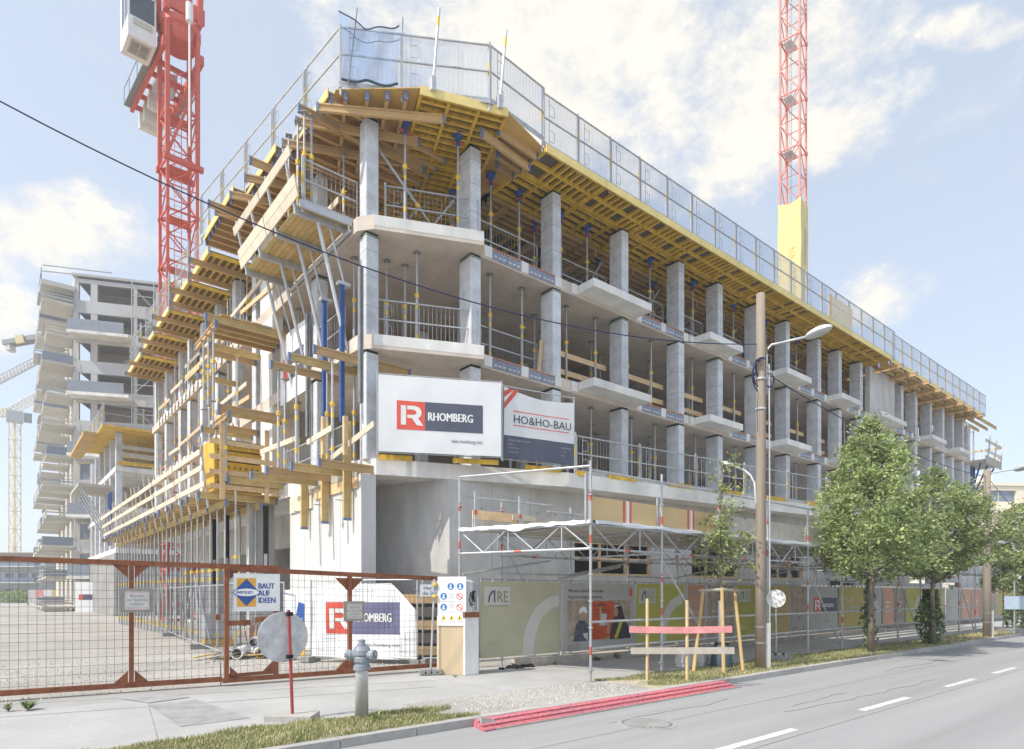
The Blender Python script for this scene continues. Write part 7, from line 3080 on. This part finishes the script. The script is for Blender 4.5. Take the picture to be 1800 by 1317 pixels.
mb = MB()
blk(mb, O0, dL, -.3, 4.5, lft, 0, 2.6, zc - 1.6, zc - 1.2)
part('balcony', mb, beige_soffit, t)
mb = MB()
for z in (.4, .95):
    blk(mb, O0, dL, -.3, 4.5, lft, 2.5, 2.56, zc - 1.2 + z, zc - 1.12 + z)
    blk(mb, O0, dR, -2.6, 3.2, inn, -.1, -.04, zc - 1.2 + z + .8, zc - 1.12 + z + .8)
for s_ in (0, 2, 4):
    blk(mb, O0, dL, s_, s_ + .06, lft, 2.5, 2.56, zc - 1.2, zc - .2)
part('roof_guard', mb, steel_dark, t)
# scaffold stair tower in front of the facade
t2 = thing('scaffold_stair', 'slender scaffold stair tower on the front of the pale apartment tower', 'scaffold', A)
mb = MB()
for k in range(NF):
    z0 = zs0 + k * ST_
    for a in (4.95, 6.85):
        blk(mb, O0, dR, a, a + .08, inn, -.5, -.42, z0, z0 + ST_)
    for zz_ in (.3, 1.3, 2.2):
        blk(mb, O0, dR, 4.95, 6.9, inn, -.5, -.44, z0 + zz_, z0 + zz_ + .06)
    p, q_ = O0 + dR * 5 - inn * .47, O0 + dR * 6.85 - inn * .47
    a, b = (p, q_) if k % 2 else (q_, p)
    mb.bar(V((a.x, a.y, z0 + .3)), V((b.x, b.y, z0 + 2.2)), .06)
part('frame', mb, steel, t2)

# ================================================================== FAR END OF THE LEFT WING
t = thing('rear_wing', 'rear wing of the unfinished frame building beyond the courtyard gap', 'building')
W0 = 41.0
for k in (1, 2, 3):
    mb = MB()
    mb.box((-2.95, W0, Z[k] - TH), (9, W0 + 22, Z[k]))
    part('floor_slab', mb, concrete_light, t)
    for i, v in enumerate((W0 + .4, W0 + 3.4, W0 + 6.4, W0 + 9.4, W0 + 12.4, W0 + 15.4)):
        mb = MB()
        mb.box((-2.9, v - .25, Z[k]), (-2.5, v + .25, Z[k + 1] - (TH if k < 3 else 0)))
        part('column', mb, concrete_column, t)
    for u in (1.2, 5.0):
        mb = MB()
        mb.box((u - .2, W0 + .3, Z[k]), (u + .2, W0 + .7, Z[k + 1] - (TH if k < 3 else 0)))
        part('column', mb, concrete_column, t)
    mb = MB()
    mb.box((-2.4, W0 + 8, Z[k]), (9, W0 + 8.3, Z[k + 1] - TH))
    part('back_wall', mb, concrete_soffit, t)
mb = MB()
mb.box((-2.9, W0 + .2, 0), (9, W0 + .5, Z[1] - TH))
mb.box((-2.95, W0 + .52, 0), (-2.6, W0 + 22, Z[1] - TH))
part('ground_wall', mb, mat('rear_wall_concrete', (.30, .295, .28), .9, .2, .7), t)
mb = MB()
mb.box((-3.9, W0 - 1.2, ZB), (9, W0 + 10, ZB + .14))
solo('formwork_deck', mb, yellow, 'yellow formwork deck on top of the rear wing', 'formwork deck')
mb = MB()
mb.box((-4.8, W0 + 1.5, ZB - .25), (-3.95, W0 + 12, ZB + .02))
solo('formwork_deck', mb, ply, 'ochre formwork deck along the left roof edge of the rear wing', 'formwork deck')
for i in range(5):
    guard((-3.8 + i * 2.5, W0 - 1.1, ZB + .16), (-1.4 + i * 2.5, W0 - 1.1, ZB + .16), f'bare guardrail on the front roof edge of the rear wing, {nth(i)} from the left', 'guardrails of the rear wing', 1.45, small=True)
    guard((-3.85, W0 - 1.1 + i * 2.5, ZB + .16), (-3.85, W0 + 1.3 + i * 2.5, ZB + .16), f'bare guardrail on the left roof edge of the rear wing, {nth(i)} from the front', 'guardrails of the rear wing', 1.45, small=True)
for j, (z, m) in enumerate(((.1, yellow), (.75, plank_grey), (1.3, plank_grey))):
    mb = MB()
    mb.box((-2.8, W0 - .08, Z[3] + z), (8.5, W0 - .03, Z[3] + z + .3))
    solo('guard_plank', mb, m, f'{["yellow", "grey", "grey"][j]} guard plank across the front of the rear wing, {nth(j)} from below', 'plank', 'guard planks of the rear wing')
for k in (2, 3):
    for i in range(4):
        prop(-1.5 + i * 2.6, W0 + .9, Z[k], Z[k + 1] - (TH if k < 3 else 0), f'steel prop in the front bay of the rear wing, {FL[k]}, {nth(i)} from the left', 'props of the rear wing', small=True)
for i in range(2):
    mb = MB()
    mb.box((1.2 + i * 1.2, W0 + .9, Z[2] + .02), (1.9 + i * 1.2, W0 + 1.1, Z[2] + 2.0))
    solo('formwork_element', mb, yellow, f'yellow formwork element standing in the rear wing, {["left", "right"][i]} one', 'formwork element', 'yellow elements in the rear wing')
for i in range(4):
    mb = MB()
    mb.tube((-4.9, W0 + 2 + i * 1.2, Z[2] + 1.5), (-2.98, W0 + 2 + i * 1.2, Z[1] + 1.2), .07, 6)
    solo('platform_strut', mb, steel_white, f'slanting strut under the side platform of the rear wing, {nth(i)} from the front', 'strut', 'struts of the rear wing platform')
mb = MB()
mb.box((-5.1, W0 + 1.5, Z[2] + 1.5), (-2.98, W0 + 7, Z[2] + 1.7))
solo('working_platform', mb, plank_grey, 'grey working platform hung on the left side of the rear wing', 'platform')
for i in range(2):
    mb = MB()
    mb.box((-3.15, W0 + 1.4 + i * .8, Z[1] + .3), (-3.0, W0 + 1.55 + i * .8, Z[2] + 1.2))
    solo('bracket_beam', mb, blue, f'blue bracket beam on the rear wing, {["nearer", "farther"][i]} one', 'bracket beam', 'blue bracket beams')

# far right corner platform of the right wing
t = thing('working_platform', 'cantilevered timber platform with rails at the far right corner of the building', 'platform')
part('floor', MB().box((42.7, -.9, Z[3] - .35), (46.2, 3.2, Z[3] - .2)), plank_grey, t)
for z in (.5, 1.2):
    part('guard_board', MB().box((42.7, -1.0, Z[3] - .2 + z), (46.6, -.95, Z[3] - .02 + z)).box((46.5, -.9, Z[3] - .2 + z), (46.55, 3.2, Z[3] - .02 + z)), plank_pale, t)
part('toe_board', MB().box((42.7, -1.0, Z[3] - .5), (46.5, -.94, Z[3] + .05)), plank_grey, t)
for x in (43, 44.6, 46.2):
    part('guard_post', MB().bar((x, -.97, Z[3] - .5), (x + .35, -1.1, Z[3] + 1.6), .07), steel, t)
    part('strut', MB().tube((x, -.6, Z[3] - .4), (42.6, .2, Z[2] - 1.0), .06, 6), blue, t)
for i in range(5):
    hbeam((40.4 + i * .2, -.7 + i * .5, ZB - .1), (46.4 - i * .1, -.7 + i * .5, ZB - .1), f'timber beam jutting right over the far corner platform, {nth(i)} from the front', 'beams over the far corner platform', caps=False)
for i in range(4):
    prop(43.1 + i * .95, .3 + .3 * (i % 2), Z[3] - .2, ZB - .1, f'steel prop on the far corner platform, {nth(i)} from the left', 'props on the far corner platform', small=True)
for i in range(3):
    mb = MB()
    mb.box((43.0 + i * .7, .1, 3.0), (43.15 + i * .7, .3, Z[3] - .4))
    solo('bracket_beam', mb, blue, f'tall blue support under the far corner platform, {nth(i)} from the left', 'bracket beam', 'blue bracket beams')
t2 = thing('concrete_pier', 'slender concrete pier at the far right end of the frame building', 'pier', (42.9, .3, 0))
part('pier', MB().box((-.3, -.25, 0), (.3, .25, ZB - .1)), concrete_column, t2)
part('ledge', MB().box((-.6, -.6, Z[2] - .3), (2.0, .6, Z[2] - .05)), concrete_light, t2)

# ================================================================== FAR BUILDINGS
B0_ = at_d(1736, 1044, 82)
t = thing('apartment_block', 'cream apartment block with ribbon windows behind the trees at the far right', 'building', (B0_.x, B0_.y, 0))
d_ = (FWD * math.cos(math.radians(84)) + RGT * math.sin(math.radians(84)))
n_ = V((-d_.y, d_.x, 0))
if n_.dot(FWD) < 0:
    n_ = -n_
for k in range(5):
    z0 = k * 3.15 + .2
    ins = 1.5 if k == 4 else 0
    mb = MB()
    blk(mb, O0, d_, -8 + ins, 24, n_, 0 + ins, 10, z0, z0 + 1.1)
    blk(mb, O0, d_, -8 + ins, 24, n_, 0 + ins, 10, z0 + 2.6, z0 + 3.15)
    for a, b in ((-8 + ins, -5.5), (-2.5, .8), (5.6, 7.4), (11, 13), (16, 24)):
        blk(mb, O0, d_, a, b, n_, .02 + ins, 10, z0 + 1.1, z0 + 2.6)
    part('storey_wall', mb, cream, t)
    for a, b in ((-5.5, -2.5), (.8, 5.6), (7.4, 11), (13, 16)):
        mb = MB()
        blk(mb, O0, d_, a, b, n_, .3 + ins, .36 + ins, z0 + 1.1, z0 + 2.6)
        o = part('window', mb, win_m if (k + int(a)) % 3 else mat('window_shutter', (.42, .38, .30), .7) if 'window_shutter' not in MATS else MATS['window_shutter'], t)
        mb = MB()
        blk(mb, O0, d_, (a + b) / 2 - .06, (a + b) / 2 + .06, n_, .22 + ins, .3 + ins, z0 + 1.1, z0 + 2.6)
        part('window_frame', mb, steel_white, o)
    if k in (1, 2, 3):
        mb = MB()
        blk(mb, O0, d_, .4, 6.2, n_, -1.2, -.02, z0 + .0, z0 + .25)
        o = part('balcony', mb, cream, t)
        mb = MB()
        blk(mb, O0, d_, .4, 6.2, n_, -1.2, -1.14, z0 + .25, z0 + 1.0)
        part('balcony_rail', mb, white, o)
mb = MB()
blk(mb, O0, d_, -6.7, 24, n_, 1.3, 10, 16.0, 16.4)
blk(mb, O0, d_, 3, 4.5, n_, 4, 6, 16.4, 17.8)
part('roof', mb, cream, t)
# low terraced blocks at the far left
for j, (px, dist, w_, nf, m, lab) in enumerate(((-70, 118, 15, 3, pale_render, 'low apartment block with terraces beyond the yard at the left edge'), (44, 128, 11, 3, beige_soffit, 'low apartment block beside the pale tower at the far left'))):
    p = at_d(px, 1044, dist)
    t = thing('apartment_block', lab, 'building', (p.x, p.y, 0))
    for k in range(nf):
        z0 = k * 3.0
        mb = MB()
        blk(mb, O0, RGT, 0, w_, FWD, 0, 9, z0, z0 + .9)
        blk(mb, O0, RGT, 0, w_, FWD, 0, 9, z0 + 2.5, z0 + 3.0)
        for i in range(int(w_ / 2.5) + 1):
            blk(mb, O0, RGT, i * 2.5, i * 2.5 + .9, FWD, .03, 9, z0 + .9, z0 + 2.5)
        part('storey_wall', mb, m, t)
        for i in range(int(w_ / 2.5)):
            mb = MB()
            blk(mb, O0, RGT, i * 2.5 + .9, i * 2.5 + 2.5, FWD, .3, .4, z0 + .9, z0 + 2.5)
            part('window', mb, win_m, t)
        mb = MB()
        blk(mb, O0, RGT, .2, w_ - .2, FWD, -1.3, -.02, z0 + .6, z0 + .8)
        o = part('balcony', mb, pale_render, t)
        mb = MB()
        blk(mb, O0, RGT, .2, w_ - .2, FWD, -1.3, -1.25, z0 + .8, z0 + 1.6)
        part('balcony_rail', mb, win_m, o)
    mb = MB()
    blk(mb, O0, RGT, -.3, w_ + .3, FWD, -.4, 9, nf * 3.0, nf * 3.0 + .35)
    part('roof', mb, mat('roof_brown', (.22, .17, .13), .8) if j == 0 else MATS['roof_brown'], t)


def bush(px, py, r_, h, n, label, seed, m=leaf_a, ls=.2):
    rr = random.Random(seed)
    p = on_z(px, py)
    mb = MB()
    for _ in range(n):
        a, f = rr.uniform(0, 2 * PI), rr.random()
        k = r_ * math.sqrt(rr.random()) * math.sqrt(max(.05, 1 - f * f))
        q_ = V((k * math.cos(a), k * math.sin(a), h * f + .1))
        u_ = V((rr.gauss(0, 1), rr.gauss(0, 1), rr.gauss(0, 1))).normalized()
        w_ = u_.cross(V((rr.gauss(0, 1), rr.gauss(0, 1), rr.gauss(0, 1)))).normalized()
        s = ls * rr.uniform(.6, 1.3)
        mb.add([q_ - u_ * s, q_ + w_ * s * .6, q_ + u_ * s, q_ - w_ * s * .6], [(0, 1, 2, 3)])
    t = thing('bush', label, 'bush', p, 0, 'bushes beyond the yard')
    part('foliage', mb, m, t)
    part('stem', MB().tube((0, 0, 0), (0, 0, h * .6), .06, 6), bark, t)


bush(8, 1060, 3.2, 2.0, 900, 'low green bush at the left edge beyond the yard', 1)
bush(38, 1060, 3.0, 2.3, 900, 'low green bush beyond the yard right of the one at the edge', 2)
bush(40, 1054, 2.6, 4.4, 800, 'taller bush in front of the far terraced block', 3)
bush(62, 1058, 2.4, 1.6, 600, 'small bush in front of the pale apartment tower', 4)
mb = MB()
rr = random.Random(3)
for k in range(60):
    a = 20 + k * 4
    p = V((CAM.x, CAM.y, 0)) + (FWD * math.cos(math.radians(-75 + k * 2.5)) + RGT * math.sin(math.radians(-75 + k * 2.5))) * rr.uniform(330, 430)
    w_, h = rr.uniform(10, 24), rr.uniform(6, 13)
    mb.box((p.x - w_, p.y - w_, 0), (p.x + w_, p.y + w_, h))
put('far_town', mb.mesh('far_town', pale_render), None, kind='stuff')

# ------------------------------------------------------------------ summer haze
mb = MB()
mb.box((-470, -470, -1.2), (570, 570, 62))
hz = put('haze', mb.mesh('haze', []), None, kind='stuff')
hm = bpy.data.materials.new('haze')
hm.use_nodes = True
hn, hl = hm.node_tree.nodes, hm.node_tree.links
hn.remove(hn['Principled BSDF'])
pv = hn.new('ShaderNodeVolumePrincipled')
pv.inputs['Color'].default_value = (.86, .90, .96, 1)
pv.inputs['Density'].default_value = 0.0011
pv.inputs['Anisotropy'].default_value = 0.2
hl.new(pv.outputs[0], hn['Material Output'].inputs['Volume'])
hz.data.materials.append(hm)
sc.cycles.volume_bounces = 1
